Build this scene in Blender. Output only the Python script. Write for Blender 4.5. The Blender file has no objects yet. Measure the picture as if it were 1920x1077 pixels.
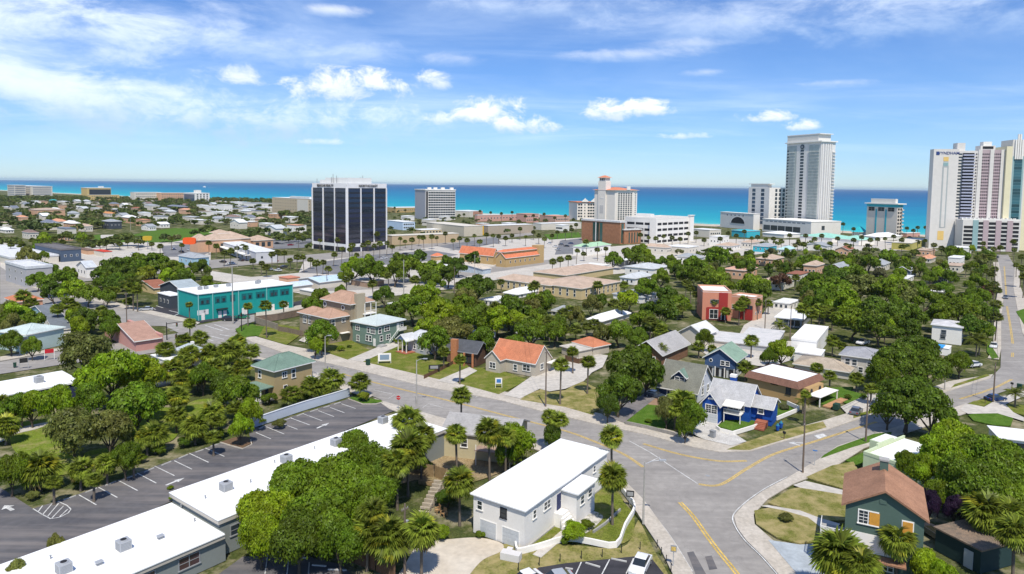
import bpy, math, random
from mathutils import Vector, Matrix
import numpy as np
R_=math.radians
HAZE=0.000025
random.seed(7)
scene=bpy.context.scene
col=scene.collection

# ---------------------------------------------------------------- camera
CZ=45.0; F=1280.0; PITCH=math.atan(94/1280.0); ROLL=R_(0.66); CX=960.0; CY=441.0
_f=Vector((0,math.cos(PITCH),-math.sin(PITCH)))
_r=Vector((1,0,0)); _u=Vector((0,math.sin(PITCH),math.cos(PITCH)))
CR=_r*math.cos(ROLL)+_u*math.sin(ROLL)
CU=_u*math.cos(ROLL)-_r*math.sin(ROLL)
cam_d=bpy.data.cameras.new('camera'); cam=bpy.data.objects.new('camera',cam_d); col.objects.link(cam)
m3=Matrix((CR,CU,-_f)).transposed()
cam.matrix_world=Matrix.Translation((0,0,CZ))@m3.to_4x4()
cam_d.sensor_width=36; cam_d.lens=24; cam_d.shift_y=-(538.5-CY)/1920.0
cam_d.clip_start=0.5; cam_d.clip_end=200000
scene.camera=cam
scene.render.resolution_x=1024; scene.render.resolution_y=574

# ---------------------------------------------------------------- world and sun
SUN_EL=R_(58); SUN_AZ=math.atan2(0.16,-0.99)   # compass style: from +Y towards +X
w=bpy.data.worlds.new('World'); scene.world=w; w.use_nodes=True
nt=w.node_tree; N=nt.nodes; Lk=nt.links
for n in list(N): N.remove(n)
def nd(t,**k):
    n=N.new(t)
    for a,b in k.items(): setattr(n,a,b)
    return n
out=nd('ShaderNodeOutputWorld'); bg=nd('ShaderNodeBackground'); bg.inputs[1].default_value=0.108
sky=nd('ShaderNodeTexSky'); sky.sky_type='NISHITA'; sky.sun_disc=False
sky.sun_elevation=SUN_EL; sky.sun_rotation=SUN_AZ; sky.air_density=1.0; sky.dust_density=0.0; sky.ozone_density=5.0; sky.altitude=50
tc=nd('ShaderNodeTexCoord'); sep=nd('ShaderNodeSeparateXYZ'); Lk.new(tc.outputs['Generated'],sep.inputs[0])
def M_(op,a,b=None,clamp=False):
    n=nd('ShaderNodeMath',operation=op); n.use_clamp=clamp
    for i,v in enumerate((a,b)):
        if v is None: continue
        if isinstance(v,(int,float)): n.inputs[i].default_value=v
        else: Lk.new(v,n.inputs[i])
    return n.outputs[0]
def noise_(vec,scale,detail=6,rough=.55,dist=0.0):
    n=nd('ShaderNodeTexNoise'); n.inputs['Scale'].default_value=scale; n.inputs['Detail'].default_value=detail
    n.inputs['Roughness'].default_value=rough; n.inputs['Distortion'].default_value=dist; Lk.new(vec,n.inputs['Vector']); return n.outputs[0]
def mapr(v,a,b,c=0,d=1,t='SMOOTHSTEP'):
    n=nd('ShaderNodeMapRange',interpolation_type=t); Lk.new(v,n.inputs[0])
    for i,x in zip((1,2,3,4),(a,b,c,d)): n.inputs[i].default_value=x
    return n.outputs[0]
def mapping(vec,sc,loc=(0,0,0),rot=(0,0,0)):
    n=nd('ShaderNodeMapping'); n.inputs['Scale'].default_value=sc; n.inputs['Location'].default_value=loc; n.inputs['Rotation'].default_value=rot
    Lk.new(vec,n.inputs[0]); return n.outputs[0]
def mix_(f,a,b):
    n=nd('ShaderNodeMix',data_type='RGBA'); 
    if isinstance(f,(int,float)): n.inputs[0].default_value=f
    else: Lk.new(f,n.inputs[0])
    for i,v in ((6,a),(7,b)):
        if isinstance(v,tuple): n.inputs[i].default_value=(*v,1)
        else: Lk.new(v,n.inputs[i])
    return n.outputs[2]
G_=tc.outputs['Generated']; SX,SY,SZ=sep.outputs
# thin high cloud, laid out on a plane overhead so that it recedes to the horizon
zc=M_('ADD',M_('MAXIMUM',SZ,0.0),0.10)
comb=nd('ShaderNodeCombineXYZ'); Lk.new(M_('DIVIDE',SX,zc),comb.inputs[0]); Lk.new(M_('DIVIDE',SY,zc),comb.inputs[1])
cir=noise_(mapping(comb.outputs[0],(0.38,0.9,1),(3.1,0.4,0),(0,0,R_(-14))),1.25,9,.62,.6)
cirm=mapr(cir,.44,.76)
veil=noise_(mapping(G_,(2.2,2.2,9),(0.3,0,0.2)),1.4,5,.6,.3)
veilm=M_('MULTIPLY',mapr(veil,.36,.70),0.55)
left=mapr(SX,0.15,-0.5)                         # more cloud towards the north-west, as in the photograph
thin=M_('ADD',M_('MULTIPLY',cirm,.55),M_('MULTIPLY',veilm,M_('ADD',M_('MULTIPLY',left,.9),.32)),True)
lowfade=mapr(SZ,0.01,0.09)
thin=M_('MULTIPLY',thin,lowfade)
def dirpix(x,y):
    d=_f*F+CR*(x-CX)-CU*(y-CY); return d.normalized()
edge=noise_(mapping(G_,(1,1,1.5)),22,12,.66,.4)
soft=noise_(mapping(G_,(1,1,2.6)),9,9,.64,.3)
cum=None; hgt=None
def blob(x,y,a,b,amp,tex,gain=1.0,sh=(0.0,1.0)):
    d=dirpix(x,y); kx=a/F; kz=b/F
    ex=M_('DIVIDE',M_('SUBTRACT',SX,d.x),kx); ez=M_('DIVIDE',M_('SUBTRACT',SZ,d.z),kz)
    # flat underside, billowing top
    ezf=M_('MULTIPLY',ez,mapr(ez,-.15,.05,1.9 if amp>2.4 and a<150 else 1.0,1.0))
    r=M_('ADD',M_('MULTIPLY',ex,ex),M_('MULTIPLY',ezf,ezf))
    v=M_('ADD',M_('SUBTRACT',1.0,r),M_('MULTIPLY',M_('SUBTRACT',tex,.5),amp*2.3))
    m=M_('MULTIPLY',mapr(v,sh[0]-.15,sh[1]+.75),gain)
    # shaded base
    g=mapr(ez,-0.7,0.5)
    return m,g
blobs=[ (455,152,42,26,2.6,edge,.85,(0.1,.9)),(640,170,105,38,3.0,edge,.95,(0,.9)),(690,160,60,28,2.6,edge,.95,(0,.8)),
 (812,157,38,22,3.0,edge,.8,(0,1)),(925,220,75,34,2.8,edge,1,(0,.7)),(985,236,80,26,2.8,edge,1,(0,.8)),
 (1140,212,52,28,2.6,edge,1,(0,.6)),(1205,208,55,20,2.6,edge,1,(0,.7)),(1425,222,55,14,2.8,edge,.95,(0,.8)),
 (1515,238,36,13,2.6,edge,.95,(0,.8)),(632,21,56,12,1.4,soft,.8,(0,.9)),(1290,257,55,8,2.6,edge,.6,(0,.9)),(820,225,26,16,3,edge,.6,(0,1)),
 (1190,103,120,13,1.8,soft,.7,(0,1.2)),(1260,85,90,12,2.0,soft,.5,(0,1.2)),(1315,137,45,9,2,soft,.5,(0,1.1)),(1575,156,55,8,2,soft,.5,(0,1.1)),(850,112,70,14,2,soft,.5,(0,1.3)),
 (60,90,210,80,3.2,soft,.85,(-.2,1.3)),(110,180,190,60,3.2,soft,.75,(-.2,1.3)),(250,60,240,60,3.0,soft,.4,(-.3,1.4)),(330,210,300,48,3.4,edge,.5,(-.2,1.5)),
 (560,230,260,34,3.4,edge,.45,(-.2,1.5)),(500,90,230,34,3,soft,.4,(-.2,1.5)),(1500,35,330,38,3,soft,.42,(-.3,1.5)),(1750,25,220,40,3,soft,.4,(-.3,1.5)),(1010,12,190,22,3,soft,.5,(-.3,1.4)),(610,268,40,8,2.6,edge,.5,(0,1))]
front=mapr(SY,0.0,0.2)
skyt=nd('ShaderNodeVectorMath',operation='MULTIPLY'); Lk.new(sky.outputs[0],skyt.inputs[0]); skyt.inputs[1].default_value=(.462,.600,.825)
base=mix_(M_('MULTIPLY',thin,.48),skyt.outputs[0],(5.6,6.6,7.9))
for b in blobs:
    m,g=blob(*b)
    big=b[2]>150
    c=mix_(g,(3.5,4.6,6.4) if big else (4.0,4.9,6.3),(7.0,7.2,7.5) if not big else (6.2,6.9,7.9))
    base=mix_(M_('MULTIPLY',m,front),base,c)
Lk.new(base,bg.inputs[0]); Lk.new(bg.outputs[0],out.inputs[0])

sd=bpy.data.lights.new('sun','SUN'); sun=bpy.data.objects.new('sun',sd); col.objects.link(sun)
sd.energy=3.1; sd.angle=R_(0.55); sd.color=(1.0,.94,.83)
sdir=Vector((math.sin(SUN_AZ)*math.cos(SUN_EL),math.cos(SUN_AZ)*math.cos(SUN_EL),math.sin(SUN_EL)))
sun.rotation_euler=sdir.to_track_quat('Z','Y').to_euler()
sun.location=(50,-50,200)
vs=scene.view_settings; vs.view_transform='Standard'; vs.look='None'; vs.gamma=1; vs.exposure=0.66
try: vs.use_curve_mapping=False
except: pass
scene.render.engine='CYCLES'
scene.cycles.max_bounces=6; scene.cycles.diffuse_bounces=2; scene.cycles.glossy_bounces=2; scene.cycles.transmission_bounces=3; scene.cycles.transparent_max_bounces=6

# ---------------------------------------------------------------- helpers
def ray(x,y): return _f*F+CR*(x-CX)-CU*(y-CY)
def P(x,y,h=0.0):
    d=ray(x,y); t=(h-CZ)/d.z; return Vector((d.x*t,d.y*t,h))
def proj(v):
    v=Vector(v)-Vector((0,0,CZ)); k=v.dot(_f); return (CX+F*v.dot(CR)/k, CY-F*v.dot(CU)/k)
def dist(v): return (Vector(v)-Vector((0,0,CZ))).dot(_f)
def solve_h(p,ty):
    lo,hi=-5.0,200.0
    for _ in range(50):
        m=(lo+hi)/2
        if proj((p.x,p.y,m))[1]>ty: lo=m
        else: hi=m
    return lo
def solve_len(p,d,h,tx):
    v=Vector((p.x,p.y,h-CZ)); d=Vector((d[0],d[1],0)); k=tx-CX
    return (k*v.dot(_f)-F*v.dot(CR))/(F*d.dot(CR)-k*d.dot(_f))
U_=Vector((math.cos(R_(-40)),math.sin(R_(-40)),0)); V_=Vector((math.cos(R_(50)),math.sin(R_(50)),0))
def UV(u,v,z=0): p=U_*u+V_*v; return Vector((p.x,p.y,z))

def tag(o,label=None,cat=None,group=None,kind=None):
    if label: o['label']=label
    if cat: o['category']=cat
    if group: o['group']=group
    if kind: o['kind']=kind
    return o
def empty(name,loc,rz=0,label=None,cat=None,group=None):
    o=bpy.data.objects.new(name,None); col.objects.link(o); o.location=loc; o.rotation_euler=(0,0,rz); o.empty_display_size=.5
    return tag(o,label,cat,group)
class MB:
    def __init__(s): s.v=[];s.f=[];s.m=[]
    def poly(s,pts,mi=0):
        b=len(s.v); s.v+= [tuple(p) for p in pts]; s.f.append(tuple(range(b,b+len(pts)))); s.m.append(mi)
    def box(s,x0,x1,y0,y1,z0,z1,mi=0,top=None):
        b=len(s.v)
        for z in (z0,z1):
            for (x,y) in ((x0,y0),(x1,y0),(x1,y1),(x0,y1)): s.v.append((x,y,z))
        for f in ((0,3,2,1),(4,5,6,7),(0,1,5,4),(1,2,6,5),(2,3,7,6),(3,0,4,7)):
            s.f.append(tuple(b+i for i in f)); s.m.append(mi)
    def prism(s,poly,z0,z1,mi=0,bottom=False):
        n=len(poly); b=len(s.v)
        A=sum(poly[i][0]*poly[(i+1)%n][1]-poly[(i+1)%n][0]*poly[i][1] for i in range(n))
        if A<0: poly=poly[::-1]
        for z in (z0,z1):
            for p in poly: s.v.append((p[0],p[1],z))
        s.f.append(tuple(b+n+i for i in range(n))); s.m.append(mi)
        for i in range(n):
            j=(i+1)%n; s.f.append((b+i,b+j,b+n+j,b+n+i)); s.m.append(mi)
        if bottom: s.f.append(tuple(b+n-1-i for i in range(n))); s.m.append(mi)
    def cyl(s,p0,p1,r0,r1=None,n=8,mi=0,caps=True):
        if r1 is None: r1=r0
        p0=Vector(p0);p1=Vector(p1); d=(p1-p0).normalized()
        a=d.cross(Vector((0,0,1)) if abs(d.z)<.95 else Vector((1,0,0))).normalized(); c=d.cross(a)
        b=len(s.v)
        for p,r in ((p0,r0),(p1,r1)):
            for i in range(n):
                t=2*math.pi*i/n; q=p+(a*math.cos(t)+c*math.sin(t))*r; s.v.append(tuple(q))
        for i in range(n):
            j=(i+1)%n; s.f.append((b+i,b+j,b+n+j,b+n+i)); s.m.append(mi)
        if caps:
            s.f.append(tuple(b+i for i in range(n))[::-1]); s.m.append(mi); s.f.append(tuple(b+n+i for i in range(n))); s.m.append(mi)
    def mesh(s,name,mats,smooth=False):
        me=bpy.data.meshes.new(name); me.from_pydata(s.v,[],s.f)
        for m in (mats if isinstance(mats,(list,tuple)) else [mats]): me.materials.append(m)
        if s.m and max(s.m)>0: me.polygons.foreach_set('material_index',s.m)
        if smooth: me.polygons.foreach_set('use_smooth',[True]*len(s.f))
        me.update(); return me
    def build(s,name,mats,parent=None,smooth=False,loc=None,rz=None):
        o=bpy.data.objects.new(name,s.mesh(name,mats,smooth)); col.objects.link(o)
        if parent: o.parent=parent
        if loc is not None: o.location=loc
        if rz is not None: o.rotation_euler=(0,0,rz)
        return o
def link(name,me,parent=None,loc=(0,0,0),rz=0,scale=None):
    o=bpy.data.objects.new(name,me); col.objects.link(o)
    if parent: o.parent=parent
    o.location=loc; o.rotation_euler=(0,0,rz)
    if scale: o.scale=scale
    return o

# ---------------------------------------------------------------- materials
MATS={}
def mat(name,c,rough=.85,var=.15,scale=.6,bump=0.0,bscale=None,spec=.25,metal=0.0,c2=None,fine=.06,coat=0,obj=False,stain=0.0):
    if name in MATS: return MATS[name]
    m=bpy.data.materials.new(name); m.use_nodes=True; MATS[name]=m
    t=m.node_tree; b=t.nodes['Principled BSDF']; L=t.links
    b.inputs['Roughness'].default_value=rough; b.inputs['Specular IOR Level'].default_value=spec; b.inputs['Metallic'].default_value=metal
    if coat: b.inputs['Coat Weight'].default_value=coat
    g=t.nodes.new('ShaderNodeNewGeometry'); pos=g.outputs['Position']
    if obj:
        tcn=t.nodes.new('ShaderNodeTexCoord'); pos=tcn.outputs['Object']
    n=t.nodes.new('ShaderNodeTexNoise'); n.inputs['Scale'].default_value=scale; n.inputs['Detail'].default_value=7; n.inputs['Roughness'].default_value=.62; L.new(pos,n.inputs['Vector'])
    r=t.nodes.new('ShaderNodeMapRange'); r.inputs[1].default_value=.34; r.inputs[2].default_value=.66; L.new(n.outputs[0],r.inputs[0])
    mx=t.nodes.new('ShaderNodeMix'); mx.data_type='RGBA'; L.new(r.outputs[0],mx.inputs[0])
    a_=tuple(max(0,x*(1-var)) for x in c); b_=tuple(min(1,x*(1+var)) for x in (c2 or c)) if not c2 else c2
    if c2: a_=c
    mx.inputs[6].default_value=(*a_,1); mx.inputs[7].default_value=(*b_,1)
    n2=t.nodes.new('ShaderNodeTexNoise'); n2.inputs['Scale'].default_value=scale*9; n2.inputs['Detail'].default_value=4; L.new(pos,n2.inputs['Vector'])
    r2=t.nodes.new('ShaderNodeMapRange'); r2.inputs[1].default_value=.3; r2.inputs[2].default_value=.7; r2.inputs[3].default_value=1-fine*2; r2.inputs[4].default_value=1+fine; L.new(n2.outputs[0],r2.inputs[0])
    ml=t.nodes.new('ShaderNodeVectorMath'); ml.operation='SCALE'; L.new(mx.outputs[2],ml.inputs[0]); L.new(r2.outputs[0],ml.inputs[3])
    L.new(ml.outputs[0],b.inputs['Base Color'])
    if bump:
        n3=t.nodes.new('ShaderNodeTexNoise'); n3.inputs['Scale'].default_value=bscale or scale*6; n3.inputs['Detail'].default_value=5; L.new(pos,n3.inputs['Vector'])
        bp=t.nodes.new('ShaderNodeBump'); bp.inputs['Strength'].default_value=bump; bp.inputs['Distance'].default_value=.1; L.new(n3.outputs[0],bp.inputs['Height']); L.new(bp.outputs[0],b.inputs['Normal'])
    return m
def paint(name,c,**k): k.setdefault('fine',.018); k.setdefault('var',.035); k.setdefault('scale',.35); k.setdefault('rough',.75); return mat(name,c,**k)
def roofing(name,c,step=.28,dark=.75,var=.14):
    """shingle or tile roof: courses along the height, broken by noise"""
    if name in MATS: return MATS[name]
    m=mat(name,c,rough=.9,var=var,scale=.5,fine=.10)
    t=m.node_tree; L=t.links; b=t.nodes['Principled BSDF']
    g=[n for n in t.nodes if n.type=='NEW_GEOMETRY'][0]
    sp=t.nodes.new('ShaderNodeSeparateXYZ'); L.new(g.outputs['Position'],sp.inputs[0])
    mm=t.nodes.new('ShaderNodeMath'); mm.operation='MULTIPLY'; mm.inputs[1].default_value=1/(step*.5); L.new(sp.outputs[2],mm.inputs[0])
    fr=t.nodes.new('ShaderNodeMath'); fr.operation='FRACT'; L.new(mm.outputs[0],fr.inputs[0])
    bp=t.nodes.new('ShaderNodeBump'); bp.inputs['Strength'].default_value=.55; bp.inputs['Distance'].default_value=.04; L.new(fr.outputs[0],bp.inputs['Height']); L.new(bp.outputs[0],b.inputs['Normal'])
    return m
def glass(name,c=(.03,.04,.05),rough=.12,spec=.6):
    if name in MATS: return MATS[name]
    m=bpy.data.materials.new(name); m.use_nodes=True; MATS[name]=m; t=m.node_tree; b=t.nodes['Principled BSDF']
    oi=t.nodes.new('ShaderNodeObjectInfo'); r=t.nodes.new('ShaderNodeMapRange'); r.inputs[3].default_value=.55; r.inputs[4].default_value=1.6; t.links.new(oi.outputs['Random'],r.inputs[0])
    v=t.nodes.new('ShaderNodeVectorMath'); v.operation='SCALE'; v.inputs[0].default_value=c; t.links.new(r.outputs[0],v.inputs[3]); t.links.new(v.outputs[0],b.inputs['Base Color'])
    b.inputs['Roughness'].default_value=rough; b.inputs['Specular IOR Level'].default_value=spec
    return m
WHITE=paint('white_paint',(.82,.79,.73)); WROOF=mat('white_membrane_roof',(.80,.80,.79),rough=.6,var=.05,scale=.12,fine=.03,c2=(.86,.86,.85))
GLASS=glass('window_glass'); TRIM=paint('trim_white',(.82,.80,.75)); GREYC=mat('concrete_grey',(.36,.35,.33),scale=.5,fine=.08)
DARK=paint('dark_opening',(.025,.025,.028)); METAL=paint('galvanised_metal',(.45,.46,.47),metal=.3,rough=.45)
STEEL=paint('steel_grey',(.28,.29,.30),rough=.5); WOOD=mat('weathered_wood',(.16,.11,.07),scale=2,fine=.15); POLE=mat('pole_wood',(.17,.13,.10),scale=3,fine=.1)
CONC=mat('pale_concrete',(.46,.43,.38),var=.14,scale=.12,fine=.09,c2=(.56,.52,.46))
SAND=mat('sand_path',(.50,.43,.34),var=.2,scale=.12,fine=.07,c2=(.60,.54,.45),bump=.3,bscale=2)
def grass_mat(name,a,b_,dry,thr=(.45,.62),scale=.09):
    if name in MATS: return MATS[name]
    m=mat(name,a,rough=1,var=.1,scale=.55,c2=b_,fine=.22,bump=.9,bscale=3.5,spec=.05)
    t=m.node_tree; L=t.links; g=[n for n in t.nodes if n.type=='NEW_GEOMETRY'][0]; bs=t.nodes['Principled BSDF']
    src=bs.inputs['Base Color'].links[0].from_socket
    n=t.nodes.new('ShaderNodeTexNoise'); n.inputs['Scale'].default_value=scale*3; n.inputs['Detail'].default_value=8; n.inputs['Roughness'].default_value=.68; L.new(g.outputs['Position'],n.inputs['Vector'])
    r=t.nodes.new('ShaderNodeMapRange'); r.inputs[1].default_value=thr[0]; r.inputs[2].default_value=thr[1]; L.new(n.outputs[0],r.inputs[0])
    mx=t.nodes.new('ShaderNodeMix'); mx.data_type='RGBA'; L.new(r.outputs[0],mx.inputs[0]); L.new(src,mx.inputs[6]); mx.inputs[7].default_value=(*dry,1)
    L.new(mx.outputs[2],bs.inputs['Base Color']); return m
GRASS=grass_mat('lawn_grass',(.115,.150,.020),(.18,.20,.04),(.27,.225,.09),(.50,.72))
GREEN=grass_mat('green_grass',(.065,.14,.015),(.11,.19,.03),(.19,.19,.06),(.6,.85))
GROUND=grass_mat('rough_ground',(.055,.075,.022),(.11,.12,.04),(.30,.26,.17),(.50,.66),.05)
DRY=grass_mat('dry_lawn',(.145,.160,.035),(.23,.215,.065),(.34,.28,.13),(.42,.62),.12)
def asphalt(name,a,b_,dark):
    m=mat(name,a,rough=.9,c2=b_,scale=.10,fine=.07,var=.1)
    t=m.node_tree; L=t.links; g=[n for n in t.nodes if n.type=='NEW_GEOMETRY'][0]; bs=t.nodes['Principled BSDF']
    src=bs.inputs['Base Color'].links[0].from_socket
    # long worn streaks along the travel direction and broad patches
    mp=t.nodes.new('ShaderNodeMapping'); mp.inputs['Rotation'].default_value=(0,0,R_(35)); mp.inputs['Scale'].default_value=(.05,.6,1); L.new(g.outputs['Position'],mp.inputs[0])
    n=t.nodes.new('ShaderNodeTexNoise'); n.inputs['Scale'].default_value=1.0; n.inputs['Detail'].default_value=8; n.inputs['Roughness'].default_value=.6; L.new(mp.outputs[0],n.inputs['Vector'])
    r=t.nodes.new('ShaderNodeMapRange'); r.inputs[1].default_value=.42; r.inputs[2].default_value=.72; r.inputs[4].default_value=.75; L.new(n.outputs[0],r.inputs[0])
    mx=t.nodes.new('ShaderNodeMix'); mx.data_type='RGBA'; L.new(r.outputs[0],mx.inputs[0]); L.new(src,mx.inputs[6]); mx.inputs[7].default_value=(*dark,1)
    vo=t.nodes.new('ShaderNodeTexVoronoi'); vo.feature='DISTANCE_TO_EDGE'; vo.inputs['Scale'].default_value=.09
    nn=t.nodes.new('ShaderNodeTexNoise'); nn.inputs['Scale'].default_value=.5; nn.inputs['Detail'].default_value=6; L.new(g.outputs['Position'],nn.inputs['Vector'])
    ad=t.nodes.new('ShaderNodeVectorMath'); ad.operation='MULTIPLY_ADD'; L.new(nn.outputs['Color'],ad.inputs[0]); ad.inputs[1].default_value=(9,9,9); L.new(g.outputs['Position'],ad.inputs[2]); L.new(ad.outputs[0],vo.inputs['Vector'])
    cr=t.nodes.new('ShaderNodeMapRange'); cr.inputs[1].default_value=0.0; cr.inputs[2].default_value=.012; cr.inputs[3].default_value=.86; cr.inputs[4].default_value=1; L.new(vo.outputs['Distance'],cr.inputs[0])
    sc=t.nodes.new('ShaderNodeVectorMath'); sc.operation='SCALE'; L.new(mx.outputs[2],sc.inputs[0]); L.new(cr.outputs[0],sc.inputs[3])
    L.new(sc.outputs[0],bs.inputs['Base Color']); return m
ROAD=asphalt('worn_grey_asphalt',(.275,.256,.236),(.35,.328,.300),(.215,.202,.188))
LOT=asphalt('dark_lot_asphalt',(.085,.084,.092),(.135,.130,.132),(.225,.200,.185))
NEWLOT=asphalt('new_black_asphalt',(.030,.030,.036),(.048,.047,.055),(.065,.062,.07))
WPAINT=mat('white_road_paint',(.60,.60,.58),var=.25,scale=.8,fine=.2); YPAINT=mat('yellow_road_paint',(.60,.42,.12),var=.2,scale=.7,fine=.2)

# ---------------------------------------------------------------- ground
_zc=[0]
def sheet(name,pts,z,m,label=None,kind='structure',parent=None):
    _zc[0]+=1; z=z+(_zc[0]%23)*.0009+ (0.0 if z<.1 else .0)
    b=MB(); q=[P(x,y) for x,y in pts]
    A=sum(q[i].x*q[(i+1)%len(q)].y-q[(i+1)%len(q)].x*q[i].y for i in range(len(q)))
    if A<0: q=q[::-1]
    b.poly([(p.x,p.y,z) for p in q]); o=b.build(name,m,parent); 
    if kind and not parent: o['kind']=kind
    return o
def closed(pts,k=5):
    n=len(pts); r=[]
    for i in range(n):
        p0,p1,p2,p3=pts[i-1],pts[i],pts[(i+1)%n],pts[(i+2)%n]
        for j in range(k):
            t=j/k; r.append(tuple(.5*((2*p1[a])+(-p0[a]+p2[a])*t+(2*p0[a]-5*p1[a]+4*p2[a]-p3[a])*t*t+(-p0[a]+3*p1[a]-3*p2[a]+p3[a])*t**3) for a in (0,1)))
    return r
def slab(name,pts,z,m,z0=0.0,kind='structure'):
    _zc[0]+=1; z=z+(_zc[0]%29)*.0011
    b=MB(); b.prism([(P(x,y).x,P(x,y).y) for x,y in pts],z0,z,0); o=b.build(name,m)
    if kind: o['kind']=kind
    return o
def offs(pts,w):
    """strip of width w (m) along world points"""
    n=len(pts); Lp=[];Rp=[]
    for i in range(n):
        a=pts[max(0,i-1)]; c=pts[min(n-1,i+1)]; d=(c-a); d.z=0; d.normalize(); nrm=Vector((-d.y,d.x,0))
        Lp.append(pts[i]+nrm*w/2); Rp.append(pts[i]-nrm*w/2)
    return Lp+Rp[::-1]
def stripe(bm,pts,w,z,mi=0,world=False):
    q=pts if world else [P(x,y) for x,y in pts]
    # subdivide into quads
    n=len(q); o=offs([Vector(p) for p in q],w)
    for i in range(n-1):
        a,b_,c,d=o[i],o[i+1],o[2*n-2-i],o[2*n-1-i]
        bm.poly([(d.x,d.y,z),(c.x,c.y,z),(b_.x,b_.y,z),(a.x,a.y,z)],mi)
def wallstrip(bm,pts,w,z0,z1,mi=0):
    q=[P(x,y) for x,y in pts]; n=len(q); o=offs(q,w)
    for i in range(n-1):
        a,b_,c,d=o[i],o[i+1],o[2*n-2-i],o[2*n-1-i]
        bm.prism([(d.x,d.y),(c.x,c.y),(b_.x,b_.y),(a.x,a.y)],z0,z1,mi)
g=MB(); g.poly([UV(-9000,-700),UV(3000,-700),UV(3000,786,-.2),UV(-9000,786,-.2)]); tag(g.build('ground',GROUND),kind='structure')
# ---------------------------------------------------------------- sea and beach
def sea_mat():
    m=bpy.data.materials.new('sea_water'); m.use_nodes=True; t=m.node_tree; L=t.links; b=t.nodes['Principled BSDF']
    g=t.nodes.new('ShaderNodeNewGeometry')
    dt=t.nodes.new('ShaderNodeVectorMath'); dt.operation='DOT_PRODUCT'; L.new(g.outputs['Position'],dt.inputs[0]); dt.inputs[1].default_value=(V_.x,V_.y,0)
    n=t.nodes.new('ShaderNodeTexNoise'); n.inputs['Scale'].default_value=1; n.inputs['Detail'].default_value=7; n.inputs['Roughness'].default_value=.6
    mp=t.nodes.new('ShaderNodeMapping'); mp.inputs['Rotation'].default_value=(0,0,R_(40)); mp.inputs['Scale'].default_value=(.0012,.006,1); L.new(g.outputs['Position'],mp.inputs[0]); L.new(mp.outputs[0],n.inputs['Vector'])
    ad=t.nodes.new('ShaderNodeMath'); ad.operation='MULTIPLY_ADD'; L.new(n.outputs[0],ad.inputs[0]); ad.inputs[1].default_value=1.5; ad.inputs[2].default_value=-.75
    lg=t.nodes.new('ShaderNodeMath'); lg.operation='SUBTRACT'; L.new(dt.outputs['Value'],lg.inputs[0]); lg.inputs[1].default_value=780
    mx0=t.nodes.new('ShaderNodeMath'); mx0.operation='MAXIMUM'; mx0.inputs[1].default_value=1; L.new(lg.outputs[0],mx0.inputs[0])
    ln=t.nodes.new('ShaderNodeMath'); ln.operation='LOGARITHM'; ln.inputs[1].default_value=10; L.new(mx0.outputs[0],ln.inputs[0])
    s=t.nodes.new('ShaderNodeMath'); s.operation='ADD'; L.new(ln.outputs[0],s.inputs[0]); sm=t.nodes.new('ShaderNodeMath'); sm.operation='MULTIPLY'; sm.inputs[1].default_value=.35; L.new(ad.outputs[0],sm.inputs[0]); L.new(sm.outputs[0],s.inputs[1])
    r=t.nodes.new('ShaderNodeMapRange'); r.inputs[1].default_value=0.6; r.inputs[2].default_value=4.2; L.new(s.outputs[0],r.inputs[0])
    cr=t.nodes.new('ShaderNodeValToRGB'); e=cr.color_ramp.elements
    e[0].position=0; e[0].color=(.30,.44,.38,1)
    e[1].position=1; e[1].color=(.004,.060,.19,1)
    for p,c in ((.14,(.10,.44,.42,1)),(.34,(.022,.35,.39,1)),(.52,(.005,.265,.36,1)),(.68,(.003,.165,.31,1)),(.82,(.002,.095,.24,1))):
        x=e.new(p); x.color=c
    L.new(r.outputs[0],cr.inputs[0]); L.new(cr.outputs[0],b.inputs['Base Color'])
    b.inputs['Roughness'].default_value=.55; b.inputs['Specular IOR Level'].default_value=.12
    wv=t.nodes.new('ShaderNodeTexNoise'); wv.inputs['Scale'].default_value=.12; wv.inputs['Detail'].default_value=6; L.new(g.outputs['Position'],wv.inputs['Vector'])
    bp=t.nodes.new('ShaderNodeBump'); bp.inputs['Strength'].default_value=.6; bp.inputs['Distance'].default_value=1.0; L.new(wv.outputs[0],bp.inputs['Height']); L.new(bp.outputs[0],b.inputs['Normal'])
    return m
g=MB(); g.poly([UV(-40000,784,-.1),UV(60000,784,-.1),UV(60000,60000,-.1),UV(-40000,60000,-.1)]); tag(g.build('sea',sea_mat()),kind='structure')
g=MB(); g.poly([UV(-9000,748,.05),UV(3000,748,.05),UV(3000,785,.05),UV(-9000,785,.05)]); tag(g.build('beach',mat('beach_sand',(.50,.43,.33),scale=.05,var=.08,fine=.05)),kind='structure')
g=MB()
rr=random.Random(3)
for k,(v0,wd) in enumerate(((787,3),(797,2.2),(811,1.6))):
    pts=[]
    for i in range(-300,140):
        pts.append(UV(i*12,v0+math.sin(i*.37+k)*1.8+rr.uniform(-1,1),.06))
    for i in range(len(pts)-1):
        if rr.random()<(.85,.55,.4)[k]:
            w0=wd*rr.uniform(.5,1.2)
            a,c=pts[i],pts[i+1]; g.poly([a-V_*w0/2,c-V_*w0/2,c+V_*w0/2,a+V_*w0/2])
tag(g.build('surf_foam',mat('sea_foam',(.8,.82,.8),rough=.9)),kind='stuff')
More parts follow.
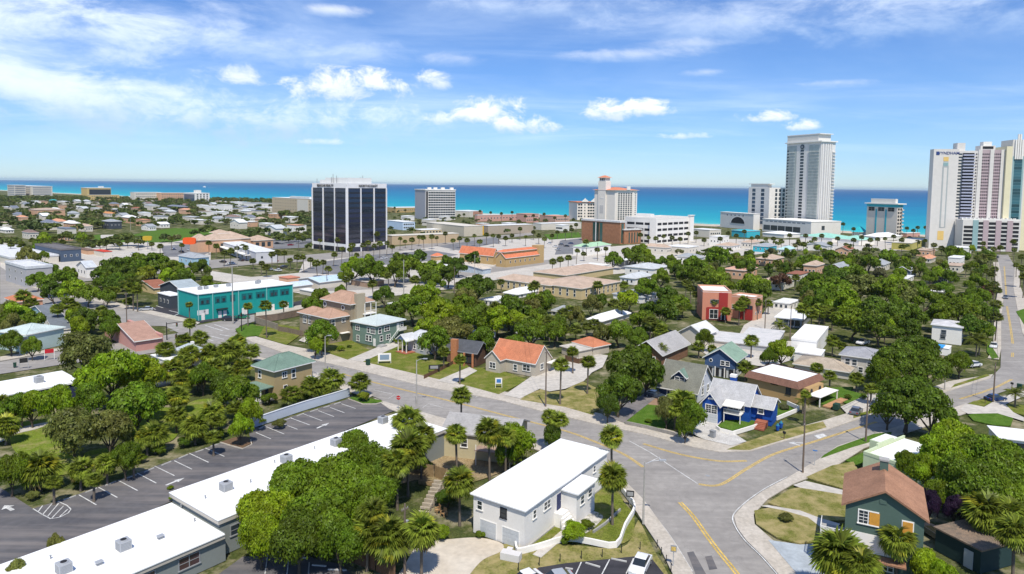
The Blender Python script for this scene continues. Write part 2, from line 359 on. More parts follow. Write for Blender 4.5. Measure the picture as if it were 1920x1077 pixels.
# ---------------------------------------------------------------- paved town areas
def area(name,m,z,*polys):
    for i,p in enumerate(polys): sheet(name,p,z,m)
area('parking_ground',CONC,.03,
 [(395,508),(470,520),(560,512),(575,478),(700,482),(730,465),(860,452),(1090,445),(1095,470),(1090,520),(930,525),(860,540),(700,560),(600,556),(395,525)],
 [(0,455),(60,462),(150,470),(300,478),(395,470),(395,508),(150,515),(40,520),(0,515)],
 [(190,441),(300,438),(370,452),(400,468),(250,478),(150,470)],
 [(1060,470),(1320,448),(1700,452),(1760,470),(1500,470),(1330,485),(1200,510),(1090,520)])
area('street',ROAD,.05,
 # long street in front of the office block and the street along the seafront
 [(0,512),(55,512),(160,505),(330,492),(470,483),(575,478),(705,468),(860,448),(1000,436),(1000,441),(862,456),(708,478),(580,490),(470,497),(330,510),(160,528),(60,540),(0,545)],
 [(400,545),(560,532),(700,528),(860,508),(1010,490),(1080,480),(1080,486),(1012,498),(865,520),(700,543),(565,548)])
area('car_park',mat('grey_lot_asphalt',(.15,.15,.16),scale=.08,c2=(.21,.21,.21)),.07,
 [(300,462),(385,455),(400,470),(375,482),(310,482)],[(480,452),(575,440),(585,452),(570,465),(500,468)],
 [(600,492),(700,478),(810,470),(860,478),(800,490),(690,500),(640,515),(560,512)],[(820,462),(930,445),(940,455),(860,470)],
 [(1050,452),(1090,447),(1095,475),(1040,478)])
area('lawn',GREEN,.09,[(130,446),(180,441),(188,440),(190,452),(160,455)],[(175,452),(300,432),(385,428),(400,436),(372,446),(320,455),(200,455)],[(262,436),(330,428),(400,432),(420,440),(330,446)],[(1020,440),(1085,436),(1090,446),(1030,450)])
# ---------------------------------------------------------------- main streets (traced)
MAINRD=[(0,500),(55,538),(117,555),(160,560),(208,573),(341,604),(367,611),(405,604),(430,599),(477,590),(478,603),(450,611),(441,622),(455,634),(470,641),(530,662),(585,675),(675,696),(793,725),(939,752),(1010,771),(1120,797),(1210,816),(1300,840),(1350,849),(1409,847),(1461,831),(1551,807),(1627,781),(1690,764),(1783,733),(1857,710),(1876,690),(1877,655),(1877,600),(1881,563),(1877,515),(1872,492),(1868,478),(1890,478),(1903,500),(1900,540),(1908,583),(1917,625),(1935,660),(1960,690),(1935,716),(1853,745),(1811,758),(1700,796),(1660,808),(1570,838),(1536,862),(1476,898),(1431,922),(1394,949),(1376,970),(1382,991),(1400,1016),(1430,1045),(1465,1085),(1560,1180),(1340,1180),(1300,1080),(1296,1070),(1260,1012),(1232,973),(1205,937),(1172,904),(1130,876),(1060,843),(960,815),(831,785),(730,757),(653,724),(585,701),(500,674),(430,656),(372,647),(330,656),(220,672),(123,683),(0,702),(-60,712),(-60,690),(0,679),(123,657),(240,640),(335,625),(310,612),(200,610),(140,604),(60,585),(0,570)]
sheet('road',MAINRD,.04,ROAD)
PAVE=mat('sidewalk_concrete',(.43,.385,.32),scale=.25,var=.1,fine=.09,c2=(.54,.49,.42))
# pavements: raised slabs with a kerb
slab('pavement',[(455,634),(470,641),(530,662),(585,675),(675,696),(793,725),(939,752),(1010,771),(1120,797),(1210,816),(1300,840),(1350,849),(1409,847),(1461,831),(1445,826),(1370,836),(1322,826),(1225,800),(1130,778),(1010,752),(940,734),(797,707),(680,677),(590,658),(535,648),(480,632)],.14,PAVE)
slab('pavement',[(1461,831),(1551,807),(1627,781),(1690,764),(1783,733),(1857,710),(1862,703),(1780,716),(1685,750),(1622,766),(1550,788),(1440,818),(1445,826)],.14,PAVE)
slab('pavement',[(1811,758),(1700,796),(1660,808),(1570,838),(1536,862),(1476,898),(1431,922),(1394,949),(1376,970),(1382,991),(1400,1016),(1430,1045),(1465,1085),(1560,1180),(1640,1180),(1500,1080),(1455,1020),(1415,985),(1413,966),(1440,937),(1485,910),(1560,880),(1620,842),(1670,822),(1720,806),(1830,770)],.14,PAVE)
slab('pavement',[(1172,904),(1205,937),(1232,973),(1260,1012),(1296,1070),(1300,1080),(1340,1180),(1300,1180),(1262,1080),(1238,1030),(1205,980),(1180,940),(1163,905)],.14,PAVE)
slab('pavement',[(1130,876),(1060,843),(960,815),(831,785),(730,757),(700,747),(730,768),(800,795),(830,803),(960,832),(1060,860),(1120,888)],.12,PAVE)
slab('pavement',[(653,724),(585,701),(500,674),(430,656),(428,662),(500,682),(583,709),(645,732),(690,748),(700,742)],.12,PAVE)
slab('pavement',[(55,538),(117,555),(160,560),(208,573),(341,604),(367,611),(375,606),(345,597),(210,566),(160,553),(120,548),(60,530)],.12,PAVE)
slab('pavement',[(0,678),(123,656),(123,652),(0,670)],.12,PAVE)
slab('pavement',[(480,587),(575,571),(600,562),(640,553),(640,556),(604,567),(578,577),(480,596)],.12,PAVE)
slab('pavement',[(1877,655),(1877,600),(1881,563),(1877,515),(1872,492),(1862,492),(1866,515),(1868,563),(1864,600),(1862,655),(1852,672),(1873,675)],.12,PAVE)
slab('pavement',[(1903,500),(1900,540),(1908,583),(1917,625),(1940,660),(1960,655),(1930,583),(1912,535),(1912,500)],.12,PAVE)
# driveway strip and yellow kerbs by the teal motel
sheet('motel_driveway',[(380,605),(410,592),(540,570),(580,560),(600,553),(600,560),(583,568),(530,581),(425,598)],.06,NEWLOT)
sheet('motel_parking',[(270,585),(290,577),(310,572),(340,563),(345,580),(385,590),(410,592),(380,606),(345,602)],.06,NEWLOT)
g=MB()
for a,b_ in (((300,595),(345,580)),((284,577),(307,572))): pass
for a,b_ in (((293,574),(306,578)),((308,571),(322,575)),((322,567),(335,571)),((282,577),(292,581)),((302,587),(344,597)),((317,583),(356,592)),((345,584),(322,595)),((440,588),(455,592))): stripe(g,[a,b_],.35,.08)
tag(g.build('motel_stall_lines',WPAINT),kind='structure')
# verges and lawns
def lawn(m,*ps,name='lawn',z=.17,sm=0):
    for p in ps: slab(name,closed(p,4) if sm else p,z,m)
lawn(GREEN,[(441,618),(455,633),(480,630),(535,646),(562,630),(560,620),(480,612),(470,606)])           # corner lawn by the traffic signal
lawn(GRASS,[(485,632),(537,648),(565,628),(560,615),(500,606)],[(590,655),(652,676),(694,658),(660,640),(610,630)],
 [(678,679),(795,706),(830,682),(800,662),(740,650),(700,668)],[(790,705),(828,714),(880,690),(862,672),(830,682)],
 [(858,720),(935,741),(990,714),(950,700),(925,690),(880,692)])
lawn(DRY,[(975,751),(1060,765),(1112,780),(1140,740),(1090,715),(1060,733),(1030,737),(1015,731),(990,740)],[(1060,705),(1100,712),(1105,705),(1080,695)])
lawn(GREEN,[(1170,795),(1245,806),(1262,780),(1262,765),(1215,760),(1185,770)])
lawn(mat('bare_earth',(.27,.17,.11),c2=(.34,.23,.15),scale=.5,fine=.12),[(1212,760),(1262,765),(1262,752),(1230,738),(1200,745)],name='earth_bed',z=.18)
lawn(GREEN,[(1345,803),(1373,812),(1442,792),(1437,785),(1400,791),(1360,793)],[(1454,785),(1490,772),(1478,764),(1456,770)],z=.45)
lawn(DRY,[(1362,845),(1405,846),(1460,829),(1550,803),(1543,792),(1455,812),(1400,830)],z=.16)
lawn(GREEN,[(1548,740),(1590,760),(1620,748),(1622,742),(1590,733),(1560,733)],[(1600,727),(1560,728),(1530,757),(1570,765)],z=.18)
lawn(GRASS,[(1790,722),(1850,703),(1856,706),(1783,729)],[(1813,760),(1843,764),(1868,752),(1855,748),(1825,754)],[(1868,767),(1920,780),(1920,762),(1880,758)],[(1600,786),(1640,775),(1660,770),(1655,765),(1600,780)])
lawn(GREEN,[(1815,780),(1838,774),(1880,778),(1900,785),(1895,800),(1860,798),(1825,790)],[(1905,585),(1920,580),(1935,600),(1920,610)],[(1852,640),(1862,655),(1873,672),(1860,674),(1850,660)])
lawn(GREEN,[(1538,862),(1600,840),(1670,820),(1672,812),(1640,815),(1570,840),(1545,855)],[(1585,865),(1620,850),(1625,866),(1610,875)],z=.16)
lawn(DRY,[(1511,897),(1560,875),(1600,868),(1610,885),(1600,905),(1585,920),(1530,903)],[(1440,945),(1480,920),(1500,916),(1582,930),(1590,960),(1585,978),(1540,979),(1500,965)],[(1414,960),(1440,955),(1475,958),(1520,972),(1537,990),(1533,1015),(1500,1022),(1456,1010),(1418,985)])
sheet('garden_path',[(1487,912),(1510,904),(1583,922),(1580,930),(1500,917)],.19,CONC)
sheet('garden_path',[(1425,951),(1440,950),(1500,960),(1540,975),(1575,985),(1550,1020),(1538,1015),(1537,990),(1515,973),(1470,960)],.19,CONC)
sheet('concrete_apron',[(1440,1015),(1500,1024),(1535,1022),(1540,1040),(1560,1100),(1520,1110)],.18,mat('blue_grey_concrete',(.38,.42,.45),scale=.3))
# driveways and paths
area('driveway',CONC,.20,[(567,635),(600,620),(625,628),(600,652),(560,640)],[(652,676),(738,640),(748,650),(680,680)],[(945,743),(1000,705),(1040,690),(1110,700),(1095,716),(1060,731),(1030,736),(1012,731),(975,749)],[(818,716),(880,690),(895,697),(850,722)],[(1040,690),(1105,663),(1140,668),(1130,690),(1110,700)])
area('driveway',mat('shaded_driveway',(.13,.125,.13),scale=.3,c2=(.25,.23,.22)),.20,[(1128,779),(1170,795),(1240,740),(1225,732)])  # shade of the big oak painted into the driveway's dark colour
area('driveway',mat('stained_driveway',(.45,.43,.40),scale=.5,c2=(.62,.60,.56),fine=.15),.19,[(1320,826),(1372,838),(1400,830),(1372,812),(1344,803),(1355,790),(1330,785),(1290,812)])
area('driveway',CONC,.19,[(1810,758),(1845,765),(1880,745),(1920,735),(1920,745),(1885,760),(1900,775),(1920,785),(1920,792),(1870,777),(1815,778),(1800,770)],[(1576,765),(1640,735),(1660,745),(1625,766),(1590,780)])
area('parking_ground',CONC,.05,[(1395,610),(1430,590),(1440,575),(1500,580),(1490,600),(1440,640),(1380,640)],[(1290,640),(1380,640),(1490,640),(1530,660),(1440,690),(1330,670)])
# yards in front
sheet('yard_grass',closed([(985,1022),(1010,1000),(1080,955),(1110,915),(1150,915),(1172,945),(1190,975),(1170,1020),(1060,1018)]),.08,GRASS)
sheet('yard_grass',closed([(860,1100),(880,1060),(920,1030),(960,1020),(1060,1022),(1165,1028),(1192,985),(1200,980),(1225,1030),(1255,1085),(1240,1110),(1000,1110)]),.07,DRY)
sheet('sand_yard',closed([(790,1020),(850,1012),(900,1010),(940,1020),(940,1035),(905,1052),(880,1080),(860,1110),(740,1110),(760,1060)]),.10,SAND)
sheet('dry_yard',closed([(700,870),(760,835),(800,820),(870,830),(930,845),(960,870),(930,890),(860,910),(790,900),(730,910)]),.06,grass_mat('dirt_yard',(.30,.22,.12),(.36,.28,.17),(.13,.13,.05),(.55,.7)))
sheet('flower_bed',closed([(1052,985),(1075,965),(1100,958),(1130,968),(1120,985),(1095,1003),(1065,1000)]),.12,grass_mat('weedy_shells',(.10,.14,.03),(.5,.47,.42),(.55,.52,.47),(.45,.55),.5))
# ---------------------------------------------------------------- left parking lot
LOTP=[(-80,935),(0,915),(50,947),(62,955),(108,940),(148,927),(222,901),(292,875),(356,851),(413,831),(435,834),(455,842),(474,833),(466,812),(480,803),(655,748),(680,757),(718,755),(741,760),(741,770),(323,940),(296,952),(290,975),(25,1075),(0,1100),(-120,1150)]
sheet('parking_lot',LOTP,.05,LOT)
lines=[((148,929),(181,948)),((185,915),(220,934)),((222,902),(258,921)),((257,888),(293,907)),((290,875),(327,893)),((327,865),(360,881)),((355,851),(391,868)),((385,841),(421,857)),
 ((480,812),(508,824)),((499,801),(533,815)),((523,793),(558,806)),((546,785),(581,798)),((569,777),(604,790)),((597,771),(626,782)),((619,765),(646,775)),((640,758),(667,767))]
g=MB()
for a,b_ in lines: stripe(g,[a,b_],.16,.075)
# hatched bay
stripe(g,[(62,955),(78,965),(95,974),(112,971),(128,963),(133,956),(126,949),(108,941)],.14,.075)
for a,b_ in (((72,960),(80,949)),((80,966),(98,945)),((88,971),(110,945)),((97,973),(119,950)),((112,970),(127,956))): stripe(g,[a,b_],.14,.075)
def arrow(g,a,b_,wd=.18,hw=.55,z=.075):
    p,q=P(*a),P(*b_); d=(q-p).normalized(); n=Vector((-d.y,d.x,0)); L=(q-p).length; s=p+d*(L*.55)
    g.poly([tuple((p-n*wd)[:2])+(z,),tuple((s-n*wd)[:2])+(z,),tuple((s+n*wd)[:2])+(z,),tuple((p+n*wd)[:2])+(z,)])
    g.poly([tuple((s-n*hw)[:2])+(z,),tuple(q[:2])+(z,),tuple((s+n*hw)[:2])+(z,)])
arrow(g,(594,804),(617,794)); arrow(g,(311,911),(346,897)); arrow(g,(24,958),(8,949),.25,.8)
tag(g.build('parking_lines',WPAINT),kind='structure')
stops=[((117,940),(145,930)),((158,926),(184,916)),((195,913),(220,903)),((233,900),(258,891)),((268,888),(291,878)),((301,875),(323,866)),((333,862),(354,853)),((365,850),(383,844)),((393,839),(412,833)),
 ((484,806),(500,799)),((508,799),(525,792)),((532,790),(548,784)),((555,782),(571,776)),((580,774),(598,768)),((605,766),(619,762)),((625,760),(640,755))]
WSTOPS=[]
for a,b_ in stops:
    p,q=P(*a),P(*b_); d=q-p; L=min(d.length*.8,2.2); c=(p+q)/2; an=math.atan2(d.y,d.x)
    m=MB(); m.prism([(-L/2,-.08),(L/2,-.08),(L/2,.08),(-L/2,.08)],0,.13)
    o=m.build('wheel_stop',mat('wheel_stop_concrete',(.5,.49,.46)),loc=(c.x,c.y,.05),rz=an); tag(o,'x','wheel stop','concrete wheel stops in the long car park'); WSTOPS.append((o,a))
# kerbed islands
slab('planting_island',[(413,831),(425,827),(440,822),(462,820),(474,831),(455,842),(432,836)],.15,mat('mulch',(.16,.10,.06),scale=2,fine=.2))
g=MB(); wallstrip(g,[(413,831),(432,837),(455,843),(472,835),(470,826)],.18,.05,.2); tag(g.build('island_kerb',PAVE),kind='structure')
slab('planting_island',[(655,748),(675,740),(690,748),(715,752),(718,756),(680,758)],.15,GREEN)
g=MB(); wallstrip(g,[(653,749),(680,759),(705,759),(718,755)],.18,.05,.2); tag(g.build('island_kerb',PAVE),kind='structure')
# lower car parks
sheet('car_park',[(400,1085),(455,1045),(560,1040),(640,1060),(680,1100)],.06,LOT)
sheet('car_park',[(985,1085),(1010,1066),(1060,1058),(1190,1045),(1215,1040),(1262,1100)],.10,NEWLOT)
g=MB()
for a,b_ in (((503,1034),(497,1078)),((542,1043),(538,1080)),((580,1056),(578,1080)),((1090,1056),(1079,1080)),((1143,1051),(1128,1080)),((1188,1049),(1174,1078))): stripe(g,[a,b_],.14,.13)
tag(g.build('parking_lines',WPAINT),kind='structure')
for a,b_ in (((512,1035),(535,1038)),((547,1047),(575,1049)),((585,1062),(612,1064)),((615,1070),(650,1072)),((1098,1058),(1125,1066)),((1146,1050),(1175,1056)),((1060,1068),(1074,1070))):
    p,q=P(*a),P(*b_); d=q-p; L=d.length; c=(p+q)/2; an=math.atan2(d.y,d.x)
    m=MB(); m.prism([(-L/2,-.09),(L/2,-.09),(L/2,.09),(-L/2,.09)],0,.14)
    o=m.build('wheel_stop',mat('wheel_stop_concrete',(.5,.49,.46)),loc=(c.x,c.y,.1),rz=an); tag(o,'x','wheel stop','concrete wheel stops in the near car parks'); WSTOPS.append((o,a))
# ---------------------------------------------------------------- road markings
g=MB()
def dbl(pts,w=.20,gap=.34,z=.075):
    q=[P(x,y) for x,y in pts]; n=len(q); o=offs(q,gap); L_,R__=o[:n],o[n:][::-1]
    stripe(g,L_,w,z,0,True); stripe(g,R__,w,z,0,True)
def dense(pts,k=6):
    # Catmull-Rom in pixel space
    r=[]; n=len(pts)
    for i in range(n-1):
        p0=pts[max(0,i-1)];p1=pts[i];p2=pts[i+1];p3=pts[min(n-1,i+2)]
        for j in range(k):
            t=j/k; r.append(tuple(.5*((2*p1[a])+(-p0[a]+p2[a])*t+(2*p0[a]-5*p1[a]+4*p2[a]-p3[a])*t*t+(-p0[a]+3*p1[a]-3*p2[a]+p3[a])*t**3) for a in (0,1)))
    r.append(pts[-1]); return r
dbl(dense([(642,702),(698,717),(770,735),(841,752),(960,783),(1060,809),(1115,829),(1170,853),(1206,877)]))
dbl(dense([(1275,943),(1300,970),(1325,1005),(1350,1038),(1380,1075),(1420,1130)]),.26,.42)
dbl(dense([(1206,833),(1260,849),(1310,860),(1355,866),(1400,865)]))
dbl(dense([(1310,909),(1350,910),(1400,880),(1450,853),(1520,831),(1580,812),(1643,792)]),.20,.32)
dbl([(1800,749),(1840,737),(1870,726),(1897,712)])
dbl([(1898,670),(1899,662)]); dbl([(1888,575),(1894,610),(1899,645)]); dbl([(1883,500),(1887,558)])
tag(g.build('yellow_centre_line',YPAINT),kind='structure')
g=MB()
stripe(g,dense([(1180,828),(1220,850),(1262,878),(1308,908)]),.16,.08)
stripe(g,[(1208,872),(1237,858)],.13,.08)
stripe(g,dense([(672,698),(693,697),(730,706),(780,720),(795,722)],2),.12,.08)
for a,b_ in (((709,705),(721,699)),((745,714),(758,708)),((655,692),(662,688)),((891,746),(903,741))): stripe(g,[a,b_],.12,.08)
stripe(g,[(700,732),(741,741),(728,748)],.12,.08); stripe(g,[(793,765),(803,758),(831,765)],.12,.08)
stripe(g,[(585,676),(625,684),(650,692)],.1,.08)
# edge line of the lower road and crossing bars
stripe(g,dense([(1172,907),(1206,940),(1233,976),(1261,1014),(1298,1074)]),.16,.15)
stripe(g,dense([(1476,896),(1431,920),(1394,947),(1374,970),(1380,992),(1398,1017),(1428,1046),(1463,1086)]),.16,.15)
for a,b_ in (((318,621),(335,619)),((313,616),(330,614)),((322,610),(345,606)),((402,609),(430,619)),((385,611),(418,621)),((395,631),(420,637)),((380,634),(400,640)),((412,628),(436,632))): stripe(g,[a,b_],.35,.075)
stripe(g,[(1480,831),(1500,836)],.5,.08)
tag(g.build('white_road_lines',WPAINT),kind='structure')
g=MB(); g.poly([(P(x,y).x,P(x,y).y,.085) for x,y in ((1526,818),(1543,814),(1551,819),(1535,824))]); arrow(g,(1508,832),(1478,831),.15,.5,.085)
tag(g.build('lane_arrow',WPAINT),kind='structure')
# asphalt patches
for p in (((1288,1037),(1300,1035),(1325,1080),(1305,1080)),((1322,1045),(1334,1043),(1345,1068),(1330,1070))): sheet('asphalt_patch',p,.06,LOT)
m=MB(); c=P(1327,893); m.cyl((0,0,0),(0,0,.012),.35,.35,14); o=m.build('manhole_cover',STEEL,loc=(c.x,c.y,.06)); tag(o,'round dark manhole cover in the middle of the junction','manhole cover')

for p in ([(20,800),(60,790),(120,790),(130,830),(90,860),(30,850)],[(270,775),(320,765),(340,790),(325,825),(285,830),(262,800)],[(285,725),(330,715),(345,745),(300,760)],[(60,870),(100,850),(150,860),(140,885),(80,895)],[(350,760),(400,750),(420,790),(370,800)],[(160,850),(210,840),(250,840),(230,860),(170,872)]): sheet('garden_lawn',closed(p),.06,grass_mat('lime_lawn',(.13,.19,.02),(.19,.24,.035),(.30,.25,.11),(.5,.7)))  # lime-yellow grass patches, the lawn's own colour
sheet('bare_patch',closed([(295,700),(330,690),(345,705),(318,722),(290,725)]),.075,SAND)
sheet('garden_path',closed([(0,815),(30,805),(75,795),(100,792),(70,805),(30,815),(0,830)]),.075,CONC)
# ---------------------------------------------------------------- building kit
HR=[]
FOOT=[]      # (world polygon) used to keep trees out of the buildings
LAND=[]      # landmarks used to word the labels of trees and poles
_cache={}
def win_mesh(w,h,fr,gl,kind):
    k=(round(w,2),round(h,2),fr.name,gl.name,kind)
    if k in _cache: return _cache[k]
    if kind=='far':
        m=MB(); m.box(-w/2,w/2,-.06,0,-h/2,h/2,0); b=len(m.v)
        m.box(-w/2+.12,w/2-.12,-.09,-.061,-h/2+.12,h/2-.12,1); r=(m.mesh('window',[fr,gl]),None,None)
    elif kind=='dark':
        m=MB(); m.box(-w/2,w/2,-.05,0,-h/2,h/2,0); r=(m.mesh('window',[gl]),None,None)
    else:
        m=MB(); t=.13
        m.box(-w/2-t,w/2+t,-.07,0,h/2,h/2+t); m.box(-w/2-t,-w/2,-.07,0,-h/2,h/2); m.box(w/2,w/2+t,-.07,0,-h/2,h/2)
        m.box(-w/2,w/2,-.055,0,-.035,.035)
        if kind in('double','grid'): m.box(-.05,.05,-.065,0,-h/2,h/2)
        if kind=='grid':
            for q in (-.25,.25): m.box(w*q-.02,w*q+.02,-.05,0,-h/2,h/2)
            for q in (-.25,.25): m.box(-w/2,w/2,-.05,0,h*q-.02,h*q+.02)
        fm=m.mesh('window_frame',fr)
        m=MB(); m.box(-w/2,w/2,-.03,0,-h/2,h/2); pm=m.mesh('window_pane',gl)
        m=MB(); m.box(-w/2-t-.06,w/2+t+.06,-.15,0,-h/2-.12,-h/2); sm=m.mesh('window_sill',fr)
        r=(fm,pm,sm)
    _cache[k]=r; return r
class B:
    def __init__(s,name,label,cat,near,ty=None,h=None,L=None,R=None,ang=50,z0=0,group=None,land=None,a=None,c=None,lim=None):
        s.z0=z0
        if ty is not None:
            p=P(near[0],near[1],z0); hh=solve_h(p,ty)
        else:
            hh=h; q=P(near[0],near[1],hh); p=Vector((q.x,q.y,z0))
        if ang is None:
            dl=P(L[0],L[1],hh)-Vector((p.x,p.y,hh)); dr=P(R[0],R[1],hh)-Vector((p.x,p.y,hh))
            t1=math.atan2(dl.y,dl.x)-math.pi/2; t2=math.atan2(dr.y,dr.x); th=(t1+t2)/2
        else: th=R_(ang)
        d2=(math.cos(th),math.sin(th)); d1=(-math.sin(th),math.cos(th))
        lx=L[0] if isinstance(L,(tuple,list)) else L; rx=R[0] if isinstance(R,(tuple,list)) else R
        if abs(math.tan(math.pi/2-th))*F+CX<near[0]+20 and not c and th<math.pi/2: print('VANISH',name,near)
        s.a=a or solve_len(p,d1,hh,lx); s.c=c or solve_len(p,d2,hh,rx); s.h=hh-z0; s.H=hh; s.th=th; s.p=p
        s.root=empty(name,(p.x,p.y,z0),th,label,cat,group); s.base=None
        lo,hi=lim or (4.0,1e5)
        if s.a<0: s.a=hi if hi<1e4 else 40
        if s.c<0: s.c=hi if hi<1e4 else 40
        s.a=min(hi,max(lo,s.a)); s.c=min(hi,max(lo,s.c))
        if s.a>70 or s.c>70 or s.a<2 or s.c<2: print('DIM',name,near,round(s.a,1),round(s.c,1),round(s.h,1))
        X=Vector((d2[0],d2[1],0)); Y=Vector((d1[0],d1[1],0)); s.X=X;s.Y=Y
        FOOT.append([p,p+X*s.c,p+X*s.c+Y*s.a,p+Y*s.a])
        HR.append(s)
        if land: LAND.append((land,proj((p+X*s.c/2+Y*s.a/2)+Vector((0,0,s.h*.6)))))
    def add(s,name,mb,mats,parent=None,label=None):
        o=mb.build(name,mats,parent or s.root)
        if label: o['label']=label
        return o
    def walls(s,m,x0=0,x1=None,y0=0,y1=None,z0=0,z1=None,name='wall',label=None):
        x1=s.c if x1 is None else x1; y1=s.a if y1 is None else y1; z1=s.h if z1 is None else z1
        b=MB(); b.box(x0,x1,y0,y1,z0,z1); o=s.add(name,b,m,label=label)
        if s.base is None: s.base=o
        return o
    def flat(s,m,o=.35,t=.3,rect=None,z=None,par=0,pm=None,name='roof'):
        x0,x1,y0,y1=rect or (0,s.c,0,s.a); z=s.h if z is None else z
        b=MB(); b.box(x0-o,x1+o,y0-o,y1+o,z+.004,z+t); r=s.add(name,b,[m] if not pm else [m])
        if par:
            b=MB(); w=.3
            b.box(x0-o,x1+o,y0-o,y0-o+w,z+t+.004,z+t+par); b.box(x0-o,x1+o,y1+o-w,y1+o,z+t+.004,z+t+par)
            b.box(x0-o,x0-o+w,y0-o+w,y1+o-w,z+t+.004,z+t+par); b.box(x1+o-w,x1+o,y0-o+w,y1+o-w,z+t+.004,z+t+par)
            s.add('parapet',b,pm or m)
        s.roofobj=r; return r
    def hip(s,m,rh,o=.5,rect=None,z=None,trim=TRIM,name='roof'):
        x0,x1,y0,y1=rect or (0,s.c,0,s.a); z=s.h if z is None else z
        x0-=o;x1+=o;y0-=o;y1+=o; W=x1-x0;D=y1-y0; b=MB()
        if W>=D: r0=(x0+D/2,(y0+y1)/2); r1=(x1-D/2,(y0+y1)/2)
        else: r0=((x0+x1)/2,y0+W/2); r1=((x0+x1)/2,y1-W/2)
        c=[(x0,y0,z+.12),(x1,y0,z+.12),(x1,y1,z+.12),(x0,y1,z+.12)]; a=(*r0,z+.12+rh); e=(*r1,z+.12+rh)
        if W>=D: F=[(c[0],c[1],e,a),(c[1],c[2],e),(c[2],c[3],a,e),(c[3],c[0],a)]
        else: F=[(c[0],c[1],a),(c[1],c[2],e,a),(c[2],c[3],e),(c[3],c[0],a,e)]
        for f in F: b.poly(f)
        r=s.add(name,b,m)
        b=MB(); b.box(x0,x1,y0,y1,z-.1,z+.119); s.add('fascia',b,trim,r); s.roofobj=r
        # ridge caps
        b=MB(); 
        for p_,q_ in ((c[0],a),(c[1],e if W>=D else a),(c[2],e),(c[3],a if W>=D else e),(a,e)):
            if (Vector(p_)-Vector(q_)).length>.2: b.cyl(p_,q_,.09,.09,5,caps=False)
        s.add('ridge_cap',b,m,r); return r
    def gable(s,m,rh,axis='x',o=.45,rect=None,z=None,wall=None,trim=TRIM,name='roof',og=None):
        x0,x1,y0,y1=rect or (0,s.c,0,s.a); z=s.h if z is None else z; og=o if og is None else og; t=.16
        def pt(u,v,zz): return (u,v,zz) if axis=='x' else (v,u,zz)
        if axis=='x': u0,u1,v0,v1=x0,x1,y0,y1
        else: u0,u1,v0,v1=y0,y1,x0,x1
        vm=(v0+v1)/2; k=rh/((v1-v0)/2); e=o
        b=MB()
        U0,U1=u0-og,u1+og
        lo=z-k*e
        for vv,vo in ((v0,v0-e),(v1,v1+e)):
            A=[pt(U0,vo,lo+t),pt(U1,vo,lo+t),pt(U1,vm,z+rh+t),pt(U0,vm,z+rh+t)]; Bm=[pt(U0,vo,lo),pt(U1,vo,lo),pt(U1,vm,z+rh),pt(U0,vm,z+rh)]
            b.poly(A); b.poly(Bm[::-1])
        r=s.add(name,b,m); b=MB()
        for vo in (v0-e,v1+e):
            for U in (U0,U1): 
                uo=U+(-.05 if U==U0 else .05)
                q=[pt(uo,vo,lo-.08),pt(uo,vo,lo+t),pt(uo,vm,z+rh+t),pt(uo,vm,z+rh-.08)]; q2=[pt(U,vo,lo-.08),pt(U,vo,lo+t),pt(U,vm,z+rh+t),pt(U,vm,z+rh-.08)]
                b.poly(q); b.poly(q2[::-1]); b.poly([q[1],q2[1],q2[2],q[2]])
            b.poly([pt(U0,vo,lo-.08),pt(U1,vo,lo-.08),pt(U1,vo,lo+t),pt(U0,vo,lo+t)])
        s.add('fascia',b,trim,r)
        if wall:
            for U in (u0,u1):
                b=MB(); b.poly([pt(U,v0,z-.002),pt(U,v1,z-.002),pt(U,vm,z+rh-.02)]); s.add('gable_wall',b,wall)
        s.roofobj=r; return r
    def place(s,face,t,z,out=0,me=None,name='part',parent=None):
        if face=='R': loc=(t,-out,z); rz=0
        elif face=='L': loc=(-out,t,z); rz=-math.pi/2
        o=link(name,me,parent or s.root,loc,rz); return o
    def win(s,face,t,z,w,h,kind='sash',fr=None,gl=None,out=.004):
        fm,pm,sm=win_mesh(w,h,fr or TRIM,gl or GLASS,kind)
        o=s.place(face,t,z,out,fm,'window')
        if pm: link('pane',pm,o); link('sill',sm,o)
        return o
    def grid(s,face,cols,rows,w,h,t0=None,t1=None,z0=None,z1=None,kind='far',fr=None,gl=None,out=.004,skip=None):
        Lf=s.c if face=='R' else s.a
        t0=Lf*.06 if t0 is None else t0; t1=Lf*.94 if t1 is None else t1
        z0=.9 if z0 is None else z0; z1=s.h-.6 if z1 is None else z1
        for i in range(cols):
            for j in range(rows):
                if skip and skip(i,j): continue
                s.win(face,t0+(t1-t0)*(i+.5)/cols,z0+(z1-z0)*(j+.5)/rows,w,h,kind,fr,gl,out)
    def panel(s,face,name,t,z,w,h,m,d=.08,out=.004,label=None,parent=None):
        b=MB(); b.box(-w/2,w/2,-d,0,-h/2,h/2); o=s.place(face,t,z,out,b.mesh(name,m),name,parent)
        if label: o['label']=label
        return o
    def door(s,face,t,w=1.0,h=2.1,m=None,z=0):
        o=s.panel(face,'door',t,z+h/2,w,h,m or WHITE,.08); b=MB(); b.box(w*.32,w*.40,-.14,-.081,-.05,.05); link('handle',b.mesh('handle',METAL),o); return o
    def garage(s,face,t,w,h,m,z=0,n=4):
        b=MB()
        b.box(-w/2-.12,w/2+.12,-.05,0,h/2,h/2+.12); b.box(-w/2-.12,-w/2,-.05,0,-h/2,h/2); b.box(w/2,w/2+.12,-.05,0,-h/2,h/2)
        o=s.place(face,t,z+h/2,.004,b.mesh('garage_door',TRIM),'garage_door')
        b=MB(); b.box(-w/2,w/2,-.035,0,0,h/n-.03); me=b.mesh('panel',m)
        for i in range(n): link('panel',me,o,(0,0,-h/2+i*h/n))
        return o
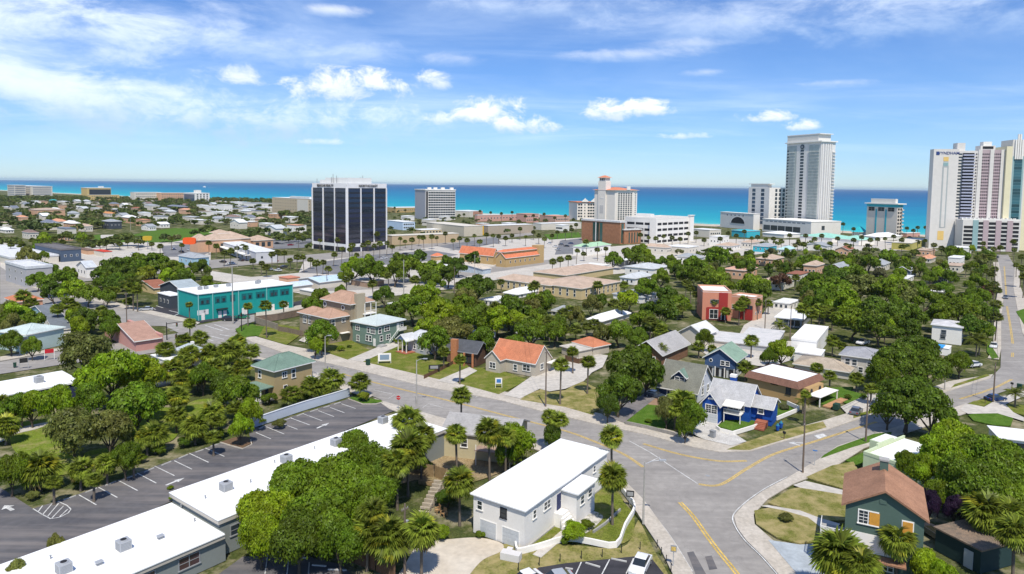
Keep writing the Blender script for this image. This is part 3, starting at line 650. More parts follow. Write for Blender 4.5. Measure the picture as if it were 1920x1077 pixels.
    def box(s,name,m,x0,x1,y0,y1,z0,z1,parent=None,label=None):
        b=MB(); b.box(x0,x1,y0,y1,z0,z1); return s.add(name,b,m,parent,label)
    def at(s,x,y,z=0): return s.p+s.X*x+s.Y*y+Vector((0,0,z))
    def local(s,px,py,z):
        q=P(px,py,z+s.z0)-s.p; return q.dot(s.X),q.dot(s.Y)

def ac_unit(loc,rz,label,group='air conditioners on the flat roofs',sz=1.0):
    r=empty('air_conditioner',loc,rz,label,'air conditioner',group)
    m=MB(); w=.55*sz; m.box(-w,w,-w,w,.08*sz,1.0*sz); m.build('casing',METAL,r)
    m=MB()
    for i in range(6):
        for f in range(4):
            z=.18*sz+i*.13*sz
            if f==0: m.box(-w*.85,w*.85,-w-.02,-w-.001,z,z+.05*sz)
            if f==1: m.box(-w-.02,-w-.001,-w*.85,w*.85,z,z+.05*sz)
            if f==2: m.box(w+.001,w+.02,-w*.85,w*.85,z,z+.05*sz)
            if f==3: m.box(-w*.85,w*.85,w+.001,w+.02,z,z+.05*sz)
    m.build('louvres',STEEL,r)
    m=MB(); m.cyl((0,0,1.0*sz+.002),(0,0,1.07*sz),w*.72,w*.72,14); m.build('fan_guard',METAL,r)
    m=MB(); m.cyl((0,0,1.07*sz+.002),(0,0,1.085*sz),w*.52,w*.52,14); m.build('fan_opening',DARK,r)
    m=MB(); m.box(-w*1.2,w*1.2,-w*1.2,w*1.2,0,.075*sz); m.build('base_pad',TRIM,r)
    return r
def roof_vent(loc,rz,label):
    r=empty('roof_vent',loc,rz,label,'roof vent','small vents on the long flat roof')
    m=MB(); m.box(-.28,.28,-.22,.22,0,.3); m.build('hood',STEEL,r); m=MB(); m.box(-.36,.36,-.3,.3,.302,.4); m.build('cap',METAL,r)

# ================================================================ near buildings
SHOT=[]
# 1 white house with two garage doors
w_=paint('white_stucco',(.76,.73,.68),scale=.5); 
b=B('white_house','white flat roofed house with two grey garage doors beside the curving street','house',(984,958),h=5.1,L=(888,928),R=(1138,853),ang=None,land='the white garage house')
WH=b
b.walls(w_); b.flat(WROOF,.35,.16)
ex0,_=b.local(1055,912,4.3)
xa=b.c*.40; xb=b.c*.63
b.walls(w_,xa,xb,-2.3,-.01,0,4.35,name='porch_bay'); b.box('porch_roof',WROOF,xa-.3,xb+.3,-2.7,-.01,4.36,4.55)
b.garage('L',b.a*.26,2.45,2.1,mat('garage_door_grey',(.52,.54,.55),var=.05)); b.garage('L',b.a*.70,2.45,2.1,MATS['garage_door_grey'])
b.win('L',b.a*.40,3.9,.75,1.15,fr=DARK); b.win('L',b.a*.87,3.9,.7,1.1,fr=TRIM)
b.win('R',b.c*.10,3.75,.6,1.0,fr=TRIM); b.win('R',b.c*.235,3.75,1.5,1.0,'double'); b.win('R',b.c*.82,3.9,.6,.9)
o=b.win('R',xa+(xb-xa)*.3,3.0,.9,1.1,out=2.31); b.win('R',xa+(xb-xa)*.72,3.1,1.0,1.0,out=2.31,fr=TRIM)
b.door('R',xa-.75,1.0,2.1,paint('navy_door',(.04,.05,.12)),z=2.0)
m=MB()
for i in range(6): m.box(xa-1.9-.3*(5-i)+0,xa-.1-.0,-1.2-.3*(5-i),-.01 if i==5 else -1.2-.3*(4-i),0,.32*(i+1))
b.add('steps',m,WHITE)
b.box('footing',GREYC,-.02,b.c*.99,-.12,-.013,0,.25); 
m=MB(); m.box(-.3,b.c*.42,-2.6,-1.4,0.05,.14); b.add('path',m,CONC)
# 2 long flat-roofed office, lower then higher section
gw=paint('office_grey_wall',(.22,.24,.23)); fb=paint('beige_fascia',(.47,.43,.37))
b=B('office_building','long low grey building with white flat roof and a lower end section','building',(411,975),h=4.6,L=(323,917),R=(833,794),ang=None,land='the long white office roof')
OF=b
b.walls(gw); b.box('fascia',fb,-.25,b.c+.25,-.25,b.a+.25,b.h-.5,b.h-.001); b.flat(WROOF,.3,.1)
b.walls(gw,-38,-.01,-1.3,b.a*.93,0,3.4,name='low_wing_wall'); b.box('low_wing_fascia',fb,-38.2,-.26,-1.7,b.a*.93+.3,2.95,3.42); b.box('low_wing_roof',WROOF,-38.3,-.3,-1.8,b.a*.93+.4,3.43,3.55)
rb=paint('dark_red_blind',(.10,.05,.05))
for t in (-4.4,-9.4,-14.6,-20): b.win('R',t,1.9,2.3,1.3,'double',fr=STEEL,gl=glass('red_glass',(.06,.035,.035)),out=1.302)
for t in (2.0,6.0,10,14,18,22,26,30): 
    if t<b.c-1: b.win('R',t,2.6,1.1,1.2,fr=STEEL)
b.door('R',-1.4,1.0,2.1,paint('grey_door',(.35,.37,.37)))
def roof_at(bd,px,py,z): q=P(px,py,z); return Vector((q.x,q.y,z))
for i,(px,py,z,d) in enumerate(((120,1074,3.56,'nearest the lower left corner'),(232,1031,3.56,'in the middle of the lower roof'),(424,920,4.71,'just behind the roof step'),(537,868,4.71,'beside the broad leafy tree'),(630,836,4.71,'above the bushy tree tops'),(718,794,4.71,'at the far end of the roof'))):
    ac_unit(roof_at(b,px,py,z),b.th,'square metal air conditioner '+d,sz=1.15)
roof_vent(roof_at(b,186,1059,3.56),b.th,'small metal vent between the two nearest roof air conditioners'); roof_vent(roof_at(b,301,1010,3.56),b.th,'small metal vent right of the middle air conditioner')
for i,(px,py,z) in enumerate(((340,952,3.56),(95,1048,3.56),(365,978,3.56),(470,905,4.71),(515,868,4.71),(590,842,4.71),(385,935,4.71),(680,812,4.71),(745,785,4.71))):
    q=roof_at(b,px,py,z); m=MB(); m.cyl((0,0,0),(0,0,.35),.07,.07,7); m.cyl((0,0,.35),(0,0,.42),.13,.1,7); o=m.build('vent_pipe',STEEL,loc=q); o['label']='%s thin vent pipe from the lower left on the long flat roof'%('second','first','third','fifth','sixth','seventh','fourth','eighth','ninth')[i]; o['category']='vent pipe'; o['group']='thin vent pipes on the long flat roof'
# 3 left flat roof
b=B('flat_roofed_shop','long white flat roof with navy wall behind the trees at the left edge','building',(-60,757),h=4.0,L=-200,R=149,ang=50,a=11,land='the navy walled flat roof')
b=b
navy=paint('navy_wall',(.03,.04,.09)); b.walls(navy); b.flat(WROOF,.3,.3)
ac_unit(P(73,718,4.3),b.th,'square metal air conditioner on the navy walled building',sz=1.3)
# 4 tan house green hip roof
tan=paint('tan_stucco',(.43,.33,.17)); gsh=roofing('green_shingle',(.16,.24,.19)); 
b=B('tan_house','two storey tan house with green hip roof and white trimmed windows','house',(515,696),h=6.2,L=(478,684),R=(585,677),ang=None,land='the tan house')
b.walls(tan); b.hip(gsh,2.3,.6)
b.win('R',b.c*.25,4.9,.95,1.1,'double'); b.win('R',b.c*.49,4.7,.8,1.7); b.win('R',b.c*.9,2.7,.9,1.1); b.win('R',b.c*.27,1.9,.8,1.4)
b.win('L',b.a*.75,4.7,.8,1.5)
m=MB(); pr=(b.a*.05,b.a*.95)
b.box('porch_roof',gsh,-3.3,-.01,pr[0],pr[1],2.75,2.95)
for y in (pr[0]+.2,(pr[0]+pr[1])/2,pr[1]-.2): b.box('porch_post',WHITE,-3.1,-2.9,y-.1,y+.1,.5,2.74)
b.box('porch_floor',GREYC,-3.3,-.02,pr[0],pr[1],0,.5)
m=MB()
for i in range(4): m.box(-3.3-.35*(4-i),-3.3-.35*(3-i),pr[0]+.5,pr[0]+2,0,.12*(i+1))
b.add('steps',m,WHITE); b.door('L',b.a*.4,1.0,2.1,navy,z=.5)
b.box('balcony',WHITE,b.c+.01,b.c+1.8,.3,b.a*.8,2.2,2.35)
m=MB()
for y in (.3,b.a*.3,b.a*.6,b.a*.8): m.box(b.c+1.7,b.c+1.8,y-.05,y+.05,0,3.2)
m.box(b.c+1.72,b.c+1.78,.3,b.a*.8,3.2,3.28); b.add('balcony_rail',m,WHITE)
# 5 grey-roofed building behind the palms
gr=mat('worn_grey_roof',(.33,.32,.31),c2=(.40,.385,.37),scale=.3,fine=.08); ygw=paint('cream_wall',(.50,.44,.28))
b=B('grey_roofed_house','weathered house with broad worn grey roof, between palms and street','house',(831,808),h=4.3,L=(833,764),R=(965,775),ang=-15,a=8.5,land='the worn grey roof')
b=b
b.walls(ygw); b.gable(gr,1.7,'x',.4,wall=ygw,trim=gr)
b.box('shed_dormer',gr,b.c*.5,b.c*.85,.4,b.a*.5,b.h,b.h+1.1); b.panel('R','dormer_door',b.c*.56,b.h+.3,.9,1.5,paint('grey_blue_door',(.35,.38,.42)),out=-.39)
b.win('R',b.c*.3,2.6,1,1.2); b.win('R',b.c*.8,2.6,1,1.2)
b.box('back_deck',mat('pink_brick_deck',(.35,.25,.2)),b.c*.5,b.c,-2.2,-.01,2.4,2.55)
for x in (b.c*.52,b.c*.98): b.box('deck_post',WHITE,x-.06,x+.06,-2.15,-2.03,0,3.4)
# 6 mediterranean house
tb=paint('taupe_stucco',(.30,.245,.17)); sal=roofing('salmon_shingle',(.43,.27,.19)); tb2=paint('light_taupe_stucco',(.40,.34,.24))
b=B('mediterranean_house','large taupe house with salmon hip roofs, round windows and a tall chimney','house',(658,640),ty=571,L=606,R=697,ang=50,land='the taupe house')
MH=b
b.walls(tb); b.hip(sal,2.6,.7)
b.box('chimney',tb2,1.2,4.2,-1.2,-.01,0,b.h+2.9)
def round_win(b,face,t,z,r,out=.004):
    m=MB(); m.cyl((0,0,0),(0,-.08,0),r,r,14); o=b.place(face,t,z,out,m.mesh('round_window',TRIM),'round_window'); m=MB(); m.cyl((0,-.081,0),(0,-.11,0),r*.7,r*.7,14); link('pane',m.mesh('pane',GLASS),o)
round_win(b,'L',b.a*.27,b.h-1.4,.8); round_win(b,'L',b.a*.93,b.h-1.4,.8)
b.win('R',1.0,1.8,.9,1.4) if 0 else None
# balcony on the far right end
b.box('balcony',WHITE,b.c-4.2,b.c,-2.2,-.01,b.h-3.2,b.h-3.0)
for x in (b.c-4.1,b.c-2,b.c-.1): b.box('balcony_post',WHITE,x-.08,x+.08,-2.15,-2.0,0,b.h)
m=MB(); m.box(b.c-4.2,b.c,-2.2,-2.12,b.h-2.2,b.h-2.1); 
for i in range(12): m.box(b.c-4.2+i*.37,b.c-4.16+i*.37,-2.18,-2.14,b.h-3.0,b.h-2.2)
b.add('balcony_rail',m,WHITE)
# lower wings
b.walls(tb,-6.5,-.01,1.0,b.a*.75,0,b.h-3.3,name='front_wing'); b.hip(sal,1.9,.6,rect=(-6.5,.5,1.0,b.a*.75),z=b.h-3.3,name='front_wing_roof')
b.walls(tb,-5.0,-.02,b.a*.75+.01,b.a*1.35,0,b.h-3.9,name='side_wing'); b.hip(sal,1.7,.6,rect=(-5,.5,b.a*.75,b.a*1.35),z=b.h-3.9,name='side_wing_roof')
zf=b.h-3.3
for t,z,w,h in ((-5.2,zf-1.4,.9,1.6),(-1.8,zf-1.1,.9,1.0),(-5.2,1.9,.9,1.3)): 
    fm,pm,sm=win_mesh(w,h,TRIM,GLASS,'sash'); o=link('window',fm,b.root,(t,1.0-.004,z),0); link('pane',pm,o); link('sill',sm,o)
for y in (b.a*.95,b.a*1.15):
    fm,pm,sm=win_mesh(1.4,1.9,TRIM,GLASS,'double'); o=link('window',fm,b.root,(-5.004,y,zf-2.3),-math.pi/2); link('pane',pm,o); link('sill',sm,o)
m=MB(); m.box(-3.2,-.3,-.2,.99,2.6,2.75); b.add('white_awning',m,WHITE)
# 7 green two-storey
gn=paint('sage_siding',(.17,.245,.20)); mr=mat('pale_metal_roof',(.50,.56,.54),rough=.5,var=.06,scale=.3)
b=B('green_house','sage green two storey house with pale metal hip roof and outside stair','house',(706,650),ty=611,L=(661,602),R=(757,599),ang=None,land='the sage green house')
GH=b
b.walls(gn); b.hip(mr,1.7,.55)
for t,z,w,h in ((.78,b.h-1.5,1.3,1.3),(.77,b.h-4.5,1.0,1.5)): b.win('L',b.a*t,z,w,h,'double')
b.win('L',b.a*.33,b.h-1.6,.8,1.4); b.win('L',b.a*.14,b.h-1.6,1.5,1.5,'double'); b.win('L',b.a*.38,1.9,.9,1.5); b.win('L',b.a*.25,1.9,.9,1.5)
b.win('R',b.c*.12,b.h-1.6,.9,1.5); b.win('R',b.c*.37,b.h-1.4,1.8,1.3,'double'); b.door('R',b.c*.78,1.0,2.1,WHITE,z=b.h-2.7); b.win('R',b.c*.92,b.h-1.3,.9,1.0); b.win('R',b.c*.17,1.9,.9,1.4); b.win('R',b.c*.42,1.9,1.5,1.3,'double')
b.door('L',b.a*.08,.9,2.1,WHITE)
m=MB(); n=12; x0=b.c*.35; x1=b.c*.72; zz=b.h-2.7
for i in range(n): xx=x0+(x1-x0)*i/n; m.box(xx,xx+(x1-x0)/n,-1.1,-.05,zz*i/n,zz*(i+1)/n)
m.box(x1,b.c,-1.1,-.05,zz-.15,zz); b.add('outside_stair',m,gn)
m=MB(); k=Vector((x0,-1.12,.9)); k2=Vector((x1,-1.12,zz+.9)); m.cyl(k,k2,.06,.06,6); m.cyl(k2,(b.c,-1.12,zz+.9),.06,.06,6)
for i in range(7): q=k.lerp(k2,i/6); m.box(q.x-.04,q.x+.04,-1.16,-1.08,q.z-.9,q.z)
m.box(x1,b.c,-1.14,-1.1,zz,zz+.85); b.add('stair_rail',m,TRIM)
m=MB(); m.box(-.3,1.5,-2.6,-.8,0,.6); m.box(-.8,-.3,-2.6,-.8,0,.4); b.add('front_steps',m,GREYC)
# 8 small pale grey house
pg=paint('pale_grey_siding',(.42,.43,.44)); lb=paint('light_blue_gable',(.28,.37,.55)); lr=mat('light_grey_shingle',(.55,.56,.57),scale=.5,fine=.06)
b=B('small_grey_house','small pale grey cottage with blue gabled porch','house',(797,667),ty=640,L=(765,629),R=(822,633),ang=None,land='the small grey cottage')
b.walls(pg); b.hip(lr,1.9,.5)
b.win('L',b.a*.18,1.9,.9,1.4); b.win('L',b.a*.6,1.9,.8,1.4); b.win('R',b.c*.35,1.9,1.0,1.3)
b.gable(lr,1.3,'x',.35,rect=(-2.8,0.5,b.a*.62,b.a*1.15),z=b.h-.1,wall=lb,name='porch_roof')
for y in (b.a*.64,b.a*.88,b.a*1.13): b.box('porch_post',WHITE,-2.7,-2.5,y-.1,y+.1,0,b.h-.3)
b.box('porch_floor',mat('red_brick_paving',(.35,.12,.07)),-3.4,-.01,b.a*.55,b.a*1.15,0,.35)
# 9 brick cottage with dark roof
br=mat('orange_brick',(.42,.16,.07),c2=(.50,.22,.10),scale=3,fine=.12); dk=roofing('charcoal_shingle',(.085,.09,.10))
b=B('brick_cottage','low brick cottage with charcoal roof and orange chimney','house',(893,688),ty=660,L=(838,650),R=(912,648),ang=None,land='the charcoal roofed cottage')
b.walls(mat('dark_brown_wall',(.12,.07,.05))); b.gable(dk,1.9,'y',.6,wall=mat('dark_brown_wall',(.12,.07,.05)),trim=STEEL)
b.box('chimney',br,-1.0,-.01,b.a*.60,b.a*.60+1.7,0,b.h+2.6)
b.win('L',b.a*.35,1.6,1.3,1.5,'double',fr=DARK); b.win('L',b.a*.15,1.6,1.3,1.5,'double',fr=DARK)
for y in (.1,b.a*.3): b.box('brick_pillar',br,-1.5,-1.1,y,y+.4,0,b.h-.3)
# 10 orange-roofed beige house
bg_=paint('beige_stucco',(.47,.42,.34)); org=roofing('orange_tile',(.50,.19,.10),step=.4)
b=B('orange_roofed_house','beige house with bright orange tiled gable roof facing the street','house',(1004,708),ty=681,L=(922,664),R=(1033,672),ang=-28+90-6,land='the orange roofed house')
OH=b
b.walls(bg_); b.gable(org,3.4,'y',.35,wall=bg_,og=.2)
b.win('L',b.a*.20,1.9,1.9,1.4,'double'); b.win('L',b.a*.45,1.5,.9,1.3); b.win('R',b.c*.4,2.0,1.3,1.3,'double'); 
fw=b.a*.25
b.walls(bg_,-2.6,-.01,b.a*.66,b.a*.99,0,b.h+.0,name='front_gable_wing'); b.gable(org,1.9,'x',.3,rect=(-2.6,2.0,b.a*.66,b.a*.99),wall=bg_,name='front_gable_roof')
fm,pm,sm=win_mesh(1.6,1.3,TRIM,GLASS,'double'); o=link('window',fm,b.root,(-2.604,b.a*.83,1.8),-math.pi/2); link('pane',pm,o); link('sill',sm,o)
b.box('door_canopy',WHITE,b.c*.7,b.c+1.6,-1.4,-.01,2.4,2.55)
# 11 small orange garage + flat part
b=B('orange_roofed_garage','small beige outbuilding with orange roof next to a flat extension','garage',(1112,668),ty=652,L=(1075,636),R=(1142,641),ang=None,land='the orange roofed garage')
b.walls(bg_); b.hip(org,1.6,.4); b.box('flat_extension',bg_,-5.0,-.01,.3,b.a*.9,0,b.h-.4); b.box('extension_roof',mat('beige_flat_roof',(.52,.48,.42)),-5.3,-.01,0,b.a,b.h-.39,b.h-.2)
# 13 grey-green bungalow with dormer
sg=roofing('olive_grey_shingle',(.19,.19,.155)); wb=paint('white_siding',(.62,.64,.68)); nb=paint('navy_siding',(.035,.06,.13))
b=B('dormer_bungalow','bungalow with olive grey roof, navy front dormer and white gable end','house',(1306,757),ty=733,L=(1236,718),R=(1335,706),ang=None,land='the dormer bungalow')
DB=b
b.walls(nb); b.box('end_wall',wb,.02,b.c-.02,-.05,-.001,0,b.h)
b.gable(sg,4.3,'y',.7,wall=wb,og=.5)
# dormer facing the left side
zc_=b.h+1.6; y0,y1=b.a*.36,b.a*.66
b.walls(nb,b.c*.12,b.c*.4,y0,y1,b.h,b.h+2.2,name='dormer'); b.gable(gsh,1.1,'x',.45,rect=(b.c*.12,b.c*.48,y0,y1),z=b.h+2.2,wall=nb,name='dormer_roof')
fm,pm,sm=win_mesh(2.0,1.0,TRIM,GLASS,'double'); o=link('window',fm,b.root,(b.c*.12-.004,(y0+y1)/2,b.h+1.35),-math.pi/2); link('pane',pm,o); link('sill',sm,o)
b.panel('R','gable_vent',b.c*.5,b.h+2.8,.7,1.0,TRIM,out=.06); b.win('R',b.c*.35,b.h+.9,.7,1.3,out=.06); b.win('R',b.c*.35,1.8,.9,1.4,out=.06); b.win('R',b.c*.7,1.8,.9,1.4,out=.06)
for y in (b.a*.1,b.a*.4,b.a*.7): b.win('L',y,1.6,1.2,1.5,'double')
# 14 blue house green roof
bl=paint('slate_blue_siding',(.055,.10,.20)); gm=mat('green_metal_roof',(.23,.33,.24),rough=.5,scale=.4)
b=B('slate_blue_house','tall slate blue gabled house with green metal roof','house',(1378,712),ty=677,L=(1322,668),R=(1398,662),ang=None,land='the slate blue house')
b.walls(bl,z0=2.4); b.walls(paint('white_lower_wall',(.55,.55,.53)),.3,b.c-.3,.3,b.a-.3,0,2.39,name='lower_wall'); b.gable(gm,2.4,'x',.5,wall=bl)
b.win('L',b.a*.40,b.h-1.0,1.0,1.0); b.win('L',b.a*.27,b.h-1.0,1.0,1.0); round_win(b,'L',b.a*.8,b.h-.7,.45)
for i in range(4): b.box('porch_post',WHITE,-.15,.0,b.a*(.03+.31*i)-.12,b.a*(.03+.31*i)+.12,0,2.39)
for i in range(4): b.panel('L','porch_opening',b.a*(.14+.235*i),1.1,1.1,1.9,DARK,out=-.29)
# 15 bright blue house
cb=paint('cobalt_blue_siding',(.012,.075,.34)); lg=roofing('light_grey_roof',(.42,.415,.41))
b=B('cobalt_blue_house','bright cobalt blue house with light grey roof and white garage door','house',(1405,786),ty=757,L=(1330,742),R=(1424,733),ang=56,land='the cobalt blue house',z0=1.1)
CB=b
b.box('foundation',cb,0.02,b.c-.02,.02,b.a-.02,-1.1,-.002); b.box('foundation',cb,b.c*.22,b.c*.78,-3.7,-.02,-1.1,-.002)
b.walls(cb); b.gable(lg,2.7,'y',.6,wall=cb,og=.35)
yg0,yg1=b.a*.62,b.a*1.02
b.walls(cb,-3.6,-.01,yg0,yg1,-1.1,b.h-.1,name='garage_wing'); b.gable(lg,1.9,'x',.45,rect=(-3.6,b.c*.4,yg0,yg1),z=b.h-.1,wall=cb,name='garage_wing_roof')
o=link('window',win_mesh(2.1,1.5,TRIM,GLASS,'grid')[0],b.root,(-3.604,(yg0+yg1)/2-.2,b.h-1.3),-math.pi/2); link('pane',win_mesh(2.1,1.5,TRIM,GLASS,'grid')[1],o)
m=MB(); m.box(-1.25,1.25,-.05,0,-1,1); o=link('garage_door',m.mesh('garage_door',TRIM),b.root,(-3.604,(yg0+yg1)/2-.2,-.1),-math.pi/2)
m=MB(); m.box(-1.15,1.15,-.075,-.051,-.0,.44); pm_=m.mesh('panel',mat('garage_door_grey',(.52,.54,.55)))
for i in range(4): link('panel',pm_,o,(0,0,-.96+i*.48))
b.panel('L','gable_vent',0,0,.01,.01,TRIM) if 0 else None
m=MB(); m.box(-.5,.5,-.05,0,-.18,.18); link('gable_vent',m.mesh('gable_vent',TRIM),b.root,(-3.604,(yg0+yg1)/2,b.h+.7),-math.pi/2)
# balcony
b.box('balcony',WHITE,-2.2,-.01,b.a*.14,b.a*.55,.9,1.05); 
for y in (b.a*.15,b.a*.54): b.box('balcony_post',WHITE,-2.15,-2.0,y-.08,y+.08,-1.1,.89)
m=MB(); m.box(-2.2,-2.1,b.a*.14,b.a*.55,1.75,1.85)
for i in range(14): y=b.a*(.14+.41*i/13); m.box(-2.17,-2.13,y-.02,y+.02,1.05,1.75)
b.add('balcony_rail',m,WHITE)
m=MB(); m.poly([(-2.6,b.a*.12,2.6),(-2.6,b.a*.57,2.6),(-.02,b.a*.57,3.1),(-.02,b.a*.12,3.1)]); m.poly([(-2.6,b.a*.12,2.52),(-.02,b.a*.12,3.02),(-.02,b.a*.57,3.02),(-2.6,b.a*.57,2.52)]); m.box(-2.62,-2.6,b.a*.12,b.a*.57,2.4,2.6); b.add('white_awning',m,WHITE)
for i in range(3): b.win('L',b.a*(.2+.13*i),1.9,.9,1.2)
b.walls(cb,b.c*.2,b.c*.8,-3.8,-.01,0,b.h-.5,name='side_wing'); b.gable(lg,1.3,'y',.4,rect=(b.c*.15,b.c*.85,-3.8,.5),z=b.h-.5,wall=cb,name='side_wing_roof')
b.win('L',-1.8,1.7,.9,1.1,out=-b.c*.15+.004)
m=MB()
for i in range(5): m.box(-.6-.35*i,b.c*.14-.35*i,-3.2,-1.2,-1.1,.05-.2*i) 
b.add('brick_steps',m,mat('red_brick_paving',(.35,.12,.07)))
b.box('chimney',cb,b.c*.55,b.c*.55+1.1,b.a*.5,b.a*.5+1.1,b.h,b.h+3.4); b.box('chimney_cap',WHITE,b.c*.55-.05,b.c*.55+1.15,b.a*.5-.05,b.a*.5+1.15,b.h+3.41,b.h+3.9)
# 16 tan house with brown tiled parapet
ts=paint('ochre_stucco',(.44,.29,.13)); bt=roofing('brown_tile',(.23,.12,.085),step=.35)
b=B('ochre_house','ochre house with brown tiled parapet and white flat roof','house',(1494,757),ty=721,L=(1402,697),R=(1539,700),ang=None,land='the ochre house')
b.walls(ts); 
m=MB(); z=b.h; X0,X1,Y0,Y1=-.6,b.c+.6,-.6,b.a+.6; i0,i1,j0,j1=.2,b.c-.2,.2,b.a-.2
o_=[(X0,Y0,z-.9),(X1,Y0,z-.9),(X1,Y1,z-.9),(X0,Y1,z-.9)]; n_=[(i0,j0,z+.5),(i1,j0,z+.5),(i1,j1,z+.5),(i0,j1,z+.5)]
for k in range(4): m.poly([o_[k],o_[(k+1)%4],n_[(k+1)%4],n_[k]])
b.add('tiled_parapet',m,bt); b.box('roof',WROOF,.25,b.c-.25,.25,b.a-.25,z+.004,z+.3)
b.win('L',b.a*.17,2.3,.9,1.5,fr=DARK); b.win('L',b.a*.45,3.2,1.2,.5,fr=DARK,kind='double')
b.box('entrance_bay',ts,b.c*.15,b.c*.8,-1.6,-.01,0,b.h-.9)
for t in (b.c*.28,b.c*.64):
    m=MB(); m.box(-.55,.55,-.05,0,-.9,.5); m.cyl((0,0,.5),(0,-.05,.5),.55,.55,16); link('arched_window',m.mesh('arched_window',DARK),b.root,(t,-1.604,1.9))
b.box('canopy',WHITE,b.c*.1,b.c*.9,-4.4,-1.62,2.0,2.12)
for x in (b.c*.12,b.c*.88): b.box('canopy_post',WHITE,x-.08,x+.08,-4.3,-4.1,0,1.99)
b.box('step_path',mat('orange_paving',(.45,.25,.13)),b.c*.2,b.c*1.0,-6,-4.45,0,.3)
# 17 beige 2 storey grey hip
gh=roofing('mid_grey_shingle',(.33,.33,.35)); be=paint('cream_stucco',(.56,.52,.45))
b=B('cream_house','two storey cream house with grey hip roof beside the large oaks','house',(1652,712),ty=676,L=(1577,664),R=(1690,660),ang=54,c=9,land='the cream house')
b.walls(be); b.hip(gh,1.6,.5); 
for t in (.83,.66): b.win('L',b.a*t,b.h-1.5,1.0,1.4)
b.win('L',b.a*.3,b.h-1.4,.8,.9); b.win('L',b.a*.5,1.6,.9,1.2); b.win('L',b.a*.8,1.6,.9,1.2)
# 18 white house
b=B('white_stucco_house','tall white house with pale flat roof beside the far street','house',(1802,648),ty=615,L=(1748,607),R=(1812,604),ang=54,c=9,land='the tall white house')
b.walls(WHITE); b.hip(mat('pale_roof',(.55,.54,.54)),.9,.4); b.win('L',b.a*.6,b.h-2,1.1,1.4,fr=STEEL); b.win('L',b.a*.62,2.0,1.1,1.3,fr=STEEL)
# blue awning and wall near it
b=B('white_pavilion','white patio building with bright blue awning beside the tall white house','pavilion',(1778,668),ty=655,L=1745,R=1792,ang=50,c=5)
b.walls(WHITE); b.flat(WHITE,.1,.1); b.box('blue_awning',paint('sky_blue_awning',(.04,.30,.65)),-.5,b.c*.8,b.a*.3,b.a+.4,b.h+.15,b.h+.3)
# 19 white flat roof
b=B('white_flat_house','white house with stepped parapets left of the cream house','house',(1530,672),ty=643,L=1484,R=1553,ang=58,land='the white parapet house')
b.walls(WHITE); b.flat(WROOF,.1,.1,par=.5,pm=WHITE); b.walls(WHITE,-7,-.01,-2,b.a*.7,0,b.h-1.8,name='front_wing'); b.box('front_wing_roof',WROOF,-7.2,-.02,-2.2,b.a*.72,b.h-1.79,b.h-1.5)
b=B('beige_long_house','low house with wide beige shingled roof behind the ochre house','house',(1590,712),ty=698,L=1490,R=1612,ang=54,c=9); b.walls(be); b.hip(roofing('beige_shingle',(.42,.35,.27)),1.5,.5)
# 20 coral building
co=paint('coral_stucco',(.58,.24,.15)); red=paint('dark_red_panel',(.33,.035,.03)); co2=paint('light_coral_stucco',(.60,.32,.21))
b=B('coral_building','coral red building with dark red tower panels and white roofs','building',(1316,600),ty=548,L=1300,R=1372,ang=-8,a=14,land='the coral building')
b.walls(co); b.flat(WROOF,0,.1,par=.5,pm=co2)
b.panel('R','red_panel',b.c*.72,b.h*.5,2.9,b.h,red,.25); b.panel('R','red_shutter',b.c*.22,2.3,1.6,4.0,red,.1); b.panel('R','porch',b.c*.4,2.4,4.2,4.2,red,.15); b.win('R',b.c*.4,2.2,2.6,3.0,'double',out=.16); b.win('R',b.c*.45,b.h-3.0,3.2,1.0,'double',fr=STEEL)
m=MB(); m.cyl((0,0,1.2),(0,-.06,1.2),.7,.7,16); m.box(-.7,.7,-.06,0,-1.2,1.2); link('arched_door',m.mesh('arched_door',WHITE),b.root,(b.c*.72,-.26,1.5))
m=MB(); m.cyl((0,0,1.2),(0,-.05,1.2),.45,.45,16); m.box(-.45,.45,-.05,0,-1.2,1.2); link('door_glass',m.mesh('door_glass',DARK),b.root,(b.c*.72,-.33,1.4))
b=B('coral_annex','light coral flat roofed wing with arched openings, right of the coral building','building',(1413,602),ty=561,L=1371,R=1430,ang=48,land='the coral annex')
b.walls(co2); b.flat(WROOF,0,.1,par=.5,pm=co2)
b.panel('L','red_wall',b.a*.35,2.4,b.a*.6,4.8,red,.12); b.grid('L',4,1,1.0,1.3,b.a*.05,b.a*.6,3.0,5.8,'dark',out=.13); b.grid('R',3,2,.8,1.0,kind='far'); b.win('L',b.a*.85,4,1.5,1.5,'double')
# 21 white gable roofs + brown house
wg=mat('white_grey_shingle',(.62,.62,.60),scale=.4,fine=.06); bw=mat('brown_shingle_wall',(.22,.12,.07),scale=1.2,fine=.12)
b=B('brown_gabled_house','brown shingled house with weathered grey gable roof','house',(1240,690),ty=664,L=(1187,644),R=(1290,618),ang=52,land='the brown gabled house')
b.walls(bw); b.gable(gr,2.7,'x',.6,wall=bw); b.win('L',b.a*.72,1.8,1.1,2.0); b.win('L',b.a*.3,1.8,1.3,1.2,'double')
b=B('white_gabled_roof_house','house with long bright white gable roof near the coral building','house',(1318,648),ty=628,L=(1275,605),R=(1343,608),ang=50,land='the long white gable roof')
b.walls(be); b.gable(wg,2.2,'x',.5,wall=be); b.grid('R',4,1,.9,1.2,kind='far')
b=B('flat_roofed_shed','long low building with worn white flat roof behind the slate blue house','building',(1385,655),ty=645,L=1318,R=1400,ang=62); b.walls(be); b.flat(mat('worn_white_roof',(.5,.5,.49),c2=(.62,.6,.58),scale=.4),.3,.25)
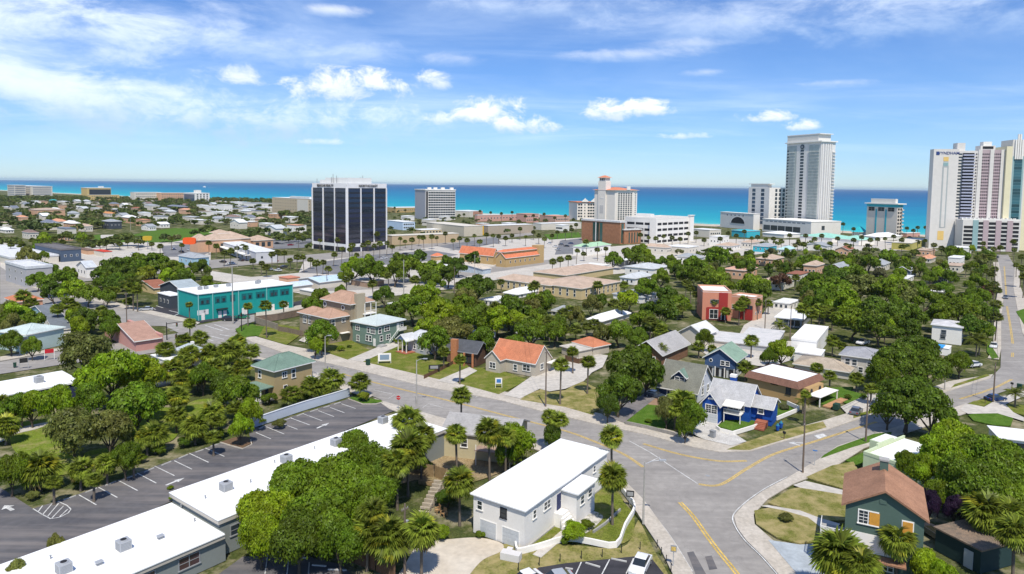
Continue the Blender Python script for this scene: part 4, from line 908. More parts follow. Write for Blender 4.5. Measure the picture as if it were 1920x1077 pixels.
b=B('grey_flat_building','low grey flat roofed building left of the white parapet house','building',(1450,662),ty=652,L=1380,R=1470,ang=62); b.walls(pg); b.flat(mat('worn_white_roof',(.5,.5,.49)),.3,.25)
b=B('white_metal_roof_house','house with bright white metal hip roof among dense trees','house',(1128,612),ty=603,L=(1103,592),R=(1180,592),ang=52,land='the white metal roof'); b.walls(be); b.hip(WROOF,1.6,.5)
# small white structure right of oak + others on the right
b=B('white_carport','low white roofed house with dark screened porch by the pale driveway','house',(1503,616),ty=601,L=1455,R=1520,ang=58); b.walls(STEEL); b.flat(WROOF,.5,.3); b.grid('L',4,1,1.4,1.8,kind='dark')
# right foreground: green house with brown roof
dg=paint('dark_sage_stucco',(.085,.135,.11)); brn=roofing('rust_shingle',(.36,.19,.115)); ply=mat('plywood_orange',(.62,.30,.05),scale=2,var=.1)
b=B('sage_house','tall dark sage house with rust brown gable roof and boarded windows','house',(1734,972),h=8.4,L=(1586,943),R=(1727,913),ang=None,c=8.8,land='the boarded sage house')
SH=b
b.walls(dg); b.gable(brn,2.3,'x',.45,wall=dg,trim=brn)
b.panel('L','white_wall_band',b.a*.69,b.h-4.3,b.a*.60,2.2,WHITE,.05)
o=b.win('L',b.a*.70,b.h-1.3,1.9,1.5,'grid'); b.panel('L','plywood_board',b.a*.62,b.h-1.3,1.05,1.45,ply,.09); b.win('L',b.a*.2,b.h-1.6,.95,1.5); b.panel('L','plywood_board',b.a*.2,b.h-1.6,1.0,1.5,ply,.12)
b.panel('L','gable_vent',b.a*.52,b.h+.9,.7,.45,dg,.06)
b.box('porch_roof',brn,-1.6,-.01,b.a*.2,b.a*.75,b.h-5.7,b.h-5.5)
for t in (.42,.55,.68): b.win('L',b.a*t,b.h-6.6,1.0,.9,'double')
b.box('chimney',dg,b.c*.72,b.c*.72+.9,b.a*.45,b.a*.45+.9,b.h+1,b.h+3.4); b.box('chimney_cap',GREYC,b.c*.72-.1,b.c*.72+1.0,b.a*.45-.1,b.a*.45+1.0,b.h+3.41,b.h+3.6)
b.box('side_balcony',GREYC,-.2,2.6,b.a+.01,b.a+2.6,b.h-4.4,b.h-4.25)
m=MB()
for k in range(10): x=-.2+.31*k; m.box(x-.02,x+.02,b.a+2.54,b.a+2.58,b.h-4.25,b.h-3.4); y=b.a+.1+.26*k; m.box(-.2,-.16,y-.02,y+.02,b.h-4.25,b.h-3.4)
m.box(-.22,2.62,b.a+2.53,b.a+2.59,b.h-3.4,b.h-3.33); m.box(-.22,-.15,b.a+.01,b.a+2.53,b.h-3.4,b.h-3.33); b.add('balcony_rail',m,TRIM)
for x,y in ((-.1,b.a+2.5),(2.5,b.a+2.5)): b.box('balcony_post',dg,x-.08,x+.08,y-.08,y+.08,0,b.h-4.41)
# neighbours of the sage house
b=B('sage_outbuilding','low dark green outbuilding with pale door behind the rust brown roof','outbuilding',(1840,1034),h=2.8,L=(1755,975),R=(1900,985),ang=None)
b.walls(paint('black_green_wall',(.02,.045,.045))); b.box('roof',mat('leafy_flat_roof',(.16,.13,.10),c2=(.28,.2,.14),scale=1.5,fine=.2),-.2,b.c+.2,-.2,b.a+.2,b.h+.004,b.h+.2); b.door('L',b.a*.25,1.1,2.2,paint('pale_grey_door',(.45,.48,.5)))
b=B('brown_roofed_garage','low building with broad pinkish brown shingle roof in the lower right corner','garage',(1800,1150),h=3.2,L=(1748,1015),R=(2010,1082),ang=None)
b.walls(bg_); b.gable(roofing('pink_brown_shingle',(.36,.25,.20)),.9,'x',.3,wall=bg_)
pgn=paint('pale_green_parapet',(.55,.63,.42))
b=B('pale_green_building','white roofed building with pale green stepped parapet behind the sage house','building',(1728,888),h=2.9,L=(1619,851),R=(1800,850),ang=None,land='the pale green parapet building')
b.walls(pgn); b.box('roof',WROOF,.35,b.c-.35,.35,b.a-.35,b.h+.004,b.h+.1)
m=MB(); m.box(-.05,b.c,-.05,.3,b.h+.004,b.h+.5); m.box(-.05,.3,.301,b.a,b.h+.004,b.h+.5); m.box(.301,b.c,b.a-.3,b.a,b.h+.004,b.h+.5); m.box(b.c*.3,b.c*.7,b.a-.3,b.a+.02,b.h+.501,b.h+.9); b.add('parapet',m,pgn)
b.walls(pgn,b.c*.6,b.c,b.a+.01,b.a+3,0,b.h-.2,name='corner_bay'); b.box('corner_bay_roof',WROOF,b.c*.6+.2,b.c-.2,b.a+.2,b.a+2.8,b.h-.19,b.h-.1)
b=B('white_garden_building','long low white building with dark windows at the right edge','building',(1875,822),h=2.6,L=(1874,803),R=(1990,845),ang=-20,a=6)
b.walls(WHITE); b.flat(WROOF,.3,.15); b.grid('R',4,1,2.4,1.1,z0=.8,z1=2.3,kind='dark')
# left side houses
aq=paint('pale_aqua_siding',(.45,.56,.53)); 
b=B('aqua_porch_house','pale aqua two storey house with screened porch at left edge','house',(0,655),ty=622,L=-60,R=50,ang=-20+0,a=10,land='the aqua porch house')
b.walls(aq); b.hip(roofing('pale_aqua_roof',(.5,.58,.56)),1.6,.4); b.box('porch_roof',aq,b.c*.6,b.c+.4,-2,-.01,b.h-.4,b.h-.2); b.box('porch_dark_screen',STEEL,b.c*.7,b.c,-1.8,-.01,b.h-2.6,b.h-.41)
for x in (b.c*.7,b.c-.1): b.box('porch_post',WHITE,x,x+.15,-1.95,-1.81,0,b.h-.41)
b=B('blue_gabled_house','grey roofed house with pale blue gable near the left edge','house',(88,610),ty=594,L=52,R=112,ang=50,land='the pale blue gabled house')
b.walls(paint('pale_blue_siding',(.33,.5,.58))); b.gable(roofing('slate_grey_shingle',(.16,.18,.20)),2.2,'x',.4,wall=MATS['pale_blue_siding']); b.win('L',b.a*.3,b.h-1,1,1.2); b.win('L',b.a*.7,b.h-1,1,1.2)
b=B('white_garage','small white garage with closed door and slate roof','garage',(102,634),ty=620,L=72,R=112,ang=40)
b.walls(WHITE); b.gable(MATS['slate_grey_shingle'],1.3,'x',.3,wall=WHITE); b.garage('L',b.a*.5,b.a*.7,2.1,WHITE)
pk=paint('pink_stucco',(.52,.27,.23)); pkr=roofing('faded_pink_roof',(.40,.24,.18))
b=B('pink_house','low pink building with faded brown roof beside the signalled junction','house',(255,660),ty=640,L=196,R=306,ang=46,land='the pink roofed building')
b.walls(pk); b.gable(pkr,2.6,'x',.5,rect=(0,b.c*.86,0,b.a),wall=pk); b.box('pink_parapet',pk,b.c*.88,b.c,0,b.a,b.h+.004,b.h+.9)
b=B('white_cottage','small white cottage with pale hip roof between palms by the junction','house',(375,690),ty=672,L=330,R=408,ang=50,land='the white cottage')
b.walls(WHITE); b.hip(mat('pale_blue_grey_roof',(.45,.50,.55)),1.5,.4); b.box('chimney',WHITE,b.c*.5,b.c*.5+.7,b.a*.7,b.a*.7+.7,b.h,b.h+2.2)
b=B('white_cottage_annex','small white flat roofed annex next to the pink roofed building','house',(318,690),ty=680,L=284,R=330,ang=50); b.walls(WHITE); b.flat(WROOF,.2,.2)
b=B('orange_tiled_house','low house with orange tiled roof at the left edge','house',(30,580),ty=567,L=-10,R=55,ang=50,a=12,c=8); b.walls(co2); b.hip(org,1.8,.4)
# ================================================================ middle distance
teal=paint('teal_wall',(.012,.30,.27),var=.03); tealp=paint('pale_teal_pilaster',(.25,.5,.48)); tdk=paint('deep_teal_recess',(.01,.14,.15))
b=B('teal_motel','long two storey teal motel block with white flat roof','building',(372,602),ty=553,L=(334,541),R=(549,532),ang=None,land='the teal motel')
TM=b
b.walls(teal); b.flat(WROOF,.3,.25)
for t in (.002,.14,.40,.70,.995): b.box('downpipe',tealp,b.c*t-.1,b.c*t+.1,-.25,-.01,0,b.h-.02)
b.box('downpipe',tealp,-.25,-.01,b.a-.3,b.a,0,b.h-.02)
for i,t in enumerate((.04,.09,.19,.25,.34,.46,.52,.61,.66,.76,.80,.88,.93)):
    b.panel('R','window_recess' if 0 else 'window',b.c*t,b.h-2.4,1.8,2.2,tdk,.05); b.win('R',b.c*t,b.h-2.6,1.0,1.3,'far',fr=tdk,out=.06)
for t in (.045,.21,.26,.45,.48,.77,.90,.93): b.door('R',b.c*t,1.1,2.3,WHITE)
for t in (.03,.06): b.panel('R','white_mural_patch',b.c*t,2.6,2.6,1.6,paint('white_patch',(.7,.7,.68)),.06)
b.box('black_awning',DARK,b.c*.17,b.c*.28,-1.0,-.26,2.9,3.2)
for i,(x,y) in enumerate(((.18,.5),(.3,.6),(.42,.55),(.72,.5),(.76,.6),(.12,.5))): ac_unit(b.at(b.c*x,b.a*y,b.h+.25),b.th,('first','second','third','fifth','sixth','fourth')[i]+' metal air conditioner from the left on the teal motel','air conditioners on the teal motel',1.1)
def simple(name,label,cat,near,ty,L,R,wall,roof,kind='flat',rh=1.5,ang=50,wins=(0,0,0),lw=(0,0,0),win=(1.1,1.3),land=None,axis='x',o=.4,wk='far',group=None,par=0,fr=None,gl=None,lim=None):
    b=B(name,label,cat,near,ty=ty,L=L,R=R,ang=ang,land=land,group=group,lim=lim)
    b.walls(wall)
    if kind=='flat': b.flat(roof,o*.5,.3,par=par)
    elif kind=='hip': b.hip(roof,rh,o)
    else: b.gable(roof,rh,axis,o,wall=wall)
    for face,(nc,nr,_) in (('R',wins),('L',lw)):
        if nc: b.grid(face,nc,nr,win[0],win[1],kind=wk,fr=fr,gl=gl)
    return b
tanr=mat('tan_shingle',(.47,.355,.27),scale=.4); byel=paint('butter_stucco',(.60,.47,.25)); whr=mat('far_white_roof',(.72,.72,.70)); grr=mat('far_grey_roof',(.33,.35,.37))
navy2=paint('slate_wall',(.06,.07,.085)); rb_=roofing('red_brown_shingle',(.30,.12,.075)); crw=paint('off_white_wall',(.66,.61,.52)); pch=paint('peach_stucco',(.62,.38,.24))
b=simple('apartment_block','long two storey butter yellow apartment block with tan roof, front wing','apartments',(1090,563),542,(1000,0)[0],1163,byel,tanr,'hip',2.2,50,(8,2,0),(6,2,0),land='the butter yellow apartments'); 
b=simple('apartment_block','long two storey butter yellow apartment block with tan roof, rear left wing','apartments',(1032,556),536,932,1060,byel,tanr,'hip',2.0,50,(0,0,0),(8,2,0))
b=simple('apartment_block','tan roofed apartment wing behind the butter yellow block','apartments',(1060,530),517,1000,1150,byel,tanr,'hip',2.0,50)
b=simple('slate_gabled_house','dark slate house with blue grey gable roof left of the teal motel','house',(342,572),545,300,378,navy2,mat('blue_grey_roof',(.33,.38,.40)),'gable',2.5,50,(2,1,0),(3,1,0),land='the dark slate house')
b=simple('slate_annex','low slate building with bright white roof left of the teal motel','building',(320,580),556,296,331,navy2,WROOF,'flat',ang=50,lw=(3,1,0),fr=TRIM)
b=simple('red_brown_house','low house with red brown roof left of the dark slate house','house',(290,552),541,250,318,byel,rb_,'gable',2.0,50,land='the red brown roof')
b=simple('white_gabled_house','white house with pale gable roof among dense oaks at left','house',(163,522),502,144,180,WHITE,mat('silver_roof',(.5,.53,.56)),'gable',2.4,50,(1,1,0),(3,1,0),win=(1.2,1.6),land='the white gabled house')
b=simple('grey_commercial_block','wide pale grey flat roofed commercial building at left edge','building',(50,540),505,10,98,paint('pale_grey_wall',(.42,.41,.41)),mat('pale_membrane',(.62,.63,.64)),'flat',par=.8,wins=(3,1,0),lw=(3,2,0),land='the pale commercial block')
b=simple('long_white_roof_building','low building with wide pale roof behind the commercial block','building',(20,498),486,-60,110,crw,mat('pale_membrane',(.62,.63,.64)),'flat',par=.6)
b=simple('slate_commercial_building','dark slate blue commercial building with long white edged roof','building',(115,492),470,66,152,paint('slate_blue_wall',(.07,.10,.15)),mat('dark_flat_roof',(.16,.15,.15)),'flat',par=.7,wins=(3,1,0),lw=(6,1,0),land='the slate blue commercial building')
b=simple('red_roofed_shop','small shop with flat bright red roof edge','shop',(195,482),473,176,210,crw,paint('bright_red_roof',(.55,.05,.02)),'flat')
b=simple('brown_roofed_shop','small shop with flat brown roof beside the red roofed shop','shop',(165,478),470,145,176,pch,mat('brown_flat_roof',(.2,.13,.1)),'flat')
b=simple('peach_mansion','sprawling peach building with pale brown hip roofs and arched openings','building',(398,474),451,372,470,pch,tanr,'hip',4.5,50,(7,1,0),land='the tan roofed bank building',wk='dark',win=(2,3)); b.hip(tanr,2.0,.6,rect=(b.c*.3,b.c*.6,b.a*.4,b.a*1.0),z=b.h+3.6,name='upper_roof'); b.walls(pch,-b.c*.25,-.01,b.a*.3,b.a*.9,0,b.h,name='side_wing'); b.hip(tanr,3.5,.6,rect=(-b.c*.25,1,b.a*.3,b.a*.9),name='side_wing_roof')
b=simple('peach_mansion_wing','right wing of the peach building with small gable','building',(475,468),452,455,512,pch,tanr,'hip',3,50,(3,1,0),wk='dark',win=(2.5,3))
b=simple('strip_of_shops','low white strip of shops with long canopy and parked cars','shops',(480,494),474,395,520,paint('light_grey_siding',(.55,.55,.56)),mat('pale_membrane2',(.66,.67,.67)),'flat',ang=36,wins=(2,1,0),wk='dark',land='the white strip of shops'); b.grid('L',10,1,2.2,2.2,b.a*.05,b.a*.9,.2,3.2,'dark'); b.box('canopy',WHITE,-3,-.01,b.a*.1,b.a,3.4,3.7)
b=simple('pale_blue_shop','small pale blue building with grey hip roof left of the strip of shops','shop',(364,500),484,335,392,paint('pale_blue_siding',(.33,.5,.58)),grr,'hip',1.8,50,lw=(3,1,0))
# row behind the teal motel / towards the car park oaks
for i,(n,ty,L,R,wl,rf,k,lab) in enumerate((((545,548),538,525,585,crw,mat('blue_white_roof',(.5,.58,.66)),'gable','long pale blue roofed building behind the teal motel'),
 ((600,542),530,560,655,crw,mat('pale_blue_roof',(.47,.60,.70)),'gable','light blue roofed building right of the teal motel'),
 ((585,556),548,562,598,crw,whr,'flat','small cream building with white roof right of the teal motel'),
 ((690,540),530,658,720,mat('brick_pale',(.38,.26,.18)),mat('beige_flat',(.52,.46,.40)),'flat','low brick building with beige flat roof behind the taupe house'),
 ((540,531),523,523,562,pch,mat('coral_flat',(.55,.22,.14)),'flat','small coral roofed building behind the teal motel'),
 ((745,582),573,727,800,crw,whr,'flat','white flat roofed building behind the sage green house'),
 ((905,515),505,850,920,mat('pale_blue_panel',(.45,.52,.58)),mat('sandy_flat',(.58,.5,.40)),'gable','low sandy roofed building in front of the orange roofed church'),
 ((838,520),500,810,850,crw,whr,'flat','small white building among the car park oaks'))):
    simple('low_building',lab,'building',n,ty,L,R,wl,rf,k,1.2,50)
# church with orange roofs
oc=roofing('church_orange_tile',(.62,.20,.10)); oy=paint('church_ochre_wall',(.48,.33,.15))
b=simple('church','ochre church with long orange tiled roofs and square tower','church',(925,497),479,862,922+12,oy,oc,'gable',3.5,50,axis='y',land='the orange roofed church',lw=(4,1,0),win=(1,2))
b=simple('church_hall','ochre church hall with orange tiled gable and square bell tower','church hall',(948,502),484,930,1010,oy,oc,'gable',3.0,50,lw=(1,1,0),wins=(6,1,0),win=(1,1.6),axis='x'); b.walls(oy,b.c+.01,b.c+5,0,5,0,b.h+5,name='tower'); b.hip(oc,1.0,.3,rect=(0,b.c,b.a*.2,b.a*.9),z=b.h+3,name='upper_roof'); b.walls(oy,0.5,b.c-.5,b.a*.25,b.a*.85,b.h,b.h+3,name='clerestory')
simple('church_annex','small orange roofed annex left of the church','building',(818,489),481,808,832,oy,oc,'hip',1.5)
# green roof, brick and glass
b=simple('green_roofed_bank','low white building with pale green hip roof in front of the brick office','building',(1100,480),464,1075,1145,WHITE,mat('mint_roof',(.36,.55,.36)),'hip',2.0,50,(4,1,0),(2,1,0),land='the mint roofed building')
bk=mat('brown_brick',(.36,.17,.09),scale=.5,fine=.06); gg=glass('green_glass',(.03,.07,.06))
b=B('brick_office','brown brick office building with tall dark green glass strips','office building',(1162,458),ty=418,L=1091,R=1172,ang=40,land='the brown brick office')
b.walls(bk); b.flat(mat('white_cap',(.6,.6,.58)),.5,1.3)
for t in (.48,.66): b.panel('L','window',b.a*t,b.h*.5,b.a*.075,b.h*.9,gg,.1)
b.panel('L','window',b.a*.57,b.h*.5,b.a*.07,b.h*.9,gg,.1); b.panel('L','pilaster',b.a*.615,b.h*.5,b.a*.02,b.h*.95,TRIM,.2); b.panel('R','window',b.c*.5,b.h*.5,b.c*.5,b.h*.9,gg,.1)
b=B('brick_office_annex','lower brown brick wing with tall narrow windows','office building',(1170,458),ty=432,L=1165,R=1202,ang=30)
b.walls(bk); b.flat(mat('white_cap',(.6,.6,.58)),.8,.8)
for i in range(4): b.panel('R','window',b.c*(.3+.16*i),b.h*.45,b.c*.07,b.h*.75,gg,.1)
# white parking structure
pw=paint('white_precast',(.80,.77,.71))
b=B('parking_garage','white four level parking garage beside the orange topped hotel','parking garage',(1228,458),ty=412,L=1172,R=1295,ang=44,land='the white parking garage')
b.walls(pw); 
b.flat(mat('roof_deck',(.55,.52,.48)),0,.2,par=1.0,pm=pw)
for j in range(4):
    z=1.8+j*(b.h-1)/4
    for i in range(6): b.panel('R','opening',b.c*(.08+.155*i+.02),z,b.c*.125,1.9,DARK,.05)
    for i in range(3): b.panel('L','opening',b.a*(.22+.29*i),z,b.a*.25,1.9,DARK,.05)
b.walls(pw,-2,-.02,-2,4,0,b.h+1.2,name='stair_tower'); b.walls(pw,b.c*.93,b.c+2,-2,-.02,0,b.h+2,name='far_stair_tower'); b.box('tower_cap',WHITE,b.c*.92,b.c+2.6,-2.6,.5,b.h+2.01,b.h+2.5); b.box('deck_shelter',WHITE,b.c*.2,b.c*.3,b.a*.4,b.a*.9,b.h+1.3,b.h+3.6) 
# dark glass office tower
gl_=glass('dark_blue_glass',(.018,.022,.05),.10,.9); glb=glass('bronze_glass',(.028,.025,.03),.15,.7)
b=B('glass_office_tower','eleven storey dark glass office block with white frame and roof palm','office tower',(651,474),ty=344,L=585,R=725,ang=50,land='the dark glass office tower')
OT=b
wf=paint('white_frame',(.74,.73,.72)); b.walls(wf); H=b.h
sp=mat('spandrel_glass',(.014,.014,.022),rough=.3,spec=.6)
n=11; zb=H*.085; z1=H*.93; step=(z1-zb-1.6)/n
for face,Lf in (('L',b.a),('R',b.c)):
    for k in range(3):
        t=Lf*(.5+k)/3*.97+Lf*.015; wd=Lf/3*.90
        for j in range(n):
            zz=zb+1.6+step*(j+.5)
            me=MB(); me.box(-wd/2,wd/2,-.06,0,-step/2,step/2,0)
            for q in range(8): x0=-wd/2+wd*q/8+.1; me.box(x0,x0+wd/8-.2,-.10,-.061,-step*.26,step*.36,1)
            key=('otw',face,0)
            if key not in _cache: _cache[key]=me.mesh('window_band',[sp,gl_])
            b.place(face,t,zz,.01,_cache[key],'window_band')
        b.panel(face,'lobby_glass',t,zb*.45,wd,zb*.8,gl_,.1)
    for k in range(4):
        t=(.0,1/3,2/3,1)[k]*Lf; w=.75
        m=MB(); m.box(-w/2,w/2,-.5,0,0,H*.93); b.place(face,min(max(t,w/2),Lf-w/2),0,.01,m.mesh('column',wf),'column')
b.box('penthouse',paint('penthouse_white',(.66,.66,.63)),b.c*.12,b.c*.7,b.a*.1,b.a*.75,H+.01,H+3.6)
b.box('penthouse',MATS['penthouse_white'],b.c*.15,b.c*.5,b.a*.76,b.a*.95,H+.01,H+2.2)
for x,y,hh in ((.1,.4,5),(.1,.5,6),(.1,.55,4),(.75,.4,5.4),(.78,.5,4.4),(.08,.95,3)): b.box('antenna',STEEL,b.c*x,b.c*x+.25,b.a*y,b.a*y+.25,H,H+hh)
b.box('entrance_canopy',paint('tan_canopy',(.5,.45,.4)),b.c*.45,b.c*.72,-3,-.95,zb*.8,zb*1.5)
def text(s,body,size,loc,rz,m,parent,name='lettering',ex=.08):
    cu=bpy.data.curves.new(name,'FONT'); cu.body=body; cu.size=size; cu.extrude=ex; cu.align_x='CENTER'; cu.align_y='CENTER'; cu.offset=size*.012
    cu.materials.append(m); o=bpy.data.objects.new(name,cu); col.objects.link(o); o.parent=parent; o.location=loc; o.rotation_euler=(math.pi/2,0,rz); return o
text(b,'REGULAR REALTY',2.3,(-.35,b.a*.60,H*.962),-math.pi/2,DARK,b.root); text(b,'NORTHCOAST',2.3,(b.c*.52,-.35,H*.962),0,DARK,b.root)
# white gridded hotel
gw2=paint('grey_white_stucco',(.68,.65,.60))
b=B('gridded_white_hotel','white twelve storey hotel with a regular grid of small dark windows','hotel',(798,413),ty=357,L=778,R=854,ang=24,land='the gridded white hotel')
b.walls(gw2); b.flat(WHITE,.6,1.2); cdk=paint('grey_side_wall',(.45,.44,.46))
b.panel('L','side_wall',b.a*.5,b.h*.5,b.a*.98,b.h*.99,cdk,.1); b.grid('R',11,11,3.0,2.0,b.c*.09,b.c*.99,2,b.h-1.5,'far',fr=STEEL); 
for j in range(11): b.panel('R','balcony_slot',b.c*.045,2+(b.h-3.5)*(j+.5)/11,2.4,3.4,DARK,.08)
for x in (.1,.3,.55,.85): b.box('rooftop_plant',WHITE,b.c*x,b.c*x+4,2,6,b.h+1.2,b.h+3.6)
simple('hotel_podium','low white podium building right of the gridded hotel','building',(880,408),397,818,887,crw,mat('pale_membrane',(.62,.63,.64)),'flat',wins=(0,0,0))
# beige hotel left of office tower
b=simple('beige_hotel','five storey beige hotel partly hidden by the dark office tower','hotel',(600,408),375,510,640,paint('beige_hotel_wall',(.52,.42,.28)),whr,'flat',ang=42,lw=(16,5,0),win=(2.2,1.2),land='the beige hotel',fr=crw)
b.panel('L','white_centre_bay',b.a*.33,b.h*.5,b.a*.22,b.h*.9,crw,.4); b.box('rooftop_plant',whr,0,6,b.a*.2,b.a*.6,b.h+.3,b.h+3)
# low seafront rows
sf=[((905,0),0)]
pinkw=paint('pink_seafront_wall',(.58,.33,.27)); pnk2=mat('salmon_roof',(.55,.28,.2))
rows=[('yellow_motel_row','low yellow brown motel behind the office tower','motel',(742,399),390,724,800,paint('mustard_wall',(.45,.32,.14)),whr,(12,1)),
('blue_windowed_building','pale blue chequered building right of the office tower','building',(755,432),417,724,778,paint('pale_blue_wall',(.50,.62,.75)),whr,(5,2)),
('tan_shopping_block','low tan shopping block with pale roof right of the office tower','building',(735,460),443,723,860,paint('tan_block_wall',(.50,.38,.24)),mat('ivory_roof',(.62,.58,.50)),(0,0)),
('ochre_arcade','low ochre arcade with arched openings','building',(790,440),432,775,830,paint('sandy_wall',(.58,.46,.28)),whr,(6,1)),
('long_cream_hall','long cream windowless hall with bright yellow entrance','building',(870,444),425,800,905,paint('cream_hall_wall',(.55,.49,.38)),mat('ivory_roof',(.62,.58,.50)),(0,0)),
('long_brown_hall','long pale brown hall with flat roof behind the palms','building',(915,440),424,900,1000,paint('pale_brown_wall',(.42,.35,.27)),whr,(0,0)),
('white_low_hall','long low white hall behind the lawn','building',(1015,432),420,1000,1090,crw,whr,(0,0)),
('pink_seafront_motel','low pink seafront motel with pale roof','motel',(895,416),404,890,975,pinkw,whr,(12,1)),
('pink_corner_motel','pink seafront motel with square corner bays','motel',(985,418),402,968,1010,pinkw,pnk2,(6,2)),
('salmon_seafront_motel','salmon seafront motel beside the small orange topped hotel','motel',(1040,418),406,1012,1068,paint('salmon_wall',(.55,.36,.28)),pnk2,(8,1)),
('red_brown_seafront_block','seafront block with red brown wall above the podium building','building',(855,405),397,830,905,paint('rust_wall',(.42,.22,.16)),whr,(0,0)),
('boardwalk_building','low white boardwalk building right of the parking garage','building',(1330,446),432,1296,1352,crw,whr,(5,1)),
]
for n_,lab,cat,near,ty,L,R,wl,rf,(nc,nr) in rows: simple(n_,lab,cat,near,ty,L,R,wl,rf,'flat',ang=36,wins=(nc,nr,0),win=(2.0,1.6))
o=MB(); c=P(893,441); 
m=MB(); m.box(-7,7,-1.5,1.5,4.5,8); m.box(-7,-4,-1.5,1.5,0,4.499); m.box(4,7,-1.5,1.5,0,4.499)
o=m.build('yellow_portal',paint('bright_yellow_paint',(.75,.42,.03)),loc=(c.x,c.y,0),rz=R_(36)); tag(o,'bright yellow entrance portal at the end of the long cream hall','entrance portal')
# orange topped hotel with tower
ph=paint('ivory_stucco',(.80,.74,.66)); otr=mat('hotel_orange_tile',(.60,.22,.12))
b=B('orange_topped_hotel','tall ivory hotel with orange tiled cornice and square lookout tower','hotel',(1152,418),ty=357,L=1115,R=1195,ang=40,land='the orange topped hotel')
b.walls(ph); H=b.h
b.hip(otr,3.5,1.8); b.grid('R',6,13,3.0,1.9,b.c*.12,b.c*.78,3,H-3,'far',fr=paint('beige_bay',(.5,.43,.35))); b.grid('R',1,13,2.0,1.6,b.c*.86,b.c*.98,3,H-3,'far')
for t in (.1,.8): b.panel('R','pilaster',b.c*t,H*.5,2.2,H*.98,ph,.5)
b.walls(ph,b.c*.0-1.5,b.c*.0+8,b.a*.42,b.a*.78,0,H+11,name='tower'); b.hip(otr,2.6,1.0,rect=(-1.5,8,b.a*.42,b.a*.78),z=H+15.4,name='tower_roof'); b.walls(ph,-.9,7.4,b.a*.45,b.a*.75,H+11.01,H+15.3,name='tower_lantern')
for y in (.52,.6,.68): b.panel('L','lantern_window',b.a*y,H+13.2,1.5,2.6,DARK,.05,out=.91)
b.panel('L','tower_arch',b.a*.6,H*.75,5,1.0,WHITE,.2,out=1.51); b.panel('L','tower_panel',b.a*.6,H*.4,6,H*.25,paint('ivory_panel',(.58,.55,.52)),.1,out=1.51)
m=MB()
for q in range(10): m.poly([]) if 0 else None
b.panel('R','gable_ornament',b.c*.55,H+2.6,6,4.5,WHITE,1.0,out=1.2)
b=B('small_orange_topped_hotel','smaller ivory hotel with dark windows and orange cornice left of the tower','hotel',(1082,413),ty=380,L=1067,R=1116,ang=12,land='the small orange topped hotel')
b.walls(ph); b.flat(otr,1.2,1.0); b.grid('R',7,5,2.6,2.2,b.c*.03,b.c*.98,3,b.h-1,'dark'); 
m=MB(); 
for t in (.42,.92): 
    m=MB(); m.v=[(-5,-.5,0),(5,-.5,0),(3,-.5,2.4),(1.5,-.5,3.2),(0,-.5,5),(-1.5,-.5,3.2),(-3,-.5,2.4)]; n0=7; m.v+=[(x,.3,z) for x,_,z in m.v]; m.f=[tuple(range(7)),tuple(range(13,6,-1))]+[(i,i+7,(i+1)%7+7,(i+1)%7) for i in range(7)]; m.m=[0]*9
    link('ornamental_gable',m.mesh('ornamental_gable',WHITE),b.root,(b.c*t,-1.2,b.h+.8))
    b.panel('R','centre_bay',b.c*t,b.h*.5,7,b.h,ph,.3) if t<.9 else None
b.grid('R',1,5,1.4,2.0,b.c*.40,b.c*.44,3,b.h-1,'dark',out=.32)
# tall white tower hotel and its podium
hw=paint('tower_white',(.74,.71,.655)); cg=mat('pale_glass_curtain',(.42,.46,.42),rough=.25,spec=.6,scale=.3); 
AN=24
b=B('tall_white_tower','tall white hotel tower with glass corners and round dark emblem','hotel tower',(1533,436),ty=266,L=(1476,0)[0],R=1567,ang=24,land='the tall white tower')
TW=b; H=b.h; b.walls(hw)
b.box('crown',paint('crown_ivory',(.68,.66,.60)),.5,b.c-2,b.a*.1,b.a+.4,H+1.3,H+8); b.box('crown_cap',WHITE,.2,b.c-1,b.a*.05,b.a+.8,H+8.01,H+8.8); b.flat(WHITE,1.6,1.2)
nf=25; z0=H*.06; st=(H*.93-z0)/nf
for (ta,tb) in ((.70,.985),(.05,.34)):
    b.panel('L','glass_curtain',b.a*(ta+tb)/2,H*.5,b.a*(tb-ta),H*.94,cg,.2)
for j in range(nf):
    z=z0+st*(j+.5)
    b.win('L',b.a*.53,z,b.a*.10,st*.66,'dark',out=.30)
    b.win('L',b.a*.955,z,b.a*.05,st*.5,'dark',out=.21)
    m=MB(); w=b.a*.30; m.box(-w/2,w/2,-.7,0,-.12,.12); k=('fs',1)
    if k not in _cache: _cache[k]=m.mesh('balcony_slab',hw)
    b.place('L',b.a*.20,z-st/2,.2,_cache[k],'balcony_slab')
    m=MB(); w=b.a*.2; m.box(-w/2,w/2,-.5,0,-.12,.12); k=('fs',2)
    if k not in _cache: _cache[k]=m.mesh('balcony_slab',hw)
    b.place('L',b.a*.84,z-st/2,.2,_cache[k],'balcony_slab')
    m=MB(); w=b.c*.2; m.box(-w/2,w/2,-1.2,0,-.9,.1); k=('fs',3)
    if k not in _cache: _cache[k]=m.mesh('balcony',hw)
    b.place('R',b.c*.88,z-st/2,.1,_cache[k],'balcony')
b.panel('L','centre_pier',b.a*.53,H*.5,b.a*.33,H*.99,hw,.25)
for t in (.12,.3,.45,.6,.72): b.panel('R','vertical_fin',b.c*t,H*.5,b.c*.05,H*.96,WHITE,.6)
b.panel('R','grey_face',b.c*.42,H*.5,b.c*.75,H*.96,paint('warm_grey_panel',(.48,.47,.46)),.1)
